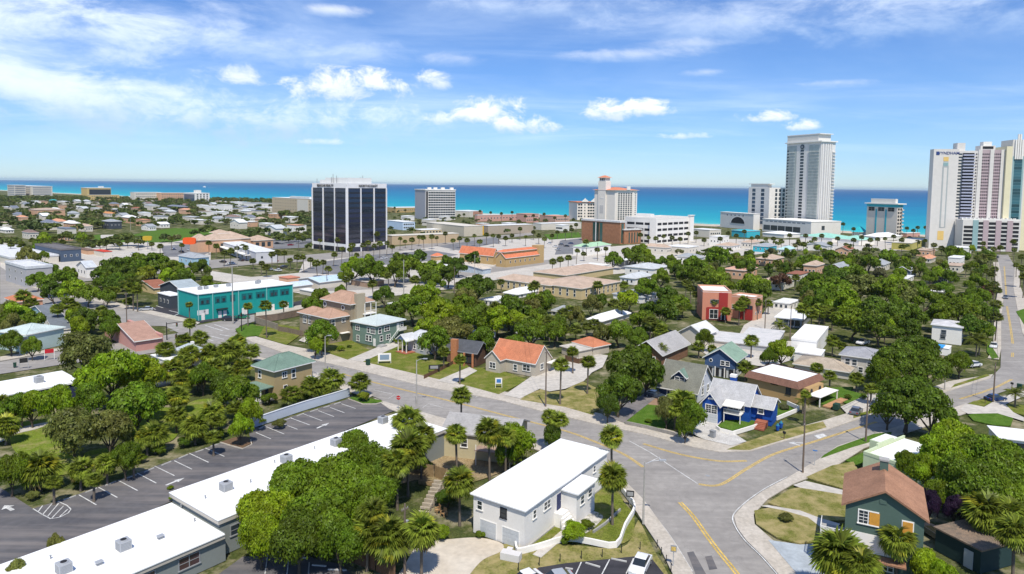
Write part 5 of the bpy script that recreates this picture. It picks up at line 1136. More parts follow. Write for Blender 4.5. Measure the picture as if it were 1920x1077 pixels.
m=MB(); m.cyl((0,0,0),(0,-.5,0),b.a*.055,b.a*.055,20); o=b.place('L',b.a*.53,H*.955,.3,m.mesh('round_emblem',paint('emblem_dark',(.05,.08,.10))),'round_emblem'); m=MB(); m.cyl((0,-.51,0),(0,-.6,0),b.a*.03,b.a*.03,16); link('emblem_centre',m.mesh('emblem_centre',STEEL),o)
b=B('tower_side_wing','twelve storey white hotel wing with dark windows left of the tall tower','hotel wing',(1440,430),ty=352,L=1404,R=1474,ang=24-0,land='the white hotel wing',)
b.walls(hw); b.box('plant_room',hw,.5,b.c*.25,b.a*.1,b.a*.9,b.h+.01,b.h+3.5); b.box('plant_cap',WHITE,0,b.c*.3,0,b.a,b.h+3.51,b.h+4.3)
b.grid('R',3,9,3.0,3.2,b.c*.30,b.c*.98,b.h*.1,b.h*.98,'dark'); b.grid('L',2,9,5.0,3.4,b.a*.1,b.a*.95,b.h*.1,b.h*.98,'far',gl=glass('blue_glass',(.05,.08,.12)),fr=paint('window_grey',(.3,.33,.36)))
b=B('tower_podium','long white hotel podium with tall dark shop windows','hotel podium',(1520,442),ty=417,L=1430,R=1577,ang=24)
b.walls(hw); b.flat(WHITE,.3,.6); b.grid('L',5,1,9,5,b.a*.2,b.a*.98,1,8,'dark',gl=glass('shop_glass',(.05,.06,.07))); b.grid('L',9,1,4,1.2,b.a*.1,b.a*.95,9,13,'dark',gl=STEEL); b.panel('R','window',b.c*.4,b.h*.55,4,4,glass('shop_glass',(.05,.06,.07)),.1)
b=B('arched_entrance_building','low white building with great dark arch left of the white hotel wing','building',(1412,432),ty=402,L=1351,R=1425,ang=20)
b.walls(hw); b.flat(WHITE,.3,.5)
m=MB(); rr_=b.a*.20; pts=[(rr_*math.cos(math.pi*i/14),-.3,rr_*.62*math.sin(math.pi*i/14)) for i in range(15)]; m.poly(pts); b.place('L',b.a*.45,b.h*.35,.01,m.mesh('great_arch',DARK),'great_arch')
m=MB(); pts=[(rr_*1.15*math.cos(math.pi*i/14),-.2,rr_*.72*math.sin(math.pi*i/14)) for i in range(15)]; m.poly(pts); b.place('L',b.a*.45,b.h*.35,.01,m.mesh('arch_surround',WHITE),'arch_surround')
for i in range(5): b.panel('L','porthole',b.a*(.3+.12*i),b.h*.85,1.3,1.3,DARK,.1)
# white & teal eight storey hotel
tlp=paint('turquoise_stripe',(.05,.42,.50)); gyw=paint('greige_wall',(.70,.63,.54))
b=B('turquoise_striped_hotel','eight storey greige hotel with turquoise stripes and white flat crown','hotel',(1680,447),ty=385,L=1626,R=1693,ang=22,land='the turquoise striped hotel')
b.walls(gyw); H=b.h
b.box('top_band',tlp,-.2,b.c+.2,-.2,b.a+.2,H-2.2,H+.5); b.box('crown_slab',WHITE,-1.8,b.c+2.5,-1.8,b.a+1.5,H+.51,H+1.5); b.box('crown',paint('crown_ivory',(.68,.66,.60)),1,b.c*.6,b.a*.1,b.a*.9,H+1.51,H+5.5)
for t in (.36,.68): b.panel('L','turquoise_stripe',b.a*t,H*.43,b.a*.05,H*.86,tlp,.2)
for t in (.2,.52,.84): b.win('L',b.a*t,H-4.3,b.a*.2,3.6,'double',fr=gyw)
for j in range(8):
    for t in (.25,.7): b.panel('R','window',b.c*t,2+H*.88*(j+.5)/8.2,b.c*.3,2.0,DARK,.1)
    m=MB(); m.box(-1,1,-1.2,0,-.1,1.0); b.place('R',b.c*.92,H*.88*(j)/8+2,.05,m.mesh('balcony',gyw) if 0 else _cache.setdefault('tb',m.mesh('balcony',gyw)),'balcony')
for k,(x,lab) in enumerate(((1612,'turquoise tent roofed pavilion left of the striped hotel'),)):
    b=B('tent_pavilion',lab,'pavilion',(x,442),ty=436,L=x-14,R=x+12,ang=40); b.walls(WHITE); b.hip(paint('turquoise_roof',(.03,.42,.48)),5,1)
simple('pink_seafront_pavilion','pink walled seafront terrace between striped hotel and condo tower','building',(1700,445),438,1690,1725,pinkw,whr,'flat',ang=30)
# condo tower on the right
cw=paint('condo_white',(.68,.65,.60)); pkc=paint('condo_pink',(.46,.36,.37)); yl=paint('pale_yellow_stucco',(.74,.68,.46)); grt=paint('grey_teal_stripe',(.28,.42,.42)); llc=paint('lilac_balcony',(.38,.40,.50))
b=B('condo_tower','broad white and pastel condominium tower with stepped top at right','condominium tower',(1782,466),ty=280,L=(1741,465)[0],R=2010,ang=-12,a=20,land='the pastel condo tower')
# main slab: blank white end, balconies, window bays, yellow tower
b.root['label']='broad pastel condominium tower with blank white end wall and stepped top'
H=b.h
# rebuild as explicit bays along the face
pw_=b.c
def bx(x,z=None): return solve_len(b.p,b.X,z or H,x)
b.walls(cw,bx(1750)-0,bx(1797),-1.5,6,0,H,name='blank_end_wall')
x0=bx(1750); x1=bx(1797); we=x1-x0
def fp(name,x,z,w,h,m,d=.12,y=-1.5): 
    q=MB(); q.box(-w/2,w/2,-d,0,-h/2,h/2); return link(name,q.mesh(name,m),b.root,(x,y-.005,z),0)
fp('painted_panel',x0+we*.5,H*.52,we*.24,H*.62,paint('grey_stripe',(.40,.43,.42)),.15); fp('painted_panel',x0+we*.5,H*.515,we*.13,H*.60,cw,.2); fp('yellow_square',x0+we*.5,H*.90,we*.2,3.2,paint('warm_yellow_patch',(.75,.52,.18)),.2); fp('teal_square',x0+we*.5,H*.85,we*.2,2.6,grt,.22); fp('yellow_square',x0+we*.45,H*.13,we*.25,7,MATS['warm_yellow_patch'],.1)
text(b,'WYNDHAM',3.0,(x0+we*.56,-1.6,H*.958),0,paint('sign_navy',(.03,.06,.2)),b.root); fp('blue_sign_emblem',x0+we*.16,H*.958,2.2,2.6,MATS['sign_navy'],.2)
xa_=bx(1797); xb_=bx(1829); xc_=bx(1885); xd_=bx(1915); H2=H*.985
b.walls(cw,xa_+.01,xc_,0,18,0,H2,name='main_slab'); 
nf=21; zz0=H*.31; st=(H2-1.5-zz0)/nf
for j in range(nf):
    z=zz0+st*(j+.5)
    b.win('R',xa_+(xb_-xa_)*.13,z,3.0,st*.5,'dark'); 
    m=MB(); w=(xb_-xa_)*.68; m.box(-w/2,w/2,-1.8,0,-.1,1.0); m.box(-w/2,w/2,-.08,-.0,1.01,st*.9,1); 
    k='cb'; 
    if k not in _cache: _cache[k]=m.mesh('balcony',[llc,DARK])
    b.place('R',xa_+(xb_-xa_)*.62,z-st/2,.02,_cache[k],'balcony')
    wsp=(xc_-xb_)
    for c0,cn in ((.02,2),(.24,5),(.62,5),(.94,1)):
        for q in range(cn):
            b.win('R',xb_+wsp*(c0+.065*q+.03),z,wsp*.043,st*.5,'dark',gl=glass('plum_glass',(.035,.022,.03)))
for t in (.17,.57,.93): b.panel('R','pilaster',xb_+(xc_-xb_)*t,H*.65,2.6,H*.69,cw,.5)
b.panel('R','pink_bay',xb_+(xc_-xb_)*.37,H*.65,(xc_-xb_)*.34,H*.69,pkc,.001); b.panel('R','pink_bay',xb_+(xc_-xb_)*.75,H*.65,(xc_-xb_)*.34,H*.69,pkc,.001)
b.walls(cw,bx(1797),bx(1812),2,10,H2,H2+6,name='roof_plant'); b.walls(cw,bx(1842),bx(1870),3,12,H2,H2+4,name='roof_plant'); b.box('roof_plant_louvre',DARK,bx(1846),bx(1866),2.8,2.99,H2+1.5,H2+3.4) ; b.box('roof_plant_box',WHITE,bx(1848),bx(1864),4,10,H2+4.01,H2+7)
b.walls(yl,xc_+.01,bx(1896),-2.5,16,0,H+2,name='yellow_bay'); b.walls(cw,bx(1896)+.01,bx(1921),-2.2,16,0,H+7,name='tower_bay'); 
for t in range(4): b.box('crown_fin',WHITE,bx(1900+4*t),bx(1900+4*t)+1.0,-3.2,-2.21,H*.9,H+(7,11,11,7)[t])
xt=bx(1908)
for j in range(26): fp('window',xt,H*.12+H*.80*(j+.5)/26,5.2,2.2,glass('teal_glass',(.03,.10,.12)),.15,-2.2)
fp('teal_strip',xt,H*.52,7.5,H*.82,grt,.08,-2.2); b.walls(yl,bx(1921)+.01,bx(1960),-1.8,16,0,H+1,name='yellow_wing')
# condo parking podium
Hp=H*.30; pxa=bx(1789,Hp); pxb=bx(1893,Hp)
b.walls(cw,pxa,pxb,-16,-2.6,0,Hp,name='parking_podium'); 
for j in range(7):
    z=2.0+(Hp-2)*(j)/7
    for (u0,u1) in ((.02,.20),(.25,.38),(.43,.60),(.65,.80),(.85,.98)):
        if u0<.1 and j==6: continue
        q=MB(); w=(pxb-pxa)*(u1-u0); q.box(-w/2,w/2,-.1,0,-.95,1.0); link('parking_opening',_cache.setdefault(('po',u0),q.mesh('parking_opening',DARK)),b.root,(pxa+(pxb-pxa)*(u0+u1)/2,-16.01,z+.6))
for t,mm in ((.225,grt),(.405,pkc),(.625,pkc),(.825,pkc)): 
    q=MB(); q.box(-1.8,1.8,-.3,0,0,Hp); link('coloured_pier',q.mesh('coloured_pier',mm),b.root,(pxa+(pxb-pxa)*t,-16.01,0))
m=MB(); m.box(pxa,pxb,-16,-15.8,Hp,Hp+1.1)
for i in range(14): m.box(pxa+(pxb-pxa)*(i+.3)/14,pxa+(pxb-pxa)*(i+.55)/14,-12,-9,Hp,Hp+1.6)
b.add('podium_parapet',m,WHITE)
# turquoise roofs by the tower
def tentrow(lab,near,ty,L,R,rf,w=WHITE,n='resort_building',rh=3,ang=30): simple(n,lab,'resort building',near,ty,L,R,w,rf,'hip',rh,ang)
mint=mat('mint_metal_roof',(.30,.58,.48))
tentrow('long mint roofed resort building right of the tall tower',(1560,455),447,1500,1600,mint)
tentrow('mint roofed resort building in front of the striped hotel',(1610,460),451,1570,1640,mint)
tentrow('white tented market in front of the tower podium',(1470,447),440,1430,1500,WROOF,rh=2)
tentrow('turquoise and blue painted building beside the great arch',(1400,446),434,1372,1425,tlp,tlp,rh=1)
tentrow('white tented resort roof below the striped hotel',(1650,452),445,1620,1690,WROOF,rh=3)
simple('olive_walled_building','low building with pale roof and olive yellow wall right of the striped hotel','building',(1708,470),457,1672,1740,paint('olive_yellow_wall',(.40,.36,.10)),mat('ivory_roof',(.62,.58,.50)),'flat')
# far left seafront
b=B('white_condo_row','long pale condominium row on the horizon at far left','condominiums',(60,371),ty=350,L=-110,R=98,ang=50,a=200); b.walls(crw); b.flat(whr,.5,1); b.grid('R',7,5,6,3,kind='dark',gl=paint('pale_grey_recess',(.28,.29,.31))); b.grid('L',16,5,8,3,kind='dark',gl=MATS['pale_grey_recess'])
b=B('white_condo_row','nearer pale condominium with stepped top at the far left edge','condominiums',(28,371),ty=348,L=-40,R=48,ang=50,a=60); b.walls(crw); b.flat(whr,.5,1); b.grid('R',5,6,6,3,kind='dark',gl=MATS['pale_grey_recess']); b.grid('L',6,6,8,3,kind='dark',gl=MATS['pale_grey_recess'])
mus=paint('mustard_hotel_wall',(.60,.44,.18)); 
b=B('dark_fronted_hotel','mustard hotel with long dark glass front on the horizon','hotel',(164,371),ty=353,L=152,R=208,ang=47,land='the mustard seafront hotel'); b.walls(mus); b.flat(whr,.5,1.2); b.panel('R','glass_front',b.c*.53,b.h*.5,b.c*.9,b.h*.75,glass('dark_front',(.04,.045,.06)),.5); b.box('plant_room',whr,b.c*.5,b.c*.7,1,8,b.h+1.2,b.h+5)
simple('yellow_seafront_hotel','low yellow seafront hotel below the dark fronted hotel','hotel',(168,376),366,164,224,mus,whr,'flat',ang=47,wins=(12,2,0),win=(2.5,1.5))
simple('white_seafront_hotel','long white seafront hotel left of the peach hotel','hotel',(252,378),361,244,302,crw,WROOF,'flat',ang=47,wins=(12,3,0),win=(2.5,2))
simple('peach_seafront_hotel','peach seafront hotel between two white hotels','hotel',(300,378),362,292,348,pch,whr,'flat',ang=47,wins=(10,3,0),win=(2.5,1.8))
b=B('blue_fronted_hotel','white and blue glass fronted seafront hotel with rooftop domes','hotel',(366,380),ty=363,L=341,R=393,ang=47,a=60); b.walls(WHITE); b.flat(WHITE,.3,1); b.panel('L','glass_front',b.a*.5,b.h*.5,b.a*.9,b.h*.8,glass('blue_front',(.05,.09,.15)),.5); b.grid('R',4,4,3,3,kind='dark'); b.box('roof_dome',WHITE,b.c*.1,b.c*.45,2,14,b.h+1,b.h+7)
# small boat with wake
c=P(383,351.5); r_=empty('motor_boat',(c.x,c.y,0),R_(150),'small white motor boat trailing foam far out at sea','boat')
m=MB(); m.prism([(-14,-4),(8,-4),(16,0),(8,4),(-14,4)],0,5); m.build('hull',WHITE,r_); m=MB(); m.box(-6,3,-3,3,5.01,9); m.build('cabin',TRIM,r_)
m=MB(); m.poly([(-14,-5,.02),(-110,-14,.02),(-110,14,.02),(-14,5,.02)]); tag(m.build('boat_wake',MATS['sea_foam'] if 'sea_foam' in MATS else WHITE,loc=(c.x,c.y,0),rz=R_(150)),kind='structure')
# ---------------------------------------------------------------- suburban houses between the trees
hs=[ # near px,base, top, L, R, wall, roof, kind, label
((1225,520),505,1172,1262,'w','grey2','hip','large house with pale grey hip roof behind the apartments'),
((1190,535),523,1163,1225,'w','grey2','hip','lower pale grey roofed house beside the large grey roofed one'),
((1110,512),502,1075,1150,'w','white','flat','house with wide bright white flat roof left of the grey roofed house'),
((1165,500),490,1155,1215,'g','white','flat','slate walled house with ribbed white roof'),
((1395,525),508,1358,1430,'p','pink','hip','pink house with broad faded pink roof'),
((1465,545),532,1420,1500,'c','tan','hip','house with reddish tile roof left of the long oak grove'),
((1530,520),499,1507,1545,'p','tan','hip','tall peach house with flat tan hip roof'),
((1575,518),503,1552,1597,'b','grey','gable','row house with pale ribbed roof and white columns'),
((1500,528),516,1475,1518,'c','red','flat','low peach house with brownish red roof edge'),
((1450,500),487,1418,1480,'p','tan','hip','small peach roofed house left of the tall peach house'),
((1440,474),463,1412,1462,'t','grey','hip','turquoise trimmed house with grey roof'),
((1410,466),456,1390,1440,'c','tan','hip','small tan roofed house below the great arch building'),
((1475,478),469,1470,1500,'w','aqua','hip','pale aqua roofed house near the resort'),
((1590,482),469,1566,1602,'p','red','gable','brick red roofed house with pink chimney'),
((1550,472),462,1496,1575,'w','grey','gable','long grey roofed house behind the palms'),
((1655,510),497,1625,1675,'c','grey','gable','grey gabled house at the edge of the oak grove'),
((1705,523),508,1677,1727,'n','silver','gable','dark slate gabled house near the right street'),
((1700,532),524,1676,1740,'w','white','flat','white flat roofed row in front of the slate gabled house'),
((1780,533),522,1760,1815,'g','white','flat','grey house with white flat roof beside the right street'),
((1770,558),548,1744,1808,'w','white','hip','low house with broad white roof in front of the right oaks'),
((1728,565),552,1702,1742,'w','grey','hip','small pale house hidden between right oaks'),
((1800,505),485,1788,1832,'w','white','flat','two storey white house with flat roof near the condo'),
((1800,512),500,1775,1845,'c','tan','flat','low tan flat roofed house near the condo'),
((1745,482),471,1718,1762,'p','tan','flat','pink two storey house below the condo tower'),
((1745,494),486,1728,1768,'c','peach','hip','peach roofed house below the condo tower'),
((1815,478),466,1785,1842,'w','white','flat','white flat roofed house in front of the condo parking'),
((1905,466),452,1895,1935,'p','tan','hip','pink house right of the condo tower'),
((1350,462),445,1330,1372,'w','white','flat','white flat roofed building beside the boardwalk'),
((1290,478),465,1250,1310,'c','white','flat','low white roofed house right of the parking garage'),
((1250,478),465,1208,1256,'c','tan','hip','tan roofed house in front of the parking garage'),
((1310,495),484,1270,1320,'w','grey','hip','grey roofed house behind the round oaks'),
((1370,470),462,1340,1390,'w','tan','hip','tan roofed house left of the turquoise house'),
((1205,570),558,1150,1235,'w','grey','hip','long grey roofed house behind the round oak'),
((1260,582),570,1215,1290,'n','dark','hip','dark roofed house beside the coral building'),
((1060,595),587,1035,1080,'w','grey','hip','grey roofed house left of the white metal roof'),
((970,560),553,945,1010,'w','white','hip','small white roofed house below the apartments'),
((925,575),566,900,960,'w','white','flat','small white roof glimpsed behind the dark oak'),
((1480,582),571,1466,1500,'w','white','flat','small white shed beside parked trucks'),
((1000,640),630,975,1020,'g','grey','hip','small grey roof behind the orange roofed house'),
((900,640),632,870,930,'w','white','flat','white roof patch behind the charcoal cottage'),
((98,380),376,92,108,'t','teal','hip','teal roofed house among the far left trees'),
((40,382),378,10,50,'w','white','flat','low white buildings among the far left trees'),
((140,393),388,126,158,'w','white','flat','white roofed building left of the green trees'),
((213,400),393,200,228,'g','white','flat','grey white building among far trees'),
((205,407),401,188,212,'c','orange','hip','orange roofed house behind the broad green tree'),
((70,406),394,54,122,'p','tan','hip','large peach roofed building among far left trees'),
((40,419),408,14,52,'p','peach','hip','salmon roofed house at far left'),
((160,435),425,132,172,'c','tan','hip','pink tan roofed house beside the green field'),
((55,449),437,22,66,'c','brown','hip','brown roofed house at the left edge'),
((10,438),432,-20,20,'w','white','hip','white roofed house at left edge'),
((205,430),416,185,228,'g','grey','hip','grey hip roofed house behind the big oak'),
((120,452),446,88,125,'p','red','flat','small shop with red brown front'),
((300,428),421,288,318,'w','white','gable','white gabled house at edge of the park'),
((280,433),425,264,292,'w','grey','gable','grey and white house at the park edge'),
((410,418),410,382,412,'w','grey','hip','pale blue grey house left of the slate roofs'),
((470,418),407,445,478,'w','slate','gable','slate gabled house with white walls behind the bank'),
((490,420),411,478,500,'p','tan','hip','small peach house beside the slate gabled house'),
((340,398),388,300,352,'g','slate','hip','slate roofed house in the far trees'),
((250,396),391,246,266,'p','red','hip','red roofed house in the far trees'),
((285,395),386,270,300,'c','grey','hip','grey beige house in the far trees'),
((400,398),388,368,412,'w','white','flat','white two storey house near the beach'),
((420,402),385,406,436,'w','white','flat','tall white beach house'),
((445,388),380,400,470,'w','white','flat','low white beach pavilion'),
((480,392),382,450,512,'w','grey','flat','grey beach building left of the beige hotel'),
((505,398),390,480,530,'c','white','flat','white roofed beach building'),
((350,402),394,335,365,'p','peach','hip','peach roofed house near the beach'),
]
WC={'w':WHITE,'g':navy2,'p':pch,'c':crw,'b':rb_,'t':tlp,'n':paint('dusk_blue_wall',(.10,.13,.18))}
RC={'grey':grr,'grey2':mat('light_far_grey',(.50,.52,.53)),'white':whr,'pink':mat('faded_pink_tile',(.55,.33,.25)),'tan':tanr,'red':rb_,'aqua':mat('aqua_far_roof',(.4,.6,.6)),'silver':mat('silver_far_roof',(.42,.44,.47)),'dark':dk,'teal':paint('teal_far_roof',(.05,.35,.33)),'orange':mat('orange_far_roof',(.55,.25,.10)),'peach':mat('peach_far_roof',(.60,.30,.18)),'brown':mat('brown_far_roof',(.22,.15,.13)),'slate':mat('slate_far_roof',(.17,.19,.24))}
for near,ty,L,R,wl,rf,k,lab in hs:
    b=simple('house',lab,'house',near,ty,L,R,WC[wl],RC[rf],k,1.8,50,group='houses among the trees',wins=(3,1,0),lw=(3,1,0),lim=(6,17) if near[1]>415 else (8,45))
    if b.h>6: pass

# small roofs scattered through the far woods
rh=random.Random(21); hx=[]
def far_house(x,y):
    if any(math.hypot(x-a,(y-b_)*2.2)<17 for a,b_ in hx) or any(inp(x,y,q) for q in FARKEEP): return
    hx.append((x,y)); d=45*1280/(y-336-.0115*x); wpx=rh.uniform(11,19)*1280/d; 
    b=B('house','x','house',(x,y),h=None,ty=y-rh.uniform(4.5,6.5)*1280/d,L=x-wpx*.6,R=x+wpx*.5,ang=50,group='small houses in the far woods',lim=(7,22))
    b.walls(rh.choice([crw,crw,crw,pch,WHITE])); k=rh.random(); rf_=rh.choice([whr,RC['grey2'],RC['grey'],tanr,whr,RC['peach'],RC['brown'],RC['grey2'],RC['slate']])
    if k<.3: b.flat(rf_,.3,.3)
    elif k<.75: b.hip(rf_,2.2,.5)
    else: b.gable(rf_,2.6,'x',.5,wall=WHITE)
    b.grid('L',3,1,1.1,1.3); FARH.append(b.root)
def inp(x,y,poly):
    c=False; n=len(poly); j=n-1
    for i in range(n):
        a,b_=poly[i],poly[j]
        if (a[1]>y)!=(b_[1]>y) and x<(b_[0]-a[0])*(y-a[1])/(b_[1]-a[1])+a[0]: c=not c
        j=i
    return c
FARH=[]; FARC=[]; FARKEEP=[[(130,430),(420,426),(420,458),(130,455)],[(585,330),(725,330),(725,480),(585,480)]]
hx=[(n[0],n[1]) for n,*_ in hs]
for _ in range(420):
    y=383+(rh.random()**1.3)*62; x=rh.uniform(0,580)
    if len(FARH)<46: far_house(x,y)

for i,(x,y,w,c) in enumerate(((415,408,26,0),(440,412,22,1),(470,402,24,0),(520,410,28,2),(545,418,26,0),(500,430,24,1),(560,436,20,0),(530,396,26,0),(455,394,24,1),(425,394,20,2),(395,404,18,0),(380,392,20,0),(240,388,22,0),(120,384,24,1),(70,384,22,0),(20,396,26,1),(270,410,20,0),(180,398,18,1),(765,414,22,0),(805,424,24,1),(835,414,20,0),(905,430,22,2),(955,430,24,0),(1005,411,20,1),(1055,434,22,0),(790,405,20,1),(1040,414,18,2))):
    d=45*1280/(y-336-.0115*x); b=B('house','x','building',(x,y),ty=y-rh.uniform(4.5,7)*1280/d,L=x-w*.6,R=x+w*.55,ang=50,group='low pale commercial buildings in the far woods',lim=(8,40)); b.root.name='low_building'; b.walls((WHITE,crw,pch)[c]); b.flat(WROOF if c<2 else whr,.2,.4); b.grid('L',5,1,1.6,1.4,kind='dark'); FARC.append(b.root)
# ================================================================ vegetation
def leaf_mat(name,tint_rand=.35):
    m=bpy.data.materials.new(name); m.use_nodes=True; t=m.node_tree; L=t.links
    for n in list(t.nodes): t.nodes.remove(n)
    o=t.nodes.new('ShaderNodeOutputMaterial'); d=t.nodes.new('ShaderNodeBsdfDiffuse'); tr=t.nodes.new('ShaderNodeBsdfTranslucent'); gl=t.nodes.new('ShaderNodeBsdfGlossy'); gl.inputs['Roughness'].default_value=.45
    mx=t.nodes.new('ShaderNodeMixShader'); mx.inputs[0].default_value=.42; mx2=t.nodes.new('ShaderNodeMixShader'); mx2.inputs[0].default_value=.012
    oi=t.nodes.new('ShaderNodeObjectInfo'); g=t.nodes.new('ShaderNodeNewGeometry')
    r=t.nodes.new('ShaderNodeMapRange'); r.inputs[3].default_value=1-tint_rand; r.inputs[4].default_value=1+tint_rand; L.new(g.outputs['Random Per Island'],r.inputs[0])
    n=t.nodes.new('ShaderNodeTexNoise'); n.inputs['Scale'].default_value=.55; n.inputs['Detail'].default_value=3; L.new(g.outputs['Position'],n.inputs['Vector'])
    r2=t.nodes.new('ShaderNodeMapRange'); r2.inputs[1].default_value=.35; r2.inputs[2].default_value=.65; r2.inputs[3].default_value=.72; r2.inputs[4].default_value=1.30; L.new(n.outputs[0],r2.inputs[0])
    mm=t.nodes.new('ShaderNodeMath'); mm.operation='MULTIPLY'; L.new(r.outputs[0],mm.inputs[0]); L.new(r2.outputs[0],mm.inputs[1])
    # drift towards yellow on some leaves
    hs_=t.nodes.new('ShaderNodeHueSaturation'); hr=t.nodes.new('ShaderNodeMapRange'); hr.inputs[3].default_value=.475; hr.inputs[4].default_value=.515; L.new(n.outputs[0],hr.inputs[0]); L.new(hr.outputs[0],hs_.inputs['Hue'])
    L.new(oi.outputs['Color'],hs_.inputs['Color']); L.new(mm.outputs[0],hs_.inputs['Value'])
    L.new(hs_.outputs[0],d.inputs[0]); L.new(hs_.outputs[0],tr.inputs[0]); gl.inputs[0].default_value=(.9,.95,.9,1)
    L.new(d.outputs[0],mx.inputs[1]); L.new(tr.outputs[0],mx.inputs[2]); L.new(mx.outputs[0],mx2.inputs[1]); L.new(gl.outputs[0],mx2.inputs[2]); L.new(mx2.outputs[0],o.inputs[0])
    return m
LEAF=leaf_mat('foliage'); PALMLEAF=leaf_mat('palm_foliage',.5)
BARK=mat('oak_bark',(.10,.08,.06),scale=2,fine=.15,obj=True); PBARK=mat('palm_bark',(.17,.14,.11),scale=3,fine=.2,obj=True)
def np_mesh(name,V,Fq,m):
    me=bpy.data.meshes.new(name); nv=len(V); nf=len(Fq); k=Fq.shape[1]
    me.vertices.add(nv); me.vertices.foreach_set('co',V.astype(np.float32).ravel())
    me.loops.add(nf*k); me.loops.foreach_set('vertex_index',Fq.astype(np.int32).ravel())
    me.polygons.add(nf); me.polygons.foreach_set('loop_start',np.arange(0,nf*k,k,dtype=np.int32))
    try: me.polygons.foreach_set('loop_total',np.full(nf,k,dtype=np.int32))
    except Exception: pass
    me.materials.append(m); me.update(calc_edges=True); return me
def leaves(rng,centres,norms,size,asp=.62):
    n=len(centres)
    r=rng.normal(size=(n,3)); nn=norms+r*.55; nn/=np.linalg.norm(nn,axis=1,keepdims=True)
    a=rng.normal(size=(n,3)); a-= (a*nn).sum(1,keepdims=True)*nn; a/=np.linalg.norm(a,axis=1,keepdims=True); b=np.cross(nn,a)
    s=size*rng.uniform(.6,1.35,(n,1)); w=s*asp*rng.uniform(.7,1.2,(n,1))
    k=rng.uniform(-.25,.25,(n,1))
    V=np.stack([centres-a*s*.5, centres+b*w*.5+a*s*k*.5, centres+a*s*.5, centres-b*w*.5+a*s*k*.5],1).reshape(-1,3)
    return V,np.arange(4*n).reshape(n,4)
def crown_mesh(name,seed,n,size,nl=14,rag=.2,flat=.55,open_=0.0,top=1.0,low=.32,irr=.3,core=True):
    """unit crown: radius ~1 in plan, z from `low` to 1 (unit = tree height)"""
    rng=np.random.default_rng(seed)
    cs=[];rs=[]
    for i in range(nl):
        ang=rng.uniform(0,2*np.pi); rad=np.sqrt(rng.uniform(0.0,1))*.66
        z=low+.12+(1-low-.22)*(1-(rad/.75)**2*rng.uniform(.35,.95))*rng.uniform(.72,1.0)
        cs.append((rad*np.cos(ang),rad*np.sin(ang),z)); rs.append(rng.uniform(.24,.42)*(1-irr*rng.uniform(0,1)))
    cs=np.array(cs); rs=np.array(rs)
    p=rs**2/np.sum(rs**2); idx=rng.choice(nl,n,p=p)
    d=rng.normal(size=(n,3)); d/=np.linalg.norm(d,axis=1,keepdims=True)
    flip=rng.uniform(size=n)<.75; d[:,2]=np.where(flip,np.abs(d[:,2]),d[:,2])
    # sub clumps: quantise directions a little so leaves gather
    sub=rng.normal(size=(nl*9,3)); sub/=np.linalg.norm(sub,axis=1,keepdims=True)
    sd=sub[idx*9+rng.integers(0,9,n)]; sd[:,2]=np.abs(sd[:,2])*np.where(rng.uniform(size=n)<.85,1,-1)
    dd=d*.55+sd*.75; dd/=np.linalg.norm(dd,axis=1,keepdims=True)
    rr=rng.uniform(.72-rag,1.08+rag*.6,(n,1)); R=rs[idx][:,None]
    zs=np.array([1,1,flat*1.15])
    C=cs[idx]+dd*R*rr*zs
    V,Fq=leaves(rng,C,dd*np.array([1,1,1.5]),size)
    V[:,2]=np.clip(V[:,2],low*.7,1.06)
    return np_mesh(name,V,Fq,LEAF),cs,rs
def trunk_mesh(name,cs,seed,low=.32,r0=.055,nb=7,asp=1.0):
    rng=random.Random(seed); m=MB(); fork=(rng.uniform(-.05,.05),rng.uniform(-.05,.05),low*.75)
    m.cyl((0,0,-.02),fork,r0*1.25,r0*.85,8)
    order=list(range(len(cs))); rng.shuffle(order)
    for i in order[:nb]:
        c=cs[i]; mid=((fork[0]+c[0]*.5),(fork[1]+c[1]*.5),fork[2]+(c[2]-fork[2])*.45)
        m.cyl(fork,mid,r0*.6,r0*.38,6,caps=False); m.cyl(mid,(c[0],c[1],c[2]),r0*.38,r0*.12,5,caps=False)
    return m.mesh(name,BARK,True)
PRO={}
def protos():
    for kind,cfg in {
     'near':dict(n=42000,size=.066,nl=38,irr=.75,rag=.4,low=.16),
     'big':dict(n=17000,size=.083,nl=28,irr=.7,rag=.35,low=.13),
     'mid':dict(n=7500,size=.112,nl=16,irr=.6,low=.08),
     'far':dict(n=2400,size=.185,nl=9,irr=.4,low=.03)}.items():
        L_=[]
        for s in range({'near':3,'big':5,'mid':5,'far':4}[kind]):
            me,cs,rs=crown_mesh('crown',100*len(kind)+s*7+1,**cfg); tr=trunk_mesh('trunk',cs,s,cfg['low']+.1,nb=(9 if kind in('near','big') else 4)); L_.append((me,tr))
        PRO[kind]=L_
protos()
TONES={'dark':(.098,.160,.014),'mid':(.140,.218,.014),'bright':(.230,.335,.014),'olive':(.180,.195,.045),'lime':(.21,.27,.02),'grey':(.14,.15,.065),'purple':(.05,.025,.06),'rust':(.13,.07,.04)}
TREES=[]; PALMS=[]; SHRUBS=[]
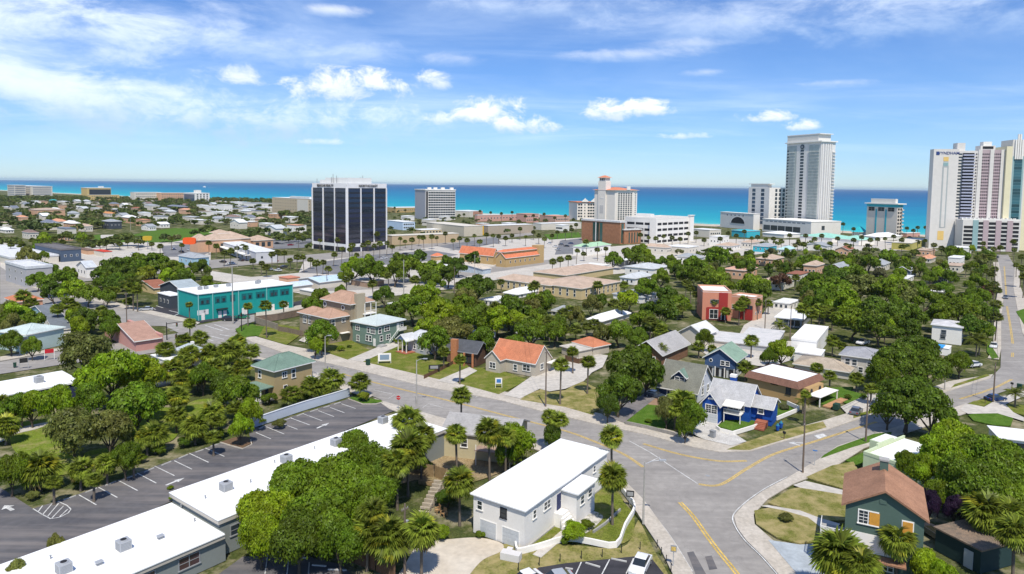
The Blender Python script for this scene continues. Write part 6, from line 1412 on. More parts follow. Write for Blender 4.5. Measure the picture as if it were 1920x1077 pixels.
def tree_at(p,R,h,tone='mid',lod=None,cat='tree',name=None,rng=random):
    d=dist(p); 
    if lod is None: lod='near' if d<105 else 'big' if d<190 else 'mid' if d<340 else 'far'
    name=name or ('leafy_tree' if tone in('bright','lime','grey') else 'purple_leaved_tree' if tone=='purple' else 'oak_tree')
    me,tr=rng.choice(PRO[lod]); root=empty(name,(p.x,p.y,0),rng.uniform(0,6.28))
    c=link('crown',me,root,(0,0,0),0,(R,R,h)); k=TONES[tone]; j=rng.uniform(.82,1.18); j2=rng.uniform(.92,1.1)
    c.color=(k[0]*j*j2,k[1]*j,k[2]*j,1)
    t=link('trunk',tr,root,(0,0,0),0,(R*.9,R*.9,h))
    root['_t']=tone; root['_s']=R; root['_dist']=d; TREES.append(root) if cat=='tree' else SHRUBS.append(root)
    root['category']=cat
    return root
def T(x,y,r,tone='mid',h=None,lod=None):
    """crown centre pixel and pixel radius"""
    p=P(x,y,3.5)
    for _ in range(3):
        R=r*dist(p)/F; H=h or min(13,max(4.0,R*1.15+3.2)); p=P(x,y,H*.62)
    return tree_at(Vector((p.x,p.y,0)),R*1.12,H,tone,lod)
def S(x,y,r,tone='mid',h=None):
    p=P(x,y,1.0); R=r*dist(p)/F; H=h or R*1.3
    return tree_at(Vector((P(x,y,H*.5).x,P(x,y,H*.5).y,0)),R*1.1,H,tone,None,'shrub','shrub')
# ---- palms
def frond_fan(seed,dead=False):
    """sabal leaf along +X: stalk then a folded fan whose tip arches down"""
    rng=random.Random(seed); V=[];Fq=[]
    def quad(a,b,c,d): k=len(V); V.extend([a,b,c,d]); Fq.append((k,k+1,k+2,k+3))
    quad((0,-.02,0),(.50,-.015,.05),(.50,.015,.05),(0,.02,0))
    n=17
    for i in range(n):
        t=(i/(n-1)-.5)*2; a=t*1.35; L=(.62+.12*math.cos(a))*rng.uniform(.88,1.08); w=.055
        b0=Vector((.46,0,.05)); d=Vector((math.cos(a),math.sin(a),0)); s=Vector((-d.y,d.x,0))
        p1=b0+d*L*.55+Vector((0,0,.05-abs(t)*.05)); p2=b0+d*L*.88+Vector((0,0,-.10-rng.uniform(0,.16)))
        k=len(V); V.extend([tuple(b0),tuple(p1-s*w),tuple(p2),tuple(p1+s*w)]); Fq.append((k,k+1,k+2,k+3))
    return V,Fq
def frond_pin(seed):
    rng=random.Random(seed); V=[];Fq=[]; N_=9
    for i in range(N_):
        t0=i/N_;t1=(i+1)/N_
        def pt(t): return Vector((t*1.0,0,.28*math.sin(t*2.3)-.42*t*t))
        a,b_=pt(t0),pt(t1); k=len(V); V.extend([tuple(a+Vector((0,-.012,0))),tuple(b_+Vector((0,-.01,0))),tuple(b_+Vector((0,.01,0))),tuple(a+Vector((0,.012,0)))]); Fq.append((k,k+1,k+2,k+3))
        if i>0:
            for s in (-1,1):
                for q in (.25,.75):
                    c=a.lerp(b_,q); l=.30*math.sin(.35+2.4*t0)*rng.uniform(.85,1.1); e=c+Vector((l*.45,s*l,-.22*l-.04)); k=len(V); V.extend([tuple(c+Vector((-.022,0,0))),tuple(c.lerp(e,.5)+Vector((-.03,0,.02))),tuple(e),tuple(c+Vector((.03,0,0)))]); Fq.append((k,k+1,k+2,k+3))
    return V,Fq
def palm_dirs(seed,n,lo=-.95,hi=1.45):
    rng=random.Random(seed); L_=[]
    for i in range(n):
        t=(i+.5)/n; el=math.asin(max(-1,min(1,math.sin(lo)+(math.sin(hi)-math.sin(lo))*t)))
        L_.append((i*2.39996+rng.uniform(-.2,.2),el+rng.uniform(-.1,.1),rng.uniform(.85,1.12)*(1.0 if el>-.3 else .92),rng.uniform(-.35,.35)))
    return L_
FAN=[np_mesh('frond',np.array(v),np.array(f),PALMLEAF) for v,f in (frond_fan(s) for s in range(3))]
def palm_crown(seed,fn,n,lo,hi,r=1.0):
    Vs=[];Fs=[];k=0
    for i,(az,el,sc,tw) in enumerate(palm_dirs(seed,n,lo,hi)):
        v,f=fn(seed*50+i); v=np.array(v)*sc*r
        c,s=math.cos(tw),math.sin(tw); v=v@np.array([[1,0,0],[0,c,s],[0,-s,c]])
        c,s=math.cos(el),math.sin(el); v=np.stack([v[:,0]*c-v[:,2]*s,v[:,1],v[:,0]*s+v[:,2]*c],1)
        c,s=math.cos(az),math.sin(az); v=np.stack([v[:,0]*c-v[:,1]*s,v[:,0]*s+v[:,1]*c,v[:,2]],1)
        Vs.append(v); Fs.append(np.array(f)+k); k+=len(v)
    return np_mesh('crown',np.concatenate(Vs),np.concatenate(Fs),PALMLEAF)
PC=[palm_crown(s,frond_fan,38,-.70,1.45,.98) for s in (1,2,3,4)]
PP=[palm_crown(s,frond_pin,22,-.35,1.35,1.15) for s in (5,6)]
m=MB()
for i in range(8):
    z0,z1=i/8,(i+1)/8; r=1.0 if i>0 else 1.25
    m.cyl((0,0,z0-.004),(0,0,z1),r*1.04,r*.96,9)
TRK=m.mesh('trunk',PBARK,True)
def palm_at(p,h,R=1.9,kind='fan',near=False,lean=0,dead=0,tone=None,rng=random):
    root=empty('palm_tree' if kind=='fan' else 'feather_palm',(p.x,p.y,0),rng.uniform(0,6.28)); 
    if lean: root.rotation_euler=(rng.uniform(-lean,lean),rng.uniform(-lean,lean),root.rotation_euler[2])
    link('trunk',TRK,root,(0,0,-.05),0,(.17,.17,h+.05))
    base=tone or (.170,.220,.026); j=rng.uniform(.8,1.2)
    if near and kind=='fan':
        for i,(az,el,sc,tw) in enumerate(palm_dirs(rng.randint(0,999),52)):
            o=link('frond',FAN[i%3],root,(0,0,h)); o.rotation_mode='QUATERNION'
            o.rotation_quaternion=(Matrix.Rotation(az,3,'Z')@Matrix.Rotation(-el,3,'Y')@Matrix.Rotation(tw,3,'X')).to_quaternion(); o.scale=(R*sc,)*3
            q=rng.uniform(.8,1.25)*j
            if el<-.62 and rng.random()<.25+dead: o.color=(.20*q,.15*q,.055*q,1)
            elif rng.random()<.12: o.color=(base[0]*1.7*q,base[1]*1.35*q,base[2]*q,1)
            else: o.color=(base[0]*q,base[1]*q,base[2]*q,1)
    else:
        c=link('crown',rng.choice(PC if kind=='fan' else PP),root,(0,0,h),0,(R,R,R*.95)); c.color=(base[0]*j,base[1]*j,base[2]*j,1)
    root['category']='palm'; root['_k']=kind; root['_h']=h; root['_d']=dist(p); PALMS.append(root); return root
def PM(x,y,by=None,h=None,r=None,kind='fan',tone=None,dead=0,near=None):
    """palm: crown centre pixel, base pixel row or height in metres, crown radius in pixels"""
    if by: p=P(x,by); hh=solve_h(p,y)
    else: hh=h or 6.0; q=P(x,y,hh); p=Vector((q.x,q.y,0))
    R=(r*dist(p)/F) if r else 1.9
    hh=max(1.0,hh-R*.05)
    return palm_at(p,hh,R*1.05,kind,near if near is not None else dist(p)<112,.03,dead,tone)

# ---------------------------------------------------------------- traced trees (crown centre x, y, radius px, tone)
near_trees=[(205,700,62,'bright'),(265,700,45,'bright'),(110,757,34,'bright'),(60,762,30,'bright'),(25,768,28,'mid'),(250,760,56,'mid'),(160,660,50,'olive'),(140,805,52,'olive'),(205,808,44,'olive'),
 (440,740,40,'mid'),(415,725,28,'dark'),(380,705,28,'mid'),(470,775,24,'bright'),(20,885,32,'mid'),(235,858,28,'mid'),(450,800,22,'bright'),
 (560,905,64,'mid'),(500,960,56,'bright'),(640,905,66,'mid'),(600,970,70,'mid'),(690,935,55,'mid'),(560,1010,55,'dark'),(640,1020,45,'mid'),(690,870,44,'mid'),(490,1010,42,'bright'),(720,900,38,'dark'),(665,835,36,'mid'),
 (970,830,36,'bright'),(950,850,22,'mid'),(1035,818,20,'dark'),
 (1180,690,58,'dark'),(1160,735,44,'dark'),(1210,700,38,'dark'),(1140,760,22,'dark'),
 (1300,780,26,'mid'),(1285,800,18,'mid'),(1250,770,22,'olive'),
 (1700,750,62,'dark'),(1745,770,50,'dark'),(1665,765,34,'mid'),(1790,820,40,'bright'),(1780,850,56,'bright'),(1850,860,66,'mid'),(1900,880,60,'mid'),(1820,910,60,'mid'),(1740,880,36,'bright'),(1870,930,50,'mid'),(1700,870,22,'mid'),(1925,930,40,'mid'),(1760,925,26,'mid'),
 (1745,945,17,'purple'),(1790,955,20,'purple'),(1660,1015,18,'mid'),(1740,1062,32,'bright'),(1765,1085,30,'bright'),
 (1690,680,48,'dark'),(1740,690,44,'dark'),(1655,700,30,'mid'),(1800,678,24,'mid'),(1720,655,40,'dark'),
 (105,1030,16,'olive'),(30,1078,18,'olive')]
mid_trees=[(806,555,34,'bright'),(775,575,36,'mid'),(820,590,44,'bright'),(860,575,30,'mid'),(740,585,24,'dark'),(850,620,40,'olive'),(815,640,34,'mid'),(800,615,28,'bright'),(880,600,36,'mid'),(905,640,32,'mid'),(930,600,36,'bright'),(955,580,42,'dark'),(995,622,34,'mid'),(1040,620,26,'mid'),(960,650,26,'mid'),(895,535,36,'dark'),(870,550,24,'mid'),(720,552,22,'dark'),(1000,600,24,'mid'),
 (605,560,26,'mid'),(585,572,18,'mid'),(640,545,14,'mid'),
 (605,625,32,'mid'),(590,650,16,'bright'),
 (665,500,28,'bright'),(700,505,34,'mid'),(740,510,30,'mid'),(770,500,32,'mid'),(810,505,30,'mid'),(745,488,22,'mid'),(785,482,24,'dark'),(840,515,26,'dark'),(860,498,22,'dark'),(690,488,18,'bright'),(650,515,18,'mid'),(835,490,16,'mid'),(890,485,20,'dark'),(800,520,24,'dark'),(820,530,18,'mid'),
 (1235,585,40,'dark'),(1205,600,26,'mid'),(1250,555,26,'dark'),(1280,570,22,'mid'),(1180,560,26,'bright'),(1215,540,26,'mid'),(1160,620,28,'mid'),(1130,625,20,'olive'),(1195,635,24,'mid'),(1350,530,32,'mid'),(1320,520,28,'mid'),(1290,515,26,'mid'),(1300,495,26,'mid'),(1350,480,28,'mid'),(1395,500,22,'mid'),(1410,535,40,'mid'),(1430,550,30,'dark'),(1465,525,22,'rust'),(1330,555,20,'dark'),(1240,520,20,'mid'),(1265,498,20,'mid'),(1330,468,16,'mid'),(1180,478,30,'mid'),(1150,485,20,'mid'),(1200,470,18,'mid'),
 (1320,635,18,'mid'),(1465,658,28,'bright'),(1440,670,18,'mid'),(1210,660,14,'mid'),
 (1560,540,44,'mid'),(1610,540,46,'olive'),(1655,545,44,'mid'),(1540,565,36,'mid'),(1580,570,44,'bright'),(1640,580,50,'dark'),(1700,590,44,'dark'),(1690,550,40,'olive'),(1600,600,44,'mid'),(1650,610,46,'dark'),(1700,620,34,'dark'),(1735,560,34,'mid'),(1760,590,36,'mid'),(1800,580,44,'mid'),(1840,585,36,'dark'),(1820,610,36,'dark'),(1770,565,26,'mid'),(1530,530,30,'mid'),(1560,515,34,'dark'),(1600,510,30,'mid'),(1650,520,26,'grey'),(1680,530,24,'bright'),(1720,540,20,'mid'),(1850,620,24,'mid'),(1745,520,18,'mid'),(1690,515,18,'bright'),(1630,490,26,'mid'),(1665,482,24,'mid'),(1600,485,20,'mid'),(1700,500,22,'mid'),(1560,480,20,'mid'),(1520,490,22,'mid'),(1480,475,18,'mid'),(1500,455,16,'olive'),(1760,512,22,'bright'),(1785,520,20,'mid'),(1830,530,24,'mid'),(1840,555,20,'mid'),(1450,468,16,'olive'),(1790,475,24,'mid'),(1805,480,18,'mid'),(1850,480,20,'mid'),(1720,470,14,'mid'),(1770,540,20,'mid'),(1850,545,16,'rust'),
 (205,505,36,'dark'),(240,500,34,'mid'),(290,495,34,'mid'),(325,505,26,'mid'),(270,515,24,'lime'),(215,530,28,'dark'),(85,505,22,'mid'),(110,525,34,'mid'),(70,525,20,'mid'),(135,545,28,'bright'),(165,550,24,'mid'),(100,545,24,'dark'),(260,490,26,'mid'),(225,440,36,'mid'),(200,448,22,'mid'),(255,445,20,'mid'),(120,437,20,'mid'),(305,440,14,'dark'),(390,425,18,'mid'),(365,432,10,'dark'),(330,442,14,'olive'),(390,530,16,'mid'),(405,545,18,'mid'),(350,515,14,'bright'),(200,555,18,'mid'),(30,590,30,'bright'),(60,600,24,'mid'),(10,600,24,'mid'),(20,640,22,'mid'),(60,650,18,'mid'),(1140,540,0,'x')]
for x,y,r,t in near_trees: T(x,y,r,t)
for x,y,r,t in mid_trees:
    if r: T(x,y,r*(.86 if x>1400 else .95),t)
# small trees and shrubs
for x,y,r,t in ((795,640,16,'dark'),(760,645,10,'mid'),(640,655,8,'bright'),(525,795,14,'olive'),(505,748,16,'mid'),(575,745,14,'mid'),(1475,972,13,'olive'),(1330,990,0,'x'),(790,875,20,'mid'),(840,935,24,'dark'),(825,1000,20,'bright'),(1075,1000,26,'bright'),(1100,985,14,'mid'),(325,935,8,'bright'),(900,1003,10,'mid'),(320,915,6,'bright'),(1060,1015,10,'mid'),(60,1060,8,'mid'),(1590,745,8,'mid'),(1550,735,12,'bright'),(1470,765,10,'grey'),(1370,775,9,'olive'),(785,800,9,'dark'),(757,785,6,'olive'),(915,665,9,'olive'),(930,680,8,'olive'),(1620,745,8,'mid'),(1640,1080,20,'dark'),(955,800,8,'mid'),(560,745,10,'bright'),(680,745,14,'lime'),(1520,735,14,'mid'),(655,650,5,'mid'),(745,640,8,'bright'),(490,790,10,'mid'),(1215,790,7,'mid'),(1275,805,10,'dark'),(55,905,18,'mid'),(150,905,14,'mid'),(205,880,12,'mid'),(265,860,12,'mid'),(300,845,14,'mid'),(345,830,14,'dark'),(375,820,12,'mid'),(410,815,14,'mid'),(95,900,12,'olive'),(240,868,12,'dark'),(60,930,12,'olive')):
    if r: S(x,y,r,t)
# ---- palms: (crown x, crown y, base y, crown radius px)
for a in ((857,815,895,20),(918,810,900,27),(948,818,895,20),(1030,783,845,18),(1048,788,850,18),(1147,820,905,22),(1148,895,985,27),(862,905,985,30),(765,790,850,30),(765,845,930,38),(745,870,0,30),(790,820,0,26),(725,1010,1080,40),(688,1000,1070,34),(790,995,1085,34),(700,960,0,28),
 (1570,1045,1140,50),(1680,1015,1100,32),(1846,965,1035,40),(1890,965,1040,34),(1905,1000,0,34),(865,742,0,20),(1620,1060,0,34),
 (675,718,745,21),(622,712,745,24),(585,725,755,22),(545,740,765,20),(605,735,752,16)):
    x,y,by,r=a; PM(x,y,by or None,6.5,r)
for a in ((1050,685,760,16),(1101,680,740,15),(1074,660,702,12),(862,675,722,12),(832,660,693,12),(603,640,668,14),(1240,620,648,15),(1408,640,672,14),(1397,690,715,16),(1278,755,800,28),(1265,765,805,22),(1060,652,0,0)):
    x,y,by,r=a
    if r: PM(x,y,by,None,r,near=False)
# left garden palms
for x,y,r in ((75,880,36),(290,815,26),(440,850,0),(365,800,26),(395,775,24),(150,880,24),(200,870,22),(10,800,24),(290,700,22),(320,695,24),(345,715,22),(370,705,20),(355,665,20),(395,665,22),(430,660,24),(445,645,20),(400,690,20),(455,690,20),(470,660,18),(310,655,18),(335,745,22),(340,680,18),(250,680,16),(345,640,18),(375,635,18),(425,700,16),(130,690,0),(585,712,0),(40,770,18),(0,760,20),(275,820,20),(240,815,16),(410,790,16),(440,765,16),(330,780,20),(100,905,16),(250,860,18),(175,900,16),(400,820,16)):
    if r: PM(x,y,None,3.2,r*.95,near=r>=20)
# street palms, middle distance (crown x,y, base y, r)
for x,y,by,r in ((356,607,640,12),(355,572,0,7),(465,575,612,9),(500,573,635,12),(532,571,590,9),(130,570,612,15),(110,580,615,12),(160,595,622,14),(190,585,618,13),(195,590,620,10),(142,575,612,10),(250,540,583,14),(258,545,585,10),(205,545,570,10),(218,545,568,9),(240,565,580,9),(45,555,590,14),(60,570,595,14),(20,575,600,14),
 (845,740,0,0),(1120,535,560,10),(1103,548,570,0),(997,540,563,9),(1170,535,565,9),(960,575,0,0),(1025,575,590,10),(1385,575,610,12),(1360,585,605,10),(1395,565,600,12),(1440,570,590,9),(1505,580,620,14),(1535,580,625,14),(1520,590,628,12),(1450,590,0,0),(1468,610,0,0),(1690,735,765,15),(1632,730,760,13),(1605,710,735,14),(1555,705,735,12),(1530,690,720,12),(1510,740,0,10),(1650,640,0,0),(1560,640,668,14),(1580,650,672,10),(1310,650,672,12),(1335,655,675,10),(1290,670,0,0)):
    if r: PM(x,y,by or None,6,r,near=False)
# feather palms
for x,y,by,r in ((1903,740,765,15),(1830,640,668,17),(1835,635,665,14),(1505,755,775,12),(1462,612,622,14),(415,520,0,0),(250,535,575,20),(1260,530,0,0),(1240,655,0,12)):
    if r: PM(x,y,by or None,4,r,kind='feather',tone=(.15,.18,.03),near=False)
# rows of palms in the car parks and along the streets (x, ground y)
rngp=random.Random(11)
def prow(pts,h=7,rr=2.0):
    for x,by in pts:
        p=P(x,by); hh=h*rngp.uniform(.6,1.3); palm_at(p,hh,rr*rngp.uniform(.8,1.2),lean=.07,rng=rngp,tone=(.150,.185,.032))
prow([(510,500),(520,503),(533,500),(545,505),(557,508),(570,512),(582,505),(595,520),(605,515),(615,522),(625,500),(640,498),(655,500),(668,494),(680,490),(700,488),(712,484),(725,480),(735,478),(750,470),(760,466),(772,470),(785,462),(795,470),(810,468),(820,462),(835,458),(850,470),(862,466),(875,470),(890,462),(900,468),(912,460),(925,464),(935,458),(948,462),(960,455),(975,450),(985,462),(1000,450),(1010,458),(1020,466),(1035,455),(1045,448),(1060,452),(1072,446),(1080,440)])
prow([(420,500),(432,498),(445,485),(455,480),(462,490),(475,505),(490,515),(500,520),(380,470),(392,478),(405,485),(340,475),(322,470),(300,476),(285,470),(260,470),(240,466),(225,470),(200,468),(188,470),(172,466),(150,468),(130,462),(118,470),(100,472),(85,470),(70,475),(60,468),(40,475),(20,478)],6)
prow([(640,470),(632,478),(690,472),(705,470),(720,466),(660,480),(600,470),(560,470)],9)
prow([(1100,480),(1120,486),(1135,482),(1095,490),(1080,500),(1065,505),(1050,510),(1035,512),(1200,462),(1215,468),(1230,468),(1245,466),(1260,462),(1275,460),(1290,458),(1305,456),(1320,462),(1335,458),(1350,465),(1365,455),(1380,462),(1395,455),(1408,470),(1420,460),(1435,470),(1450,462),(1465,470),(1480,462),(1495,470),(1510,462),(1525,470),(1540,464),(1555,470),(1570,462),(1585,470),(1600,468),(1615,462),(1630,470),(1645,462),(1660,470),(1675,460),(1690,468),(1705,458),(1720,466),(1735,475),(1750,480)],7)
prow([(1850,500),(1856,512),(1862,530),(1850,540),(1858,550),(1862,560),(1850,575),(1862,590),(1865,605),(1858,620),(1866,640),(1845,490),(1840,480),(1830,500),(1905,520),(1912,540),(1900,490),(1898,480),(1915,500),(1918,560),(1875,478),(1862,485)],7.5)
prow([(1295,570),(1305,585),(1320,590),(1285,560),(1270,600),(1420,600),(1340,600),(1180,590),(1165,600),(1150,590),(1085,610),(1070,615),(1055,620),(1030,640),(1045,640),(1100,635),(1115,630),(1130,640),(1080,640),(1060,640),(990,640),(1200,620),(1220,645)],5)
prow([(1460,530),(1475,540),(1440,520),(1455,510),(1490,545),(1500,560),(1480,500),(1510,510),(1530,475),(1545,490),(1580,500),(1620,480),(1640,500),(1690,480),(1710,490),(1730,500),(1750,530),(1700,560),(1745,570),(1765,480),(1780,500),(1810,520),(1825,540),(1560,620),(1590,480),(1505,480),(1435,500)],6)
prow([(880,560),(860,560),(940,550),(1000,575),(960,540),(900,600),(930,620),(1010,600),(700,560),(730,545),(650,560),(780,560),(590,590)],6)
# seafront palms
prow([(x,y) for x,y in ((800,405),(820,402),(850,402),(870,412),(900,414),(920,412),(940,418),(960,416),(985,420),(1000,422),(1020,420),(1040,424),(1060,420),(1075,425),(1090,425),(740,400),(760,402),(1560,440),(1580,442),(1600,443),(1700,440),(1720,442),(1735,445),(1712,446),(560,392),(490,385),(460,384),(430,384))],9,2.6)
# ---------------------------------------------------------------- filling woods between the houses
def inpoly(p,poly):
    c=False; n=len(poly); j=n-1
    for i in range(n):
        a,b_=poly[i],poly[j]
        if (a[1]>p[1])!=(b_[1]>p[1]) and p[0]<(b_[0]-a[0])*(p[1]-a[1])/(b_[1]-a[1])+a[0]: c=not c
        j=i
    return c
def near_foot(p,mg,flist):
    for q in flist:
        if abs(p.x-q[0].x)>120 or abs(p.y-q[0].y)>120: continue
        c=(q[0]+q[2])/2; X=(q[1]-q[0]); Y=(q[3]-q[0]); lx=X.length; ly=Y.length; d=p-c
        if abs(d.dot(X)/lx)<lx/2+mg and abs(d.dot(Y)/ly)<ly/2+mg: return True
    return False
def rect_of(b):
    q=[b.at(x,y,z) for x in (0,b.c) for y in (0,b.a) for z in (0,b.h+1)]; pr=[proj(v) for v in q]
    return [min(a[0] for a in pr),max(a[0] for a in pr),min(a[1] for a in pr),max(a[1] for a in pr),dist(b.p),0.0]
RECTS=[rect_of(b) for b in HR]
def covers(p,R,h,limit=.5):
    x,yb=proj((p[0],p[1],0)); _,yt=proj((p[0],p[1],h)); d=dist((p[0],p[1],0)); r=R*F/d; hit=[]
    for q in RECTS:
        if q[4]<d-1: continue
        ox=min(q[1],x+r)-max(q[0],x-r); oy=min(q[3],yb)-max(q[2],yt)
        if ox>0 and oy>0:
            f=ox*oy/((q[1]-q[0])*(q[3]-q[2])+1e-6)
            if q[5]+f>limit: return True
            hit.append((q,f))
    for q,f in hit: q[5]+=f*.8
    return False
for t in TREES: covers(t.location,t['_s'],8,1e9)
occ=[(t.location.x,t.location.y,t['_s']) for t in TREES]
def fill(poly,n,R0,R1,tones,seed,keep=[],gap=.8,mx=None,collect=None,clear=1.0):
    rng=random.Random(seed); xs=[p[0] for p in poly]; ys=[p[1] for p in poly]; k=0; tries=0
    while k<n and tries<n*14:
        tries+=1; x=rng.uniform(min(xs),max(xs)); y=rng.uniform(min(ys),max(ys))
        if not inpoly((x,y),poly): continue
        if inpoly((x,y),MAINRD) or any(inpoly((x,y),q) for q in keep): continue
        p=P(x,y); R=rng.uniform(R0,R1)
        if near_foot(p,R*.25*min(clear,1),FOOT): continue
        # keep house fronts open: nothing tall right in front (towards the camera)
        if any((p.x-a)**2+(p.y-b_)**2<(gap*(R+r))**2*.8 for a,b_,r in occ): continue
        HH=min(12,R*1.25+2.8)*(1 if collect is None else .8)
        if covers(p,R,HH,.42 if collect is None else 1.0): continue
        occ.append((p.x,p.y,R)); tone=rng.choice(tones); k+=1
        if collect is not None: collect.append((p,R,tone))
        else: tree_at(p,R,min(12,R*1.25+2.8),tone,None,rng=rng)
    return k
KEEP=[[(395,500),(470,520),(560,512),(640,470),(860,448),(1095,440),(1095,475),(1000,500),(930,520),(860,540),(700,560),(600,560),(395,530)],[(0,500),(55,500),(330,492),(600,478),(600,500),(400,520),(200,530),(60,545),(0,550)],[(175,430),(420,428),(420,458),(190,462),(130,452)],[(300,600),(60,590),(60,560),(300,595)]]
mt=['dark','mid','mid','mid','olive','bright']
a1=fill([(1290,520),(1500,500),(1760,500),(1835,520),(1835,640),(1760,640),(1650,640),(1500,600),(1300,560)],50,2.6,4.6,mt,5,[[(1395,610),(1430,590),(1500,575),(1440,640),(1290,640)]],.62)
a2=fill([(1180,480),(1480,462),(1760,470),(1850,478),(1860,520),(1290,540),(1180,520)],90,2.4,4.6,mt,6,[],.62)
a3=fill([(940,590),(1180,590),(1290,590),(1200,660),(1060,640),(940,640),(760,600),(700,575)],34,3.2,5,mt,8,KEEP,.6)
a4=fill([(0,600),(60,600),(230,625),(300,640),(60,655),(0,660)],8,3,4.5,mt,9,KEEP,.7)
a5=fill([(0,480),(60,480),(330,500),(420,520),(330,560),(200,560),(60,530)],26,3.5,6,mt,10,KEEP,.65)
a6=fill([(0,690+40),(150,760),(330,700),(460,680),(460,740),(330,800),(0,880)],3,2.5,4,mt,12,[LOTP],.7)
a7=fill([(0,455),(190,440),(190,470),(0,490)],26,3.5,6,mt,13,KEEP,.62)
# far woods: the nearest as trees, the rest as one mass
far=[]
fill([(0,440),(200,440),(330,425),(600,425),(600,384),(400,384),(0,378),(-60,378),(-60,450)],900,5,9,['dark','mid','mid','olive'],14,KEEP,.70,collect=far,clear=1.4)
fill([(-60,378),(600,384),(500,377),(-60,371)],260,7,11,['dark','mid','olive'],15,[],.7,collect=far,clear=1)
fill([(560,470),(560,385),(600,384),(760,400),(1050,420),(1060,440),(860,450),(740,470)],60,3,5,['dark','mid'],16,KEEP,.8,collect=far)
fill([(420,470),(580,455),(580,440),(430,440)],50,3.5,6,['dark','mid'],17,KEEP,.6,collect=far)
fill([(725,398),(1060,414),(1080,440),(740,425)],55,2.5,4,['dark','mid','olive'],31,[],.8,collect=far)
far.sort(key=lambda q:dist(q[0]))
oaks=sorted([t for t in TREES if t.name.startswith('oak_tree')],key=lambda t:t['_dist'])
print('OAKS',len(oaks),'TREES',len(TREES),'PALMS',len(PALMS),'far',len(far))
def drop(t):
    for c in list(t.children): bpy.data.objects.remove(c)
    bpy.data.objects.remove(t)
over=[]
for t in oaks[292:]:
    over.append((t.location.copy(),t['_s'],t['_t'])); TREES.remove(t); drop(t)
rf=random.Random(5); nadd=max(0,292-len(oaks))
for p,R,t in far[:nadd]: tree_at(p,R,min(9,R*.8+2.2),t,'far',rng=rf)
rest=far[nadd:]+over
rng=np.random.default_rng(9); base=[]
for s in range(6):
    me=crown_mesh('tmp',900+s,150,.42,nl=6,irr=.4,low=.05)[0]; v=np.zeros(len(me.vertices)*3); me.vertices.foreach_get('co',v); base.append(v.reshape(-1,3)); bpy.data.meshes.remove(me)
for tn,cc in (('dark',(.095,.135,.035)),('mid',(.14,.18,.042)),('olive',(.16,.165,.06))):
    Vs=[];Fs=[];k=0
    for p,R,t in rest:
        if (t if t in('dark','olive') else 'mid')!=tn: continue
        v=base[rng.integers(0,6)].copy(); a=rng.uniform(0,6.28); c,s=math.cos(a),math.sin(a); v=np.stack([v[:,0]*c-v[:,1]*s,v[:,0]*s+v[:,1]*c,v[:,2]],1)*np.array([R*1.1,R*1.1,min(8.5,R*.75+2)]); v+=np.array([p[0],p[1],0]); Vs.append(v); n=len(v)//4; Fs.append(np.arange(4*n).reshape(n,4)+k); k+=len(v)
    if Vs:
        o=link('far_woodland',np_mesh('far_woodland',np.concatenate(Vs),np.concatenate(Fs),LEAF)); o.color=(*cc,1); tag(o,kind='stuff')
fans=sorted([t for t in PALMS if t['_k']=='fan'],key=lambda t:t['_d'])
me=PC[0]; v0=np.zeros(len(me.vertices)*3); me.vertices.foreach_get('co',v0); v0=v0.reshape(-1,3); nf0=len(me.polygons)
Vs=[];Fs=[];k=0; tm=MB()
for t in fans[295:]:
    x,y,_=t.location; h=t['_h']; R=2.1; Vs.append(v0*R+np.array([x,y,h])); Fs.append(np.arange(4*nf0).reshape(nf0,4)+k); k+=len(v0); tm.cyl((x,y,0),(x,y,h),.25,.2,5); PALMS.remove(t); drop(t)
if Vs:
    o=link('far_palms',np_mesh('far_palms',np.concatenate(Vs),np.concatenate(Fs),PALMLEAF)); o.color=(.125,.15,.035,1); tag(o,kind='stuff')
    tag(tm.build('far_palm_trunks',PBARK),kind='stuff')
# ================================================================ street furniture, fences, cars
def facing(px,py): p=P(px,py); return math.atan2(-p.y,-p.x)
def lamp(label,bx,by,ty,tx,armpx=None,two=False,m=None,cat='street lamp'):
    p=P(bx,by); h=solve_h(p,ty); r=empty('street_lamp',(p.x,p.y,.1),0,label,cat,'street lamps'); m=m or mat('lamp_concrete',(.40,.38,.34))
    b=MB(); b.cyl((0,0,0),(0,0,h),.16,.09,8); b.build('pole',m,r)
    d=1 if armpx>0 else -1; L=abs(armpx)*dist(p)/F
    b=MB(); b.cyl((0,0,h-.3),(d*L*.5,0,h+.15),.05,.045,6,caps=False); b.cyl((d*L*.5,0,h+.15),(d*L,0,h+.25),.045,.04,6); b.build('arm',METAL,r)
    b=MB(); x0,x1=sorted((d*L,d*(L+.9))); b.box(x0,x1,-.17,.17,h+.18,h+.34); lo=b.build('lamp_head',METAL,r)
    return r
lamp('tall street lamp with long arm beside the white garage house',1206,984,868,1237,27)
lamp('street lamp with pale arm on the near side of the long main street',781,762,676,797,12)
lamp('street lamp in front of the taupe house across from the tan house',610,699,632,625,5)
lamp('street lamp with short arm near the oaks at the far side of the cross street',1771,732,705,1750,-18)
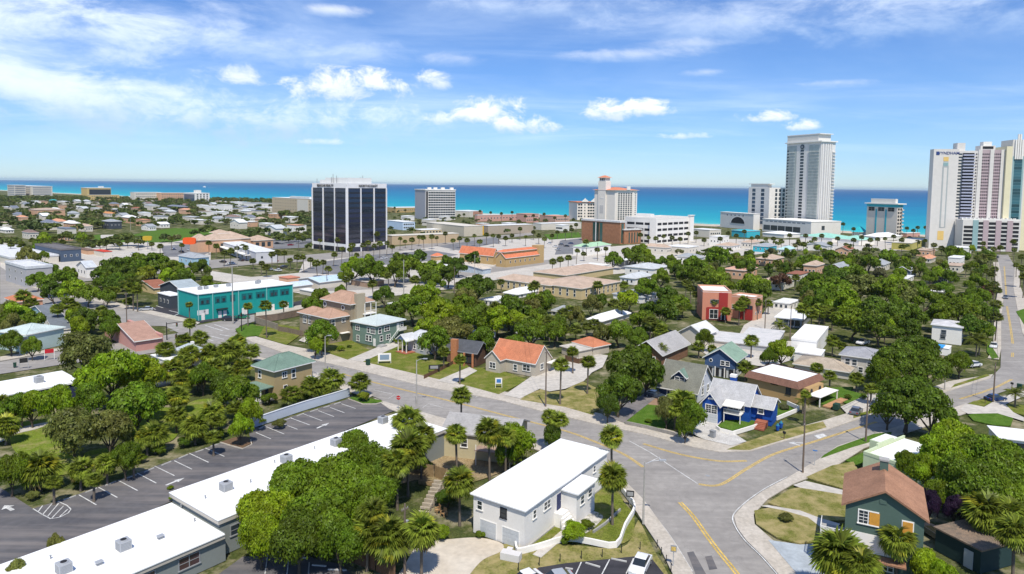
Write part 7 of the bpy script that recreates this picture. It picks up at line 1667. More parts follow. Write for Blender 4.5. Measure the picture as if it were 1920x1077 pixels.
def upole(label,bx,by,ty,arm=1.0,tr=False,m=None,r0=.17,box=False,group='utility poles'):
    p=P(bx,by); h=solve_h(p,ty); r=empty('utility_pole',(p.x,p.y,0),R_(50),label,'utility pole',group)
    b=MB(); b.cyl((0,0,-.2),(0,0,h),r0,r0*.62,8); b.build('pole',m or POLE,r)
    if arm:
        b=MB(); b.box(-arm,arm,-.06,.06,h-.75,h-.6); b.build('crossarm',POLE,r)
        b=MB()
        for x in (-arm*.85,-arm*.3,arm*.3,arm*.85): b.cyl((x,0,h-.599),(x,0,h-.42),.04,.03,5)
        b.build('insulators',METAL,r)
    if tr: b=MB(); b.cyl((.42,0,h-3.1),(.42,0,h-2.1),.24,.24,10); b.build('transformer',METAL,r)
    if box: b=MB(); b.box(.1,.5,-.2,.2,1.2,1.9); b.build('meter_box',METAL,r)
    return r
upole('wooden utility pole with grey transformer in front of the lower left palms',759,1082,945,.5,True)
upole('brown wooden utility pole on the verge beside the junction',1505,888,789,.35)
upole('dark wooden utility pole on the grass strip of the cross street',1623,830,737,.4)
upole('wooden utility pole beside the blue car on the right street',1862,756,680,.3)
upole('slim wooden utility pole in front of the paved yard of the orange roofed house',1023,764,655,.5)
upole('pale concrete utility pole at the corner of the teal motel',437,608,498,.6,m=mat('lamp_concrete',(.40,.38,.34)),r0=.25)
upole('concrete utility pole behind the taupe house',757,560,487,.6,m=MATS['lamp_concrete'],r0=.2); upole('dark utility pole left of the pale concrete one behind the taupe house',613,540,505,.3); upole('utility pole in front of the small white building by the car park',852,550,500,.6)
upole('wooden utility pole left of the pink roofed building',238,612,548,.5); upole('short utility pole beside the wide pale street',196,607,565,.4)
upole('utility pole in front of the orange roofed church',890,520,478,.5,m=MATS['lamp_concrete'])
upole('utility pole in front of the coral annex',1434,618,560,.4); upole('utility pole among the oaks behind the white pickup',1658,645,592,.5)
upole('thin utility pole by the small screened house',1481,640,575,.3); upole('utility pole at the edge of the right street near the condo',1863,560,480,.7); upole('utility pole across the street in front of the apartments',1007,560,527,.3)
upole('tall concrete pole in the car park in front of the shops',445,500,458,.3,m=MATS['lamp_concrete']); upole('tall concrete pole in front of the far park oaks',245,432,410,.3,m=MATS['lamp_concrete']); upole('utility pole in front of the brown brick office',1120,490,455,.5)
# traffic signals
BLK=paint('signal_black',(.02,.02,.02))
def signal(label,bx,by,ty,ex,ey):
    p=P(bx,by); h=solve_h(p,ty); r=empty('traffic_signal',(p.x,p.y,0),0,label,'traffic signal','traffic signals at the junction')
    b=MB(); b.cyl((0,0,0),(0,0,h),.16,.12,8); b.build('mast',BLK,r)
    e=P(ex,ey,h-.3); d=Vector((e.x-p.x,e.y-p.y,0))
    if d.length>.5:
        b=MB(); b.cyl((0,0,h-.4),(d.x,d.y,h-.2),.09,.06,6); b.build('mast_arm',BLK,r)
    for t in ((.5,.95) if d.length>.5 else (0,)):
        b=MB(); q=d*t+Vector((0,-.25,0)); b.box(q.x-.18,q.x+.18,q.y-.15,q.y+.15,h-1.5,h-.45); o=b.build('signal_head',BLK,r)
        for k,c in enumerate(((.25,.02,.01),(.25,.12,.01),(.01,.2,.05))):
            b=MB(); z=h-.65-.33*k; b.cyl((q.x,q.y-.151,z),(q.x,q.y-.18,z),.12,.12,8); b.build('lens',paint('lens_%s'%('red','amber','green')[k],c),o)
signal('black traffic signal mast with long arm on the left side of the junction',313,638,605,352,602)
signal('black traffic signal mast on the corner lawn right of the junction',453,622,586,453,586)
signal('short black traffic signal beside the palms below the junction',331,652,626,331,626)
# signs
def sign(name,label,px,py,w,h,zc,m,rz=None,posts=1,pm=None,inner=None,ph=None):
    p=P(px,py); rz=facing(px,py)+math.pi/2 if rz is None else rz; r=empty(name,(p.x,p.y,.15),rz,label,'sign')
    b=MB(); b.box(-w/2,w/2,-.04,.04,zc-h/2,zc+h/2); o=b.build('panel',m,r)
    if inner: b=MB(); b.box(-w*.38,w*.38,-.055,-.041,zc-h*.32,zc+h*.32); b.build('printed_panel',inner,o)
    for x in ([0] if posts==1 else [-w/2-.05,w/2+.05]): b=MB(); b.box(x-.05,x+.05,.041 if posts==1 else -.05,.11 if posts==1 else .05,0,ph or zc+h/2); b.build('post',pm or METAL,r)
    return r
sign('yard_sign','large white framed sign on the lawn of the small grey cottage',721,683,3.0,2.0,1.6,WHITE,posts=2,pm=WHITE,inner=paint('sign_blue_grey',(.22,.30,.38)))
sign('yard_sign','dark framed sign on the small lawn before the charcoal roofed cottage',814,700,2.4,1.1,1.3,paint('sign_dark',(.03,.03,.03)),posts=2,pm=DARK,inner=paint('sign_grey',(.3,.3,.3)))
sign('real_estate_sign','white framed sign with blue panel on the lawn of the orange roofed house',935,729,1.3,1.3,1.6,WHITE,posts=2,pm=WHITE,inner=paint('sign_blue',(.05,.18,.45)))
sign('board_sign','dark notice board on posts beside the lower left street',45,692,1.6,1.1,1.9,paint('sign_dark',(.03,.03,.03)),posts=2)
sign('real_estate_sign','small red sign above a white panel beside the lower left street',93,676,1.9,1.0,2.2,paint('sign_red',(.5,.02,.03)),posts=2,pm=WHITE)
sign('street_name_sign','small blue street name sign on the verge of the cross street',1527,875,.7,.16,2.5,paint('sign_blue',(.05,.18,.45)),pm=METAL)
sign('notice_sign','small dark notice on a post beside the white garage house',1181,950,1.1,.9,1.7,paint('sign_dark',(.03,.03,.03)),inner=paint('sign_grey',(.3,.3,.3)))
sign('bus_stop_sign','small yellow and grey bus stop sign on the pavement of the lower road',1262,1065,.7,.8,2.2,STEEL,inner=YPAINT)
# stop sign
p=P(747,770); r=empty('stop_sign',(p.x,p.y,.1),R_(-15),'red octagonal stop sign at the exit of the long car park','stop sign')
b=MB(); b.cyl((0,0,0),(0,0,2.1),.04,.04,6); b.build('post',METAL,r)
b=MB(); k=len(b.v); b.cyl((0,0,2.5),(0,-.04,2.5),.45,.45,8); o=b.build('octagon',paint('stop_red',(.50,.012,.02)),r)
tx=bpy.data.curves.new('lettering','FONT'); tx.body='STOP'; tx.size=.3; tx.align_x='CENTER'; tx.align_y='CENTER'; tx.extrude=.004; tx.materials.append(WHITE); t=bpy.data.objects.new('lettering',tx); col.objects.link(t); t.parent=o; t.location=(0,-.05,2.5); t.rotation_euler=(math.pi/2,0,0)
# pole signs far left
def balloon_sign(name,label,x,y0,y1,w,h,c):
    p=P(x,y0); z=solve_h(p,y1); r=empty(name,(p.x,p.y,0),0,label,'sign'); b=MB(); b.cyl((0,0,0),(0,0,z-h/2),.25,.2,6); b.build('pole',STEEL,r)
    b=MB(); pts=[(w/2*math.copysign(abs(math.cos(a))**.5,math.cos(a)),z+h/2*math.copysign(abs(math.sin(a))**.5,math.sin(a))) for a in [2*math.pi*i/20 for i in range(20)]]
    b.poly([(x_,-.5,z_) for x_,z_ in pts]); b.poly([(x_,.5,z_) for x_,z_ in pts][::-1])
    for i in range(20): a,c_=pts[i],pts[(i+1)%20]; b.poly([(a[0],.5,a[1]),(c_[0],.5,c_[1]),(c_[0],-.5,c_[1]),(a[0],-.5,a[1])])
    b.build('panel',c,r)
balloon_sign('pole_sign','bright orange red rounded pole sign beside the tan roofed bank building',356,486,452,7.5,4,paint('orange_red_sign',(.75,.10,.02))); balloon_sign('pole_sign','yellow and brown pole sign in front of the green park',277,468,447,6,3,paint('mustard_sign',(.5,.33,.03)))
# bins, mailboxes, bollards
def bin_(label,x,y,c,s=1.0):
    p=P(x,y); r=empty('wheelie_bin',(p.x,p.y,.14),R_(40),label,'bin'); b=MB(); b.prism([(-.3*s,-.35*s),(.3*s,-.35*s),(.3*s,.35*s),(-.3*s,.35*s)],.12,1.0*s); b.build('body',c,r); b=MB(); b.box(-.34*s,.34*s,-.4*s,.4*s,1.002*s,1.1*s); b.build('lid',c,r)
    for x_ in (-.25,.25): b=MB(); b.cyl((x_*s-.04,.3*s,.12),(x_*s+.04,.3*s,.12),.12,.12,8); b.build('wheel',DARK,r)
gr_=paint('bin_green',(.02,.06,.04)); bin_('dark green wheelie bin at the kerb before the sage green house',690,686,gr_,1.3); bin_('dark bin beside the stained driveway of the cobalt house',1336,822,STEEL,1.2); bin_('dark wheelie bin beside the lower left street near the pale garage',210,612,gr_,1.2); bin_('dark wheelie bin beside the right street opposite the palm',1911,732,gr_,1.2); bin_('dark bin near the white gate left of the aqua porch house',28,690,gr_,1.0)
p=P(1568,768); r=empty('transformer_cabinet',(p.x,p.y,.15),R_(50),'pair of dark green utility cabinets on the lawn beside the ochre house','utility cabinet'); b=MB(); b.box(-.9,0,-.5,.5,0,1.1); b.build('cabinet',gr_,r); b=MB(); b.box(.1,1.0,-.5,.5,0,1.0); b.build('cabinet',gr_,r)
p=P(1461,806); r=empty('blue_mailbox_planter',(p.x,p.y,.14),R_(50),'bright blue ornamental planters by the steps of the cobalt house','planters')
for x in (-.9,.9): b=MB(); b.cyl((x,0,0),(x,0,.9),.28,.38,10); b.build('planter',cb,r); b=MB(); b.cyl((x,0,.901),(x,0,1.3),.3,.1,8); b.build('plant_tuft',paint('teal_tuft',(.03,.2,.3)),r)
for x,y,l in ((1847,758,'dark mailbox on a post left of the blue car'),(1897,730,'small mailbox at the kerb right of the blue car'),(1470,825,'small dark mailbox on the dry verge by the cobalt house')):
    p=P(x,y); r=empty('mailbox',(p.x,p.y,.14),R_(20),l,'mailbox'); b=MB(); b.box(-.05,.05,-.05,.05,0,1.0); b.build('post',WOOD,r); b=MB(); b.box(-.15,.15,-.25,.25,1.001,1.3); b.cyl((0,-.25,1.3),(0,.25,1.3),.15,.15,8); b.build('box',DARK,r)
BOL=[]
for x,y in ((972,1072),(1011,1062),(1050,1055),(1090,1049),(1129,1046),(1165,1038),(1200,1032),(1232,1028),(1240,1042),(1249,1057),(1258,1072)):
    p=P(x,y); b=MB(); b.cyl((0,0,0),(0,0,.95),.06,.05,7); b.cyl((0,0,.95),(0,0,1.02),.075,.03,7); o=b.build('bollard',BLK,loc=(p.x,p.y,.08)); tag(o,'x','bollard','thin black posts along the dry verge'); BOL.append((o,(x,y)))
# walls and fences -----------------------------------------------------------
def wall_thing(name,label,cat,pts,h,m,w=.2,cap=None,z=0.05,posts=None,pm=None):
    p0=P(*pts[0]); r=empty(name,(p0.x,p0.y,z),0,label,cat); b=MB()
    q=[P(x,y) for x,y in pts]; n=len(q); o=offs(q,w)
    def seg(bm,oo,z0,z1):
        for i in range(n-1):
            a,b_,c,d=oo[i],oo[i+1],oo[2*n-2-i],oo[2*n-1-i]; bm.prism([(v.x-p0.x,v.y-p0.y) for v in (d,c,b_,a)],z0,z1)
    b=MB(); seg(b,o,0,h); b.build('wall_body' if cap else 'wall_panel',m,r)
    if cap: b=MB(); seg(b,offs(q,w+.12),h+.002,h+.1); b.build('coping',cap,r)
    if posts:
        for i in range(n-1):
            L=(q[i+1]-q[i]).length; k=max(1,int(L/posts))
            for j in range(k+1 if i==n-2 else k):
                t=q[i].lerp(q[i+1],j/k)-p0; b=MB(); b.box(t.x-.08,t.x+.08,t.y-.08,t.y+.08,0,h+.12); b.build('post',pm or m,r)
    return r
pbw=paint('pale_blue_wall_paint',(.48,.53,.60)); 
wall_thing('garden_wall','long pale blue grey wall behind the upper car park stalls','wall',dense([(466,806),(480,801),(520,787),(570,770),(620,755),(655,744)],2),1.7,pbw,.25,cap=paint('pale_coping',(.6,.63,.66)))
wall_thing('yard_wall','low white wall curving round the yard of the white garage house','wall',dense([(967,1026),(968,1036),(975,1040),(1014,1030),(1045,1020),(1072,1016),(1108,1022),(1155,1028),(1172,992),(1190,958),(1178,938),(1166,922)],3),.75,WHITE,.25,z=.08)
wall_thing('short_wall','short white wall inside the yard under the palm','wall',[(1112,1001),(1135,985),(1163,959)],.35,GREYC,.2,z=.08)
b=MB(); b.box(-1.2,1.2,-.55,.55,0,.85); b.box(-.9,-.2,.56,1.4,0,.7); p=P(958,1050); tag(b.build('concrete_block',paint('block_white',(.62,.60,.58)),loc=(p.x,p.y,.1),rz=R_(-20)),'white concrete block at the end of the curving yard wall','concrete block')
wall_thing('retaining_wall','white retaining wall round the raised lawn of the cobalt house','wall',[(1343,806),(1350,811),(1374,817),(1410,806),(1447,793)],.75,WHITE,.25)
wall_thing('retaining_wall','white retaining wall right of the steps of the cobalt house','wall',[(1456,789),(1492,774),(1498,769),(1476,759)],.75,WHITE,.25)
wall_thing('block_wall','worn grey block wall before the earth bed and palms','wall',dense([(1172,797),(1215,806),(1262,818),(1275,821),(1290,812),(1305,800)],2),.7,mat('worn_block',(.30,.28,.25),scale=.8,fine=.15),.3)
wall_thing('driveway_wall','low pale blue wall along the driveway of the cobalt house','wall',[(1304,803),(1330,781)],1.0,paint('pale_blue_white',(.5,.62,.72)),.25)
wall_thing('brick_wall','long brown wall with bands behind the grass beside the taupe house','wall',[(478,606),(520,601),(560,593),(578,588)],2.1,mat('brown_block_wall',(.22,.16,.12),scale=.7,fine=.1),.25,cap=mat('tan_coping',(.4,.33,.25)))
wall_thing('corner_wall','grey brown wall running towards the corner lawn','wall',[(478,606),(500,613),(521,620)],2.0,mat('grey_brown_wall',(.27,.23,.18)),.25)
def plank_fence(label,pts,h,m,name='wooden_fence',pw=.16,z=.05):
    p0=P(*pts[0]); r=empty(name,(p0.x,p0.y,z),0,label,'fence'); q=[P(x,y) for x,y in pts]; rg=random.Random(len(label)); tot=0
    b=MB(); 
    for i in range(len(q)-1):
        a,c=q[i]-p0,q[i+1]-p0; d=(c-a); L=d.length; d.normalize(); nrm=Vector((-d.y,d.x,0)); k=int(L/(pw+.02))
        for j in range(k):
            t=a+d*((j+.5)*(pw+.02)); hh=h+rg.uniform(-.05,.05); o1=nrm*(.015+rg.uniform(0,.015)); x=d*pw/2
            b.prism([((t-x-o1).x,(t-x-o1).y),((t+x-o1).x,(t+x-o1).y),((t+x+o1).x,(t+x+o1).y),((t-x+o1).x,(t-x+o1).y)],0,hh)
    o=b.build('planks',m,r); o['kind']='stuff'
    for i in range(len(q)-1):
        L=(q[i+1]-q[i]).length; k=max(1,int(L/2.4))
        for j in range(k+1):
            t=q[i].lerp(q[i+1],j/k)-p0; b=MB(); b.box(t.x-.06,t.x+.06,t.y+.05,t.y+.17,0,h+.1); b.build('post',m,r)
    return r
brf=mat('brown_fence',(.15,.085,.05),scale=2,fine=.15); tanf=mat('tan_fence',(.30,.21,.11),scale=2,fine=.15)
plank_fence('dark brown plank fence under the large leafy trees at the bottom',[(635,1050),(665,1058),(705,1072),(740,1090)],1.9,brf)
plank_fence('tan plank fence behind the garden steps left of the white garage house',[(795,893),(815,896),(838,904)],1.9,tanf)
plank_fence('weathered plank fence beside the corner lawn',[(521,622),(540,625),(566,631)],1.6,mat('grey_brown_fence',(.22,.17,.12),scale=2,fine=.15))
plank_fence('brown plank fence in front of the orange roofed garage',[(1060,678),(1085,684),(1105,680)],1.5,brf)
plank_fence('dark plank fence on the lawn edge of the small grey cottage',[(795,712),(830,695),(850,684)],1.0,brf)
wall_thing('timber_retaining_wall','low timber retaining wall at the head of the garden steps','wall',[(785,908),(800,910),(820,913),(845,917)],.6,tanf,.3)
# garden steps
p=P(794,962); q=P(826,915); d=Vector((q.x-p.x,q.y-p.y,0)); L=d.length; r=empty('garden_steps',(p.x,p.y,.05),math.atan2(d.y,d.x),'timber garden steps with handrail climbing the bank left of the white garage house','steps')
n=9
for i in range(n):
    b=MB(); b.box(L*i/n,L*i/n+.32,-.8,.8,0,.12+.16*i); b.build('step',mat('pale_timber',(.42,.36,.28),scale=2),r)
b=MB(); b.cyl((0,-.9,1.0),(L,-.9,1.0+.16*n),.05,.05,6)
for i in range(5): b.box(L*i/4-.05,L*i/4+.05,-.95,-.85,0,1.0+.16*n*i/4)
b.build('handrail',MATS['pale_timber'],r)
# two garden chairs
for k,(x,y) in enumerate(((821,962),(832,968))):
    p=P(x,y); r=empty('garden_chair',(p.x,p.y,.06),R_(-60+20*k),('left' if k==0 else 'right')+' orange wooden garden chair by the steps','chair','orange garden chairs'); wm=mat('orange_timber',(.50,.30,.14),scale=2)
    for i in range(5): b=MB(); b.box(-.3+.125*i,-.2+.125*i,-.3,.3,.36,.40); b.build('seat_slat',wm,r)
    for i in range(5): b=MB(); b.v=[]; b.box(-.3+.125*i,-.2+.125*i,.28,.33,.40,1.05); b.build('back_slat',wm,r)
    for sx in (-.33,.33):
        for sy in (-.28,.3): b=MB(); b.box(sx-.04,sx+.04,sy-.04,sy+.04,0,.58); b.build('leg',wm,r)
        b=MB(); b.box(sx-.07,sx+.07,-.34,.34,.581,.62); b.build('armrest',wm,r)
# metal stair beside the grey roofed house, timber landing
p=P(893,858); q=P(862,832); d=Vector((q.x-p.x,q.y-p.y,0)); L=d.length; r=empty('metal_stair',(p.x,p.y,.05),math.atan2(d.y,d.x),'pale blue metal stair with rails behind the white garage house','stair'); pb=paint('pale_blue_metal',(.45,.58,.62))
for i in range(11): b=MB(); b.box(L*i/11,L*i/11+.3,-.6,.6,.2+.22*i,.25+.22*i); b.build('tread',pb,r)
for s in (-.65,.65):
    b=MB(); b.cyl((0,s,.2),(L,s,2.7),.06,.06,6); b.cyl((0,s,1.1),(L,s,3.6),.04,.04,6)
    for i in range(6): b.cyl((L*i/5,s,.2+.5*i),(L*i/5,s,1.1+.5*i),.03,.03,5)
    b.build('rail',WHITE,r)
p=P(822,846); r=empty('timber_landing_steps',(p.x,p.y,.05),R_(60),'small dark timber landing steps beside the grey roofed house','steps')
for i in range(5): b=MB(); b.box(-.9,.9,-.2+.35*i,.15+.35*i,.15*i,.2+.2*i); b.build('step',mat('dark_timber',(.10,.08,.06)) if i%2 else MATS['pale_timber'],r)
for s in (-1,1): b=MB(); b.cyl((s,-.2,1),(s,1.6,2.0),.05,.05,6); b.cyl((s,-.2,0),(s,-.2,1),.05,.05,6); b.cyl((s,1.6,0),(s,1.6,2),.05,.05,6); b.build('handrail',MATS['pale_timber'],r)
# railing by the long office building
wall=OF
r=empty('ramp_railing',(0,0,0),0,'thin grey railing along the ramp in front of the lower office wing','railing'); 
q=[P(x,y) for x,y in ((330,1085),(400,1043),(455,1022))]
b=MB()
for i in range(2):
    a,c=q[i],q[i+1]
    for z in (.5,1.0): b.cyl((a.x,a.y,z),(c.x,c.y,z),.035,.035,5)
    k=5
    for j in range(k+1): t=a.lerp(c,j/k); b.cyl((t.x,t.y,0),(t.x,t.y,1.0),.035,.035,5)
b.build('rails',METAL,r)
# ---------------------------------------------------------------- cars
def car_meshes():
    def ext(prof,w,ins=0):
        b=MB(); n=len(prof)
        for s in (-1,1):
            for (x,z) in prof:
                k=ins*max(0,min(1,(z-.75)/.6)); b.v.append((x,s*(w-k),z))
        b.f.append(tuple(range(n))[::-1] if 0 else tuple(range(n))); b.m.append(0); b.f.append(tuple(range(2*n-1,n-1,-1))); b.m.append(0)
        for i in range(n): j=(i+1)%n; b.f.append((i,i+n,j+n,j)); b.m.append(0)
        return b
    body=ext([(-2.2,.32),(-2.25,.62),(-2.15,.86),(-1.5,.93),(.9,.93),(1.9,.80),(2.2,.62),(2.22,.34)],.88,.05)
    cab=ext([(-1.75,.935),(-1.15,1.36),(.25,1.40),(1.05,.935)],.80,.17)
    roof=ext([(-1.12,1.365),(-1.02,1.42),(.15,1.455),(.28,1.405)],.66,0)
    return body,cab,roof
pm=bpy.data.materials.new('car_paint'); pm.use_nodes=True; pb_=pm.node_tree.nodes['Principled BSDF']; oi=pm.node_tree.nodes.new('ShaderNodeObjectInfo'); pm.node_tree.links.new(oi.outputs['Color'],pb_.inputs['Base Color']); pb_.inputs['Roughness'].default_value=.28; pb_.inputs['Coat Weight'].default_value=.6; pb_.inputs['Coat Roughness'].default_value=.08
b1,b2,b3=car_meshes(); BODY=b1.mesh('body',pm); CAB=b2.mesh('windows',glass('car_glass',(.02,.025,.03),.06,.8)); ROOF=b3.mesh('roof_panel',pm)
def bm_(f): b=MB(); f(b); return b
b=MB(); b.cyl((0,-.11,0),(0,.11,0),.33,.33,14); WHL=b.mesh('wheel',paint('tyre',(.02,.02,.02))); b=MB(); b.cyl((0,-.12,0),(0,.12,0),.19,.19,10); RIM=b.mesh('rim',METAL)
b=MB(); b.box(-.03,.03,-.18,.18,-.07,.07); HL=b.mesh('headlight',paint('lamp_glass',(.75,.75,.72))); TL=b.mesh('tail_light',paint('tail_red',(.35,.01,.01))); b=MB(); b.box(-.03,.03,-.3,.3,-.06,.06); PLATE=b.mesh('number_plate',WHITE)
def car(x,y,ang,c,label,kind='sedan',z=.06,grp='parked cars'):
    p=P(x,y); r=empty('pickup_truck' if kind=='pickup' else 'parked_car',(p.x,p.y,z),R_(ang),label,'pickup' if kind=='pickup' else 'car',grp)
    o=link('body',BODY,r); o.color=(*c,1); sc=1.15 if kind in('suv','pickup') else 1
    o.scale=(1.05 if sc>1 else 1,1,sc); w=link('windows',CAB,r); ro=link('roof_panel',ROOF,r); ro.color=(*c,1)
    if kind=='suv':
        for q in (w,ro): q.scale=(1.25,1.02,1.15); q.location=(-.35,0,0)
    if kind=='pickup':
        for q in (w,ro): q.scale=(.72,1.0,1.15); q.location=(.35,0,0)
        b=MB(); b.box(-2.15,-.75,-.7,.7,1.0,1.08); b.build('cargo_bed',DARK,r)
    for wx in (-1.35,1.4):
        for wy in (-.80,.80): k=link('wheel',WHL,r,(wx,wy,.33)); link('rim',RIM,k)
    for s in (-.62,.62): link('headlight',HL,r,(2.2,s,.64)); link('tail_light',TL,r,(-2.22,s,.74))
    return r
Wt=(.75,.75,.75); Bk=(.02,.02,.025); Gy=(.12,.13,.15); Sv=(.38,.40,.42); Bl=(.02,.05,.16); Rd=(.30,.02,.03); Gn=(.01,.16,.08)
for a in ((1605,776,52,Gy,'dark grey sedan parked by the kerb in front of the palms'),(1866,752,14,Bl,'dark blue car parked on the grass beside the utility pole'),(1863,652,232,Wt,'white car parked on the verge of the right street'),(1824,688,200,Wt,'white car half hidden in a driveway near the right street'),
 (1201,1068,245,Wt,'bright white car in the near car park beside the lower road'),(984,1098,215,Wt,'white car at the bottom edge left of the silver car'),(1042,1097,200,Sv,'silver car in the near car park beside the white car'),
 (1228,746,-40,(.04,.06,.09),'dark car in the driveway between the oak and the dormer bungalow'),(274,583,200,Sv,'silver car in the motel car park under the palms'),(864,540,200,(.04,.06,.08),'dark car on the street beyond the leafy trees'),
 (418,493,150,Bk,'leftmost dark car before the white strip of shops'),(433,496,170,Wt,'white car parked before the strip of shops'),(452,490,140,Bk,'dark car under the canopy of the strip of shops'),(515,491,150,Rd,'dark red car right of the strip of shops'),(505,507,150,Sv,'silver car in the sandy car park'),(521,509,150,Wt,'white car beside the silver car in the sandy car park'),(532,503,60,Bk,'black car beyond the white car in the sandy car park'),
 (1870,484,230,Bk,'dark car on the far end of the right street'),(165,460,150,Gy,'grey car near the park on the left'),(1041,464,140,Wt,'white car nearest the mint roofed building'),(1052,460,140,Gy,'grey car in the rear of the hotel car park'),(1062,463,140,Bk,'black car in the hotel car park'),(1070,458,140,Bl,'blue car in the hotel car park'),(1046,470,140,Sv,'silver car at the front of the hotel car park'),(1030,458,140,Wt,'white car at the left of the hotel car park'),(1076,466,140,Wt,'white car left of the brown brick office'),
 (500,461,50,Wt,'white car in the car park left of the office tower'),(520,458,50,Bk,'black car in the car park left of the office tower'),(545,461,50,Rd,'red car in the car park left of the office tower'),(560,456,50,Sv,'silver car nearest the office tower'),(355,470,140,Wt,'white car in the lot under the orange red sign'),(340,474,140,Bk,'black car in the lot under the orange red sign'),(325,468,140,Wt,'leftmost white car in the lot under the orange red sign'),
 (250,478,150,Wt,'white car beyond the lime green tree'),(265,481,150,Wt,'second white car beyond the lime green tree'),(690,492,55,Gy,'grey car in the tree lined car park'),(720,486,55,Wt,'white car in the tree lined car park'),(760,478,55,Bk,'black car in the tree lined car park'),(1885,560,235,Gy,'grey car driving on the right street') ):
    car(*a)
car(1645,762,50,(.22,.25,.27),'grey green sport utility car parked beside the large oak','suv'); car(431,602,6,Bk,'black sport utility car waiting at the junction','suv'); car(455,598,12,Gn,'bright green car behind the black one at the junction'); car(1618,646,215,Wt,'white pickup truck parked under the oaks','pickup'); car(1448,572,210,Wt,'white pickup truck at the end of the pale driveway','pickup')
p=P(1752,1008); r=car(1752,1008,100,(.05,.05,.055),'dark dusty car behind the boarded sage house','suv')
# ---------------------------------------------------------------- labels for repeated things
def order_word(i): return ['','second ','third ','fourth ','fifth ','sixth ','seventh ','eighth ','ninth ','tenth ','eleventh ','twelfth ','thirteenth ','fourteenth ','fifteenth ','sixteenth ','seventeenth ','eighteenth ','nineteenth ','twentieth '][i] if i<20 else 'number %d '%(i+1)
def spx(o):
    return proj(o.location)
def relation(x,y):
    best=min(LAND,key=lambda l:math.hypot((l[1][0]-x),(l[1][1]-y)*1.6)); dx=x-best[1][0]; dy=(y-best[1][1])*1.6
    if abs(dx)>abs(dy): return ('right of ' if dx>0 else 'left of ')+best[0]
    return ('in front of ' if dy>0 else 'behind ')+best[0]
def autolabel(objs,desc,plural,cat,group):
    fam={}
    for o in objs:
        x,y=spx(o); d=desc(o); fam.setdefault((d,relation(x,y)),[]).append((x,o))
    for (d,rel),L_ in fam.items():
        L_.sort(key=lambda t:t[0]); n=len(L_)
        for i,(x,o) in enumerate(L_):
            if n==1: lb='%s %s'%(d,rel)
            elif n==2: lb='%s %s, the %s one'%(d,rel,('left','right')[i])
            else: lb=(('leftmost' if i==0 else 'rightmost' if i==n-1 else order_word(i)+'from left')+' of the %s %s'%(d+plural,rel))
            w=lb.split(); o['label']=' '.join(w[:16]); o['category']=cat; o['group']=group
tn={'dark':'dark green','mid':'mid green','bright':'bright green','olive':'olive green','lime':'lime green','grey':'grey green','purple':'purple leaved','rust':'rust tinged'}
autolabel(TREES,lambda o:('broad ' if o['_s']>6 else 'small ' if o['_s']<3.6 else '')+tn[o['_t']]+' tree','s','tree','leafy trees of the neighbourhood')
autolabel(SHRUBS,lambda o:tn[o['_t']]+' shrub','s','shrub','shrubs in the gardens')
autolabel(PALMS,lambda o:('tall ' if o['_h']>6.5 else 'low ' if o['_h']<3.5 else '')+('feathery palm' if o['_k']=='feather' else 'palm'),'s','palm','palms of the neighbourhood')
autolabel(FARH,lambda o:'small distant house','s','house','small houses in the far woods')
autolabel(FARC,lambda o:'low pale flat roofed building','s','building','low pale commercial buildings in the far woods')
W1=sorted(WSTOPS[:17],key=lambda t:t[1][0]); 
for i,(o,a) in enumerate(W1): o['label']=('leftmost' if i==0 else 'rightmost' if i==len(W1)-1 else order_word(i)+'from left')+' of the concrete wheel stops in the long car park'
W2=sorted([w for w in WSTOPS if w not in W1],key=lambda t:t[1][0])
for i,(o,a) in enumerate(W2): o['label']=('leftmost' if i==0 else 'rightmost' if i==len(W2)-1 else order_word(i)+'from left')+' of the wheel stops along the bottom edge'
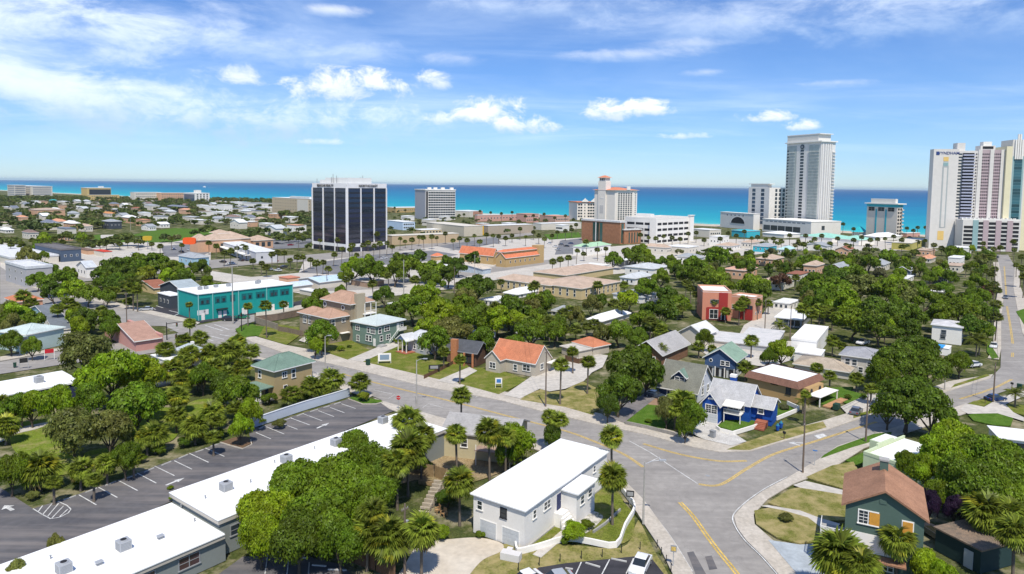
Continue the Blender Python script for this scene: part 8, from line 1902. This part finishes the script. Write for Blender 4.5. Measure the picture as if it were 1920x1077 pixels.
for i,(o,a) in enumerate(sorted(BOL,key=lambda t:t[1][0])): o['label']=('leftmost' if i==0 else 'rightmost' if i==len(BOL)-1 else order_word(i)+'from left')+' of the thin black posts by the near car park'
for o in list(bpy.data.objects):
    for k in ('_t','_s','_k','_h','_d','_dist'):
        if k in o: del o[k]
    if o.parent and 'category' in o: del o['category']
# lettering as meshes of its own
dg_=bpy.context.evaluated_depsgraph_get()
for o in [o for o in bpy.data.objects if o.type=='FONT']:
    me=bpy.data.meshes.new_from_object(o.evaluated_get(dg_)); n=bpy.data.objects.new('lettering',me); col.objects.link(n); n.parent=o.parent; n.matrix_local=o.matrix_local.copy(); bpy.data.objects.remove(o)

for (a,b_,lb) in (((1505,885,795),(1623,828,741),'sagging power lines from the junction pole to the next pole on the cross street'),((1623,828,741),(1862,756,684),'sagging power lines across the large oak to the pole by the blue car'),((1862,756,684),(1863,560,484),'sagging power lines along the right street'),((1023,762,659),(890,520,482),'sagging power line from the slim pole towards the orange roofed church')):
    A=P(a[0],a[1]); A.z=solve_h(A,a[2]); B_=P(b_[0],b_[1]); B_.z=solve_h(B_,b_[2]); r=empty('power_line',A,0,lb,'power line'); 
    for off in (-.5,.5):
        m=MB(); pr=None
        for i in range(13):
            t=i/12; q=(B_-A)*t+Vector((off,0,-4*t*(1-t)*(.02*(B_-A).length)))
            if pr is not None: m.cyl(pr,q,.022,.022,4,caps=False)
            pr=q
        m.build('wire',DARK,r)
# ---------------------------------------------------------------- sea air
b=MB(); b.box(-75000,75000,-900,75000,-6,112); hz=bpy.data.materials.new('sea_air'); hz.use_nodes=True; t=hz.node_tree
for n in list(t.nodes): t.nodes.remove(n)
o_=t.nodes.new('ShaderNodeOutputMaterial'); v_=t.nodes.new('ShaderNodeVolumePrincipled'); v_.inputs['Color'].default_value=(.74,.93,1.0,1); v_.inputs['Density'].default_value=HAZE; v_.inputs['Anisotropy'].default_value=0.0
t.links.new(v_.outputs[0],o_.inputs['Volume']); h_=b.build('haze',hz); h_['kind']='stuff'
scene.cycles.volume_bounces=0; scene.cycles.volume_max_steps=64
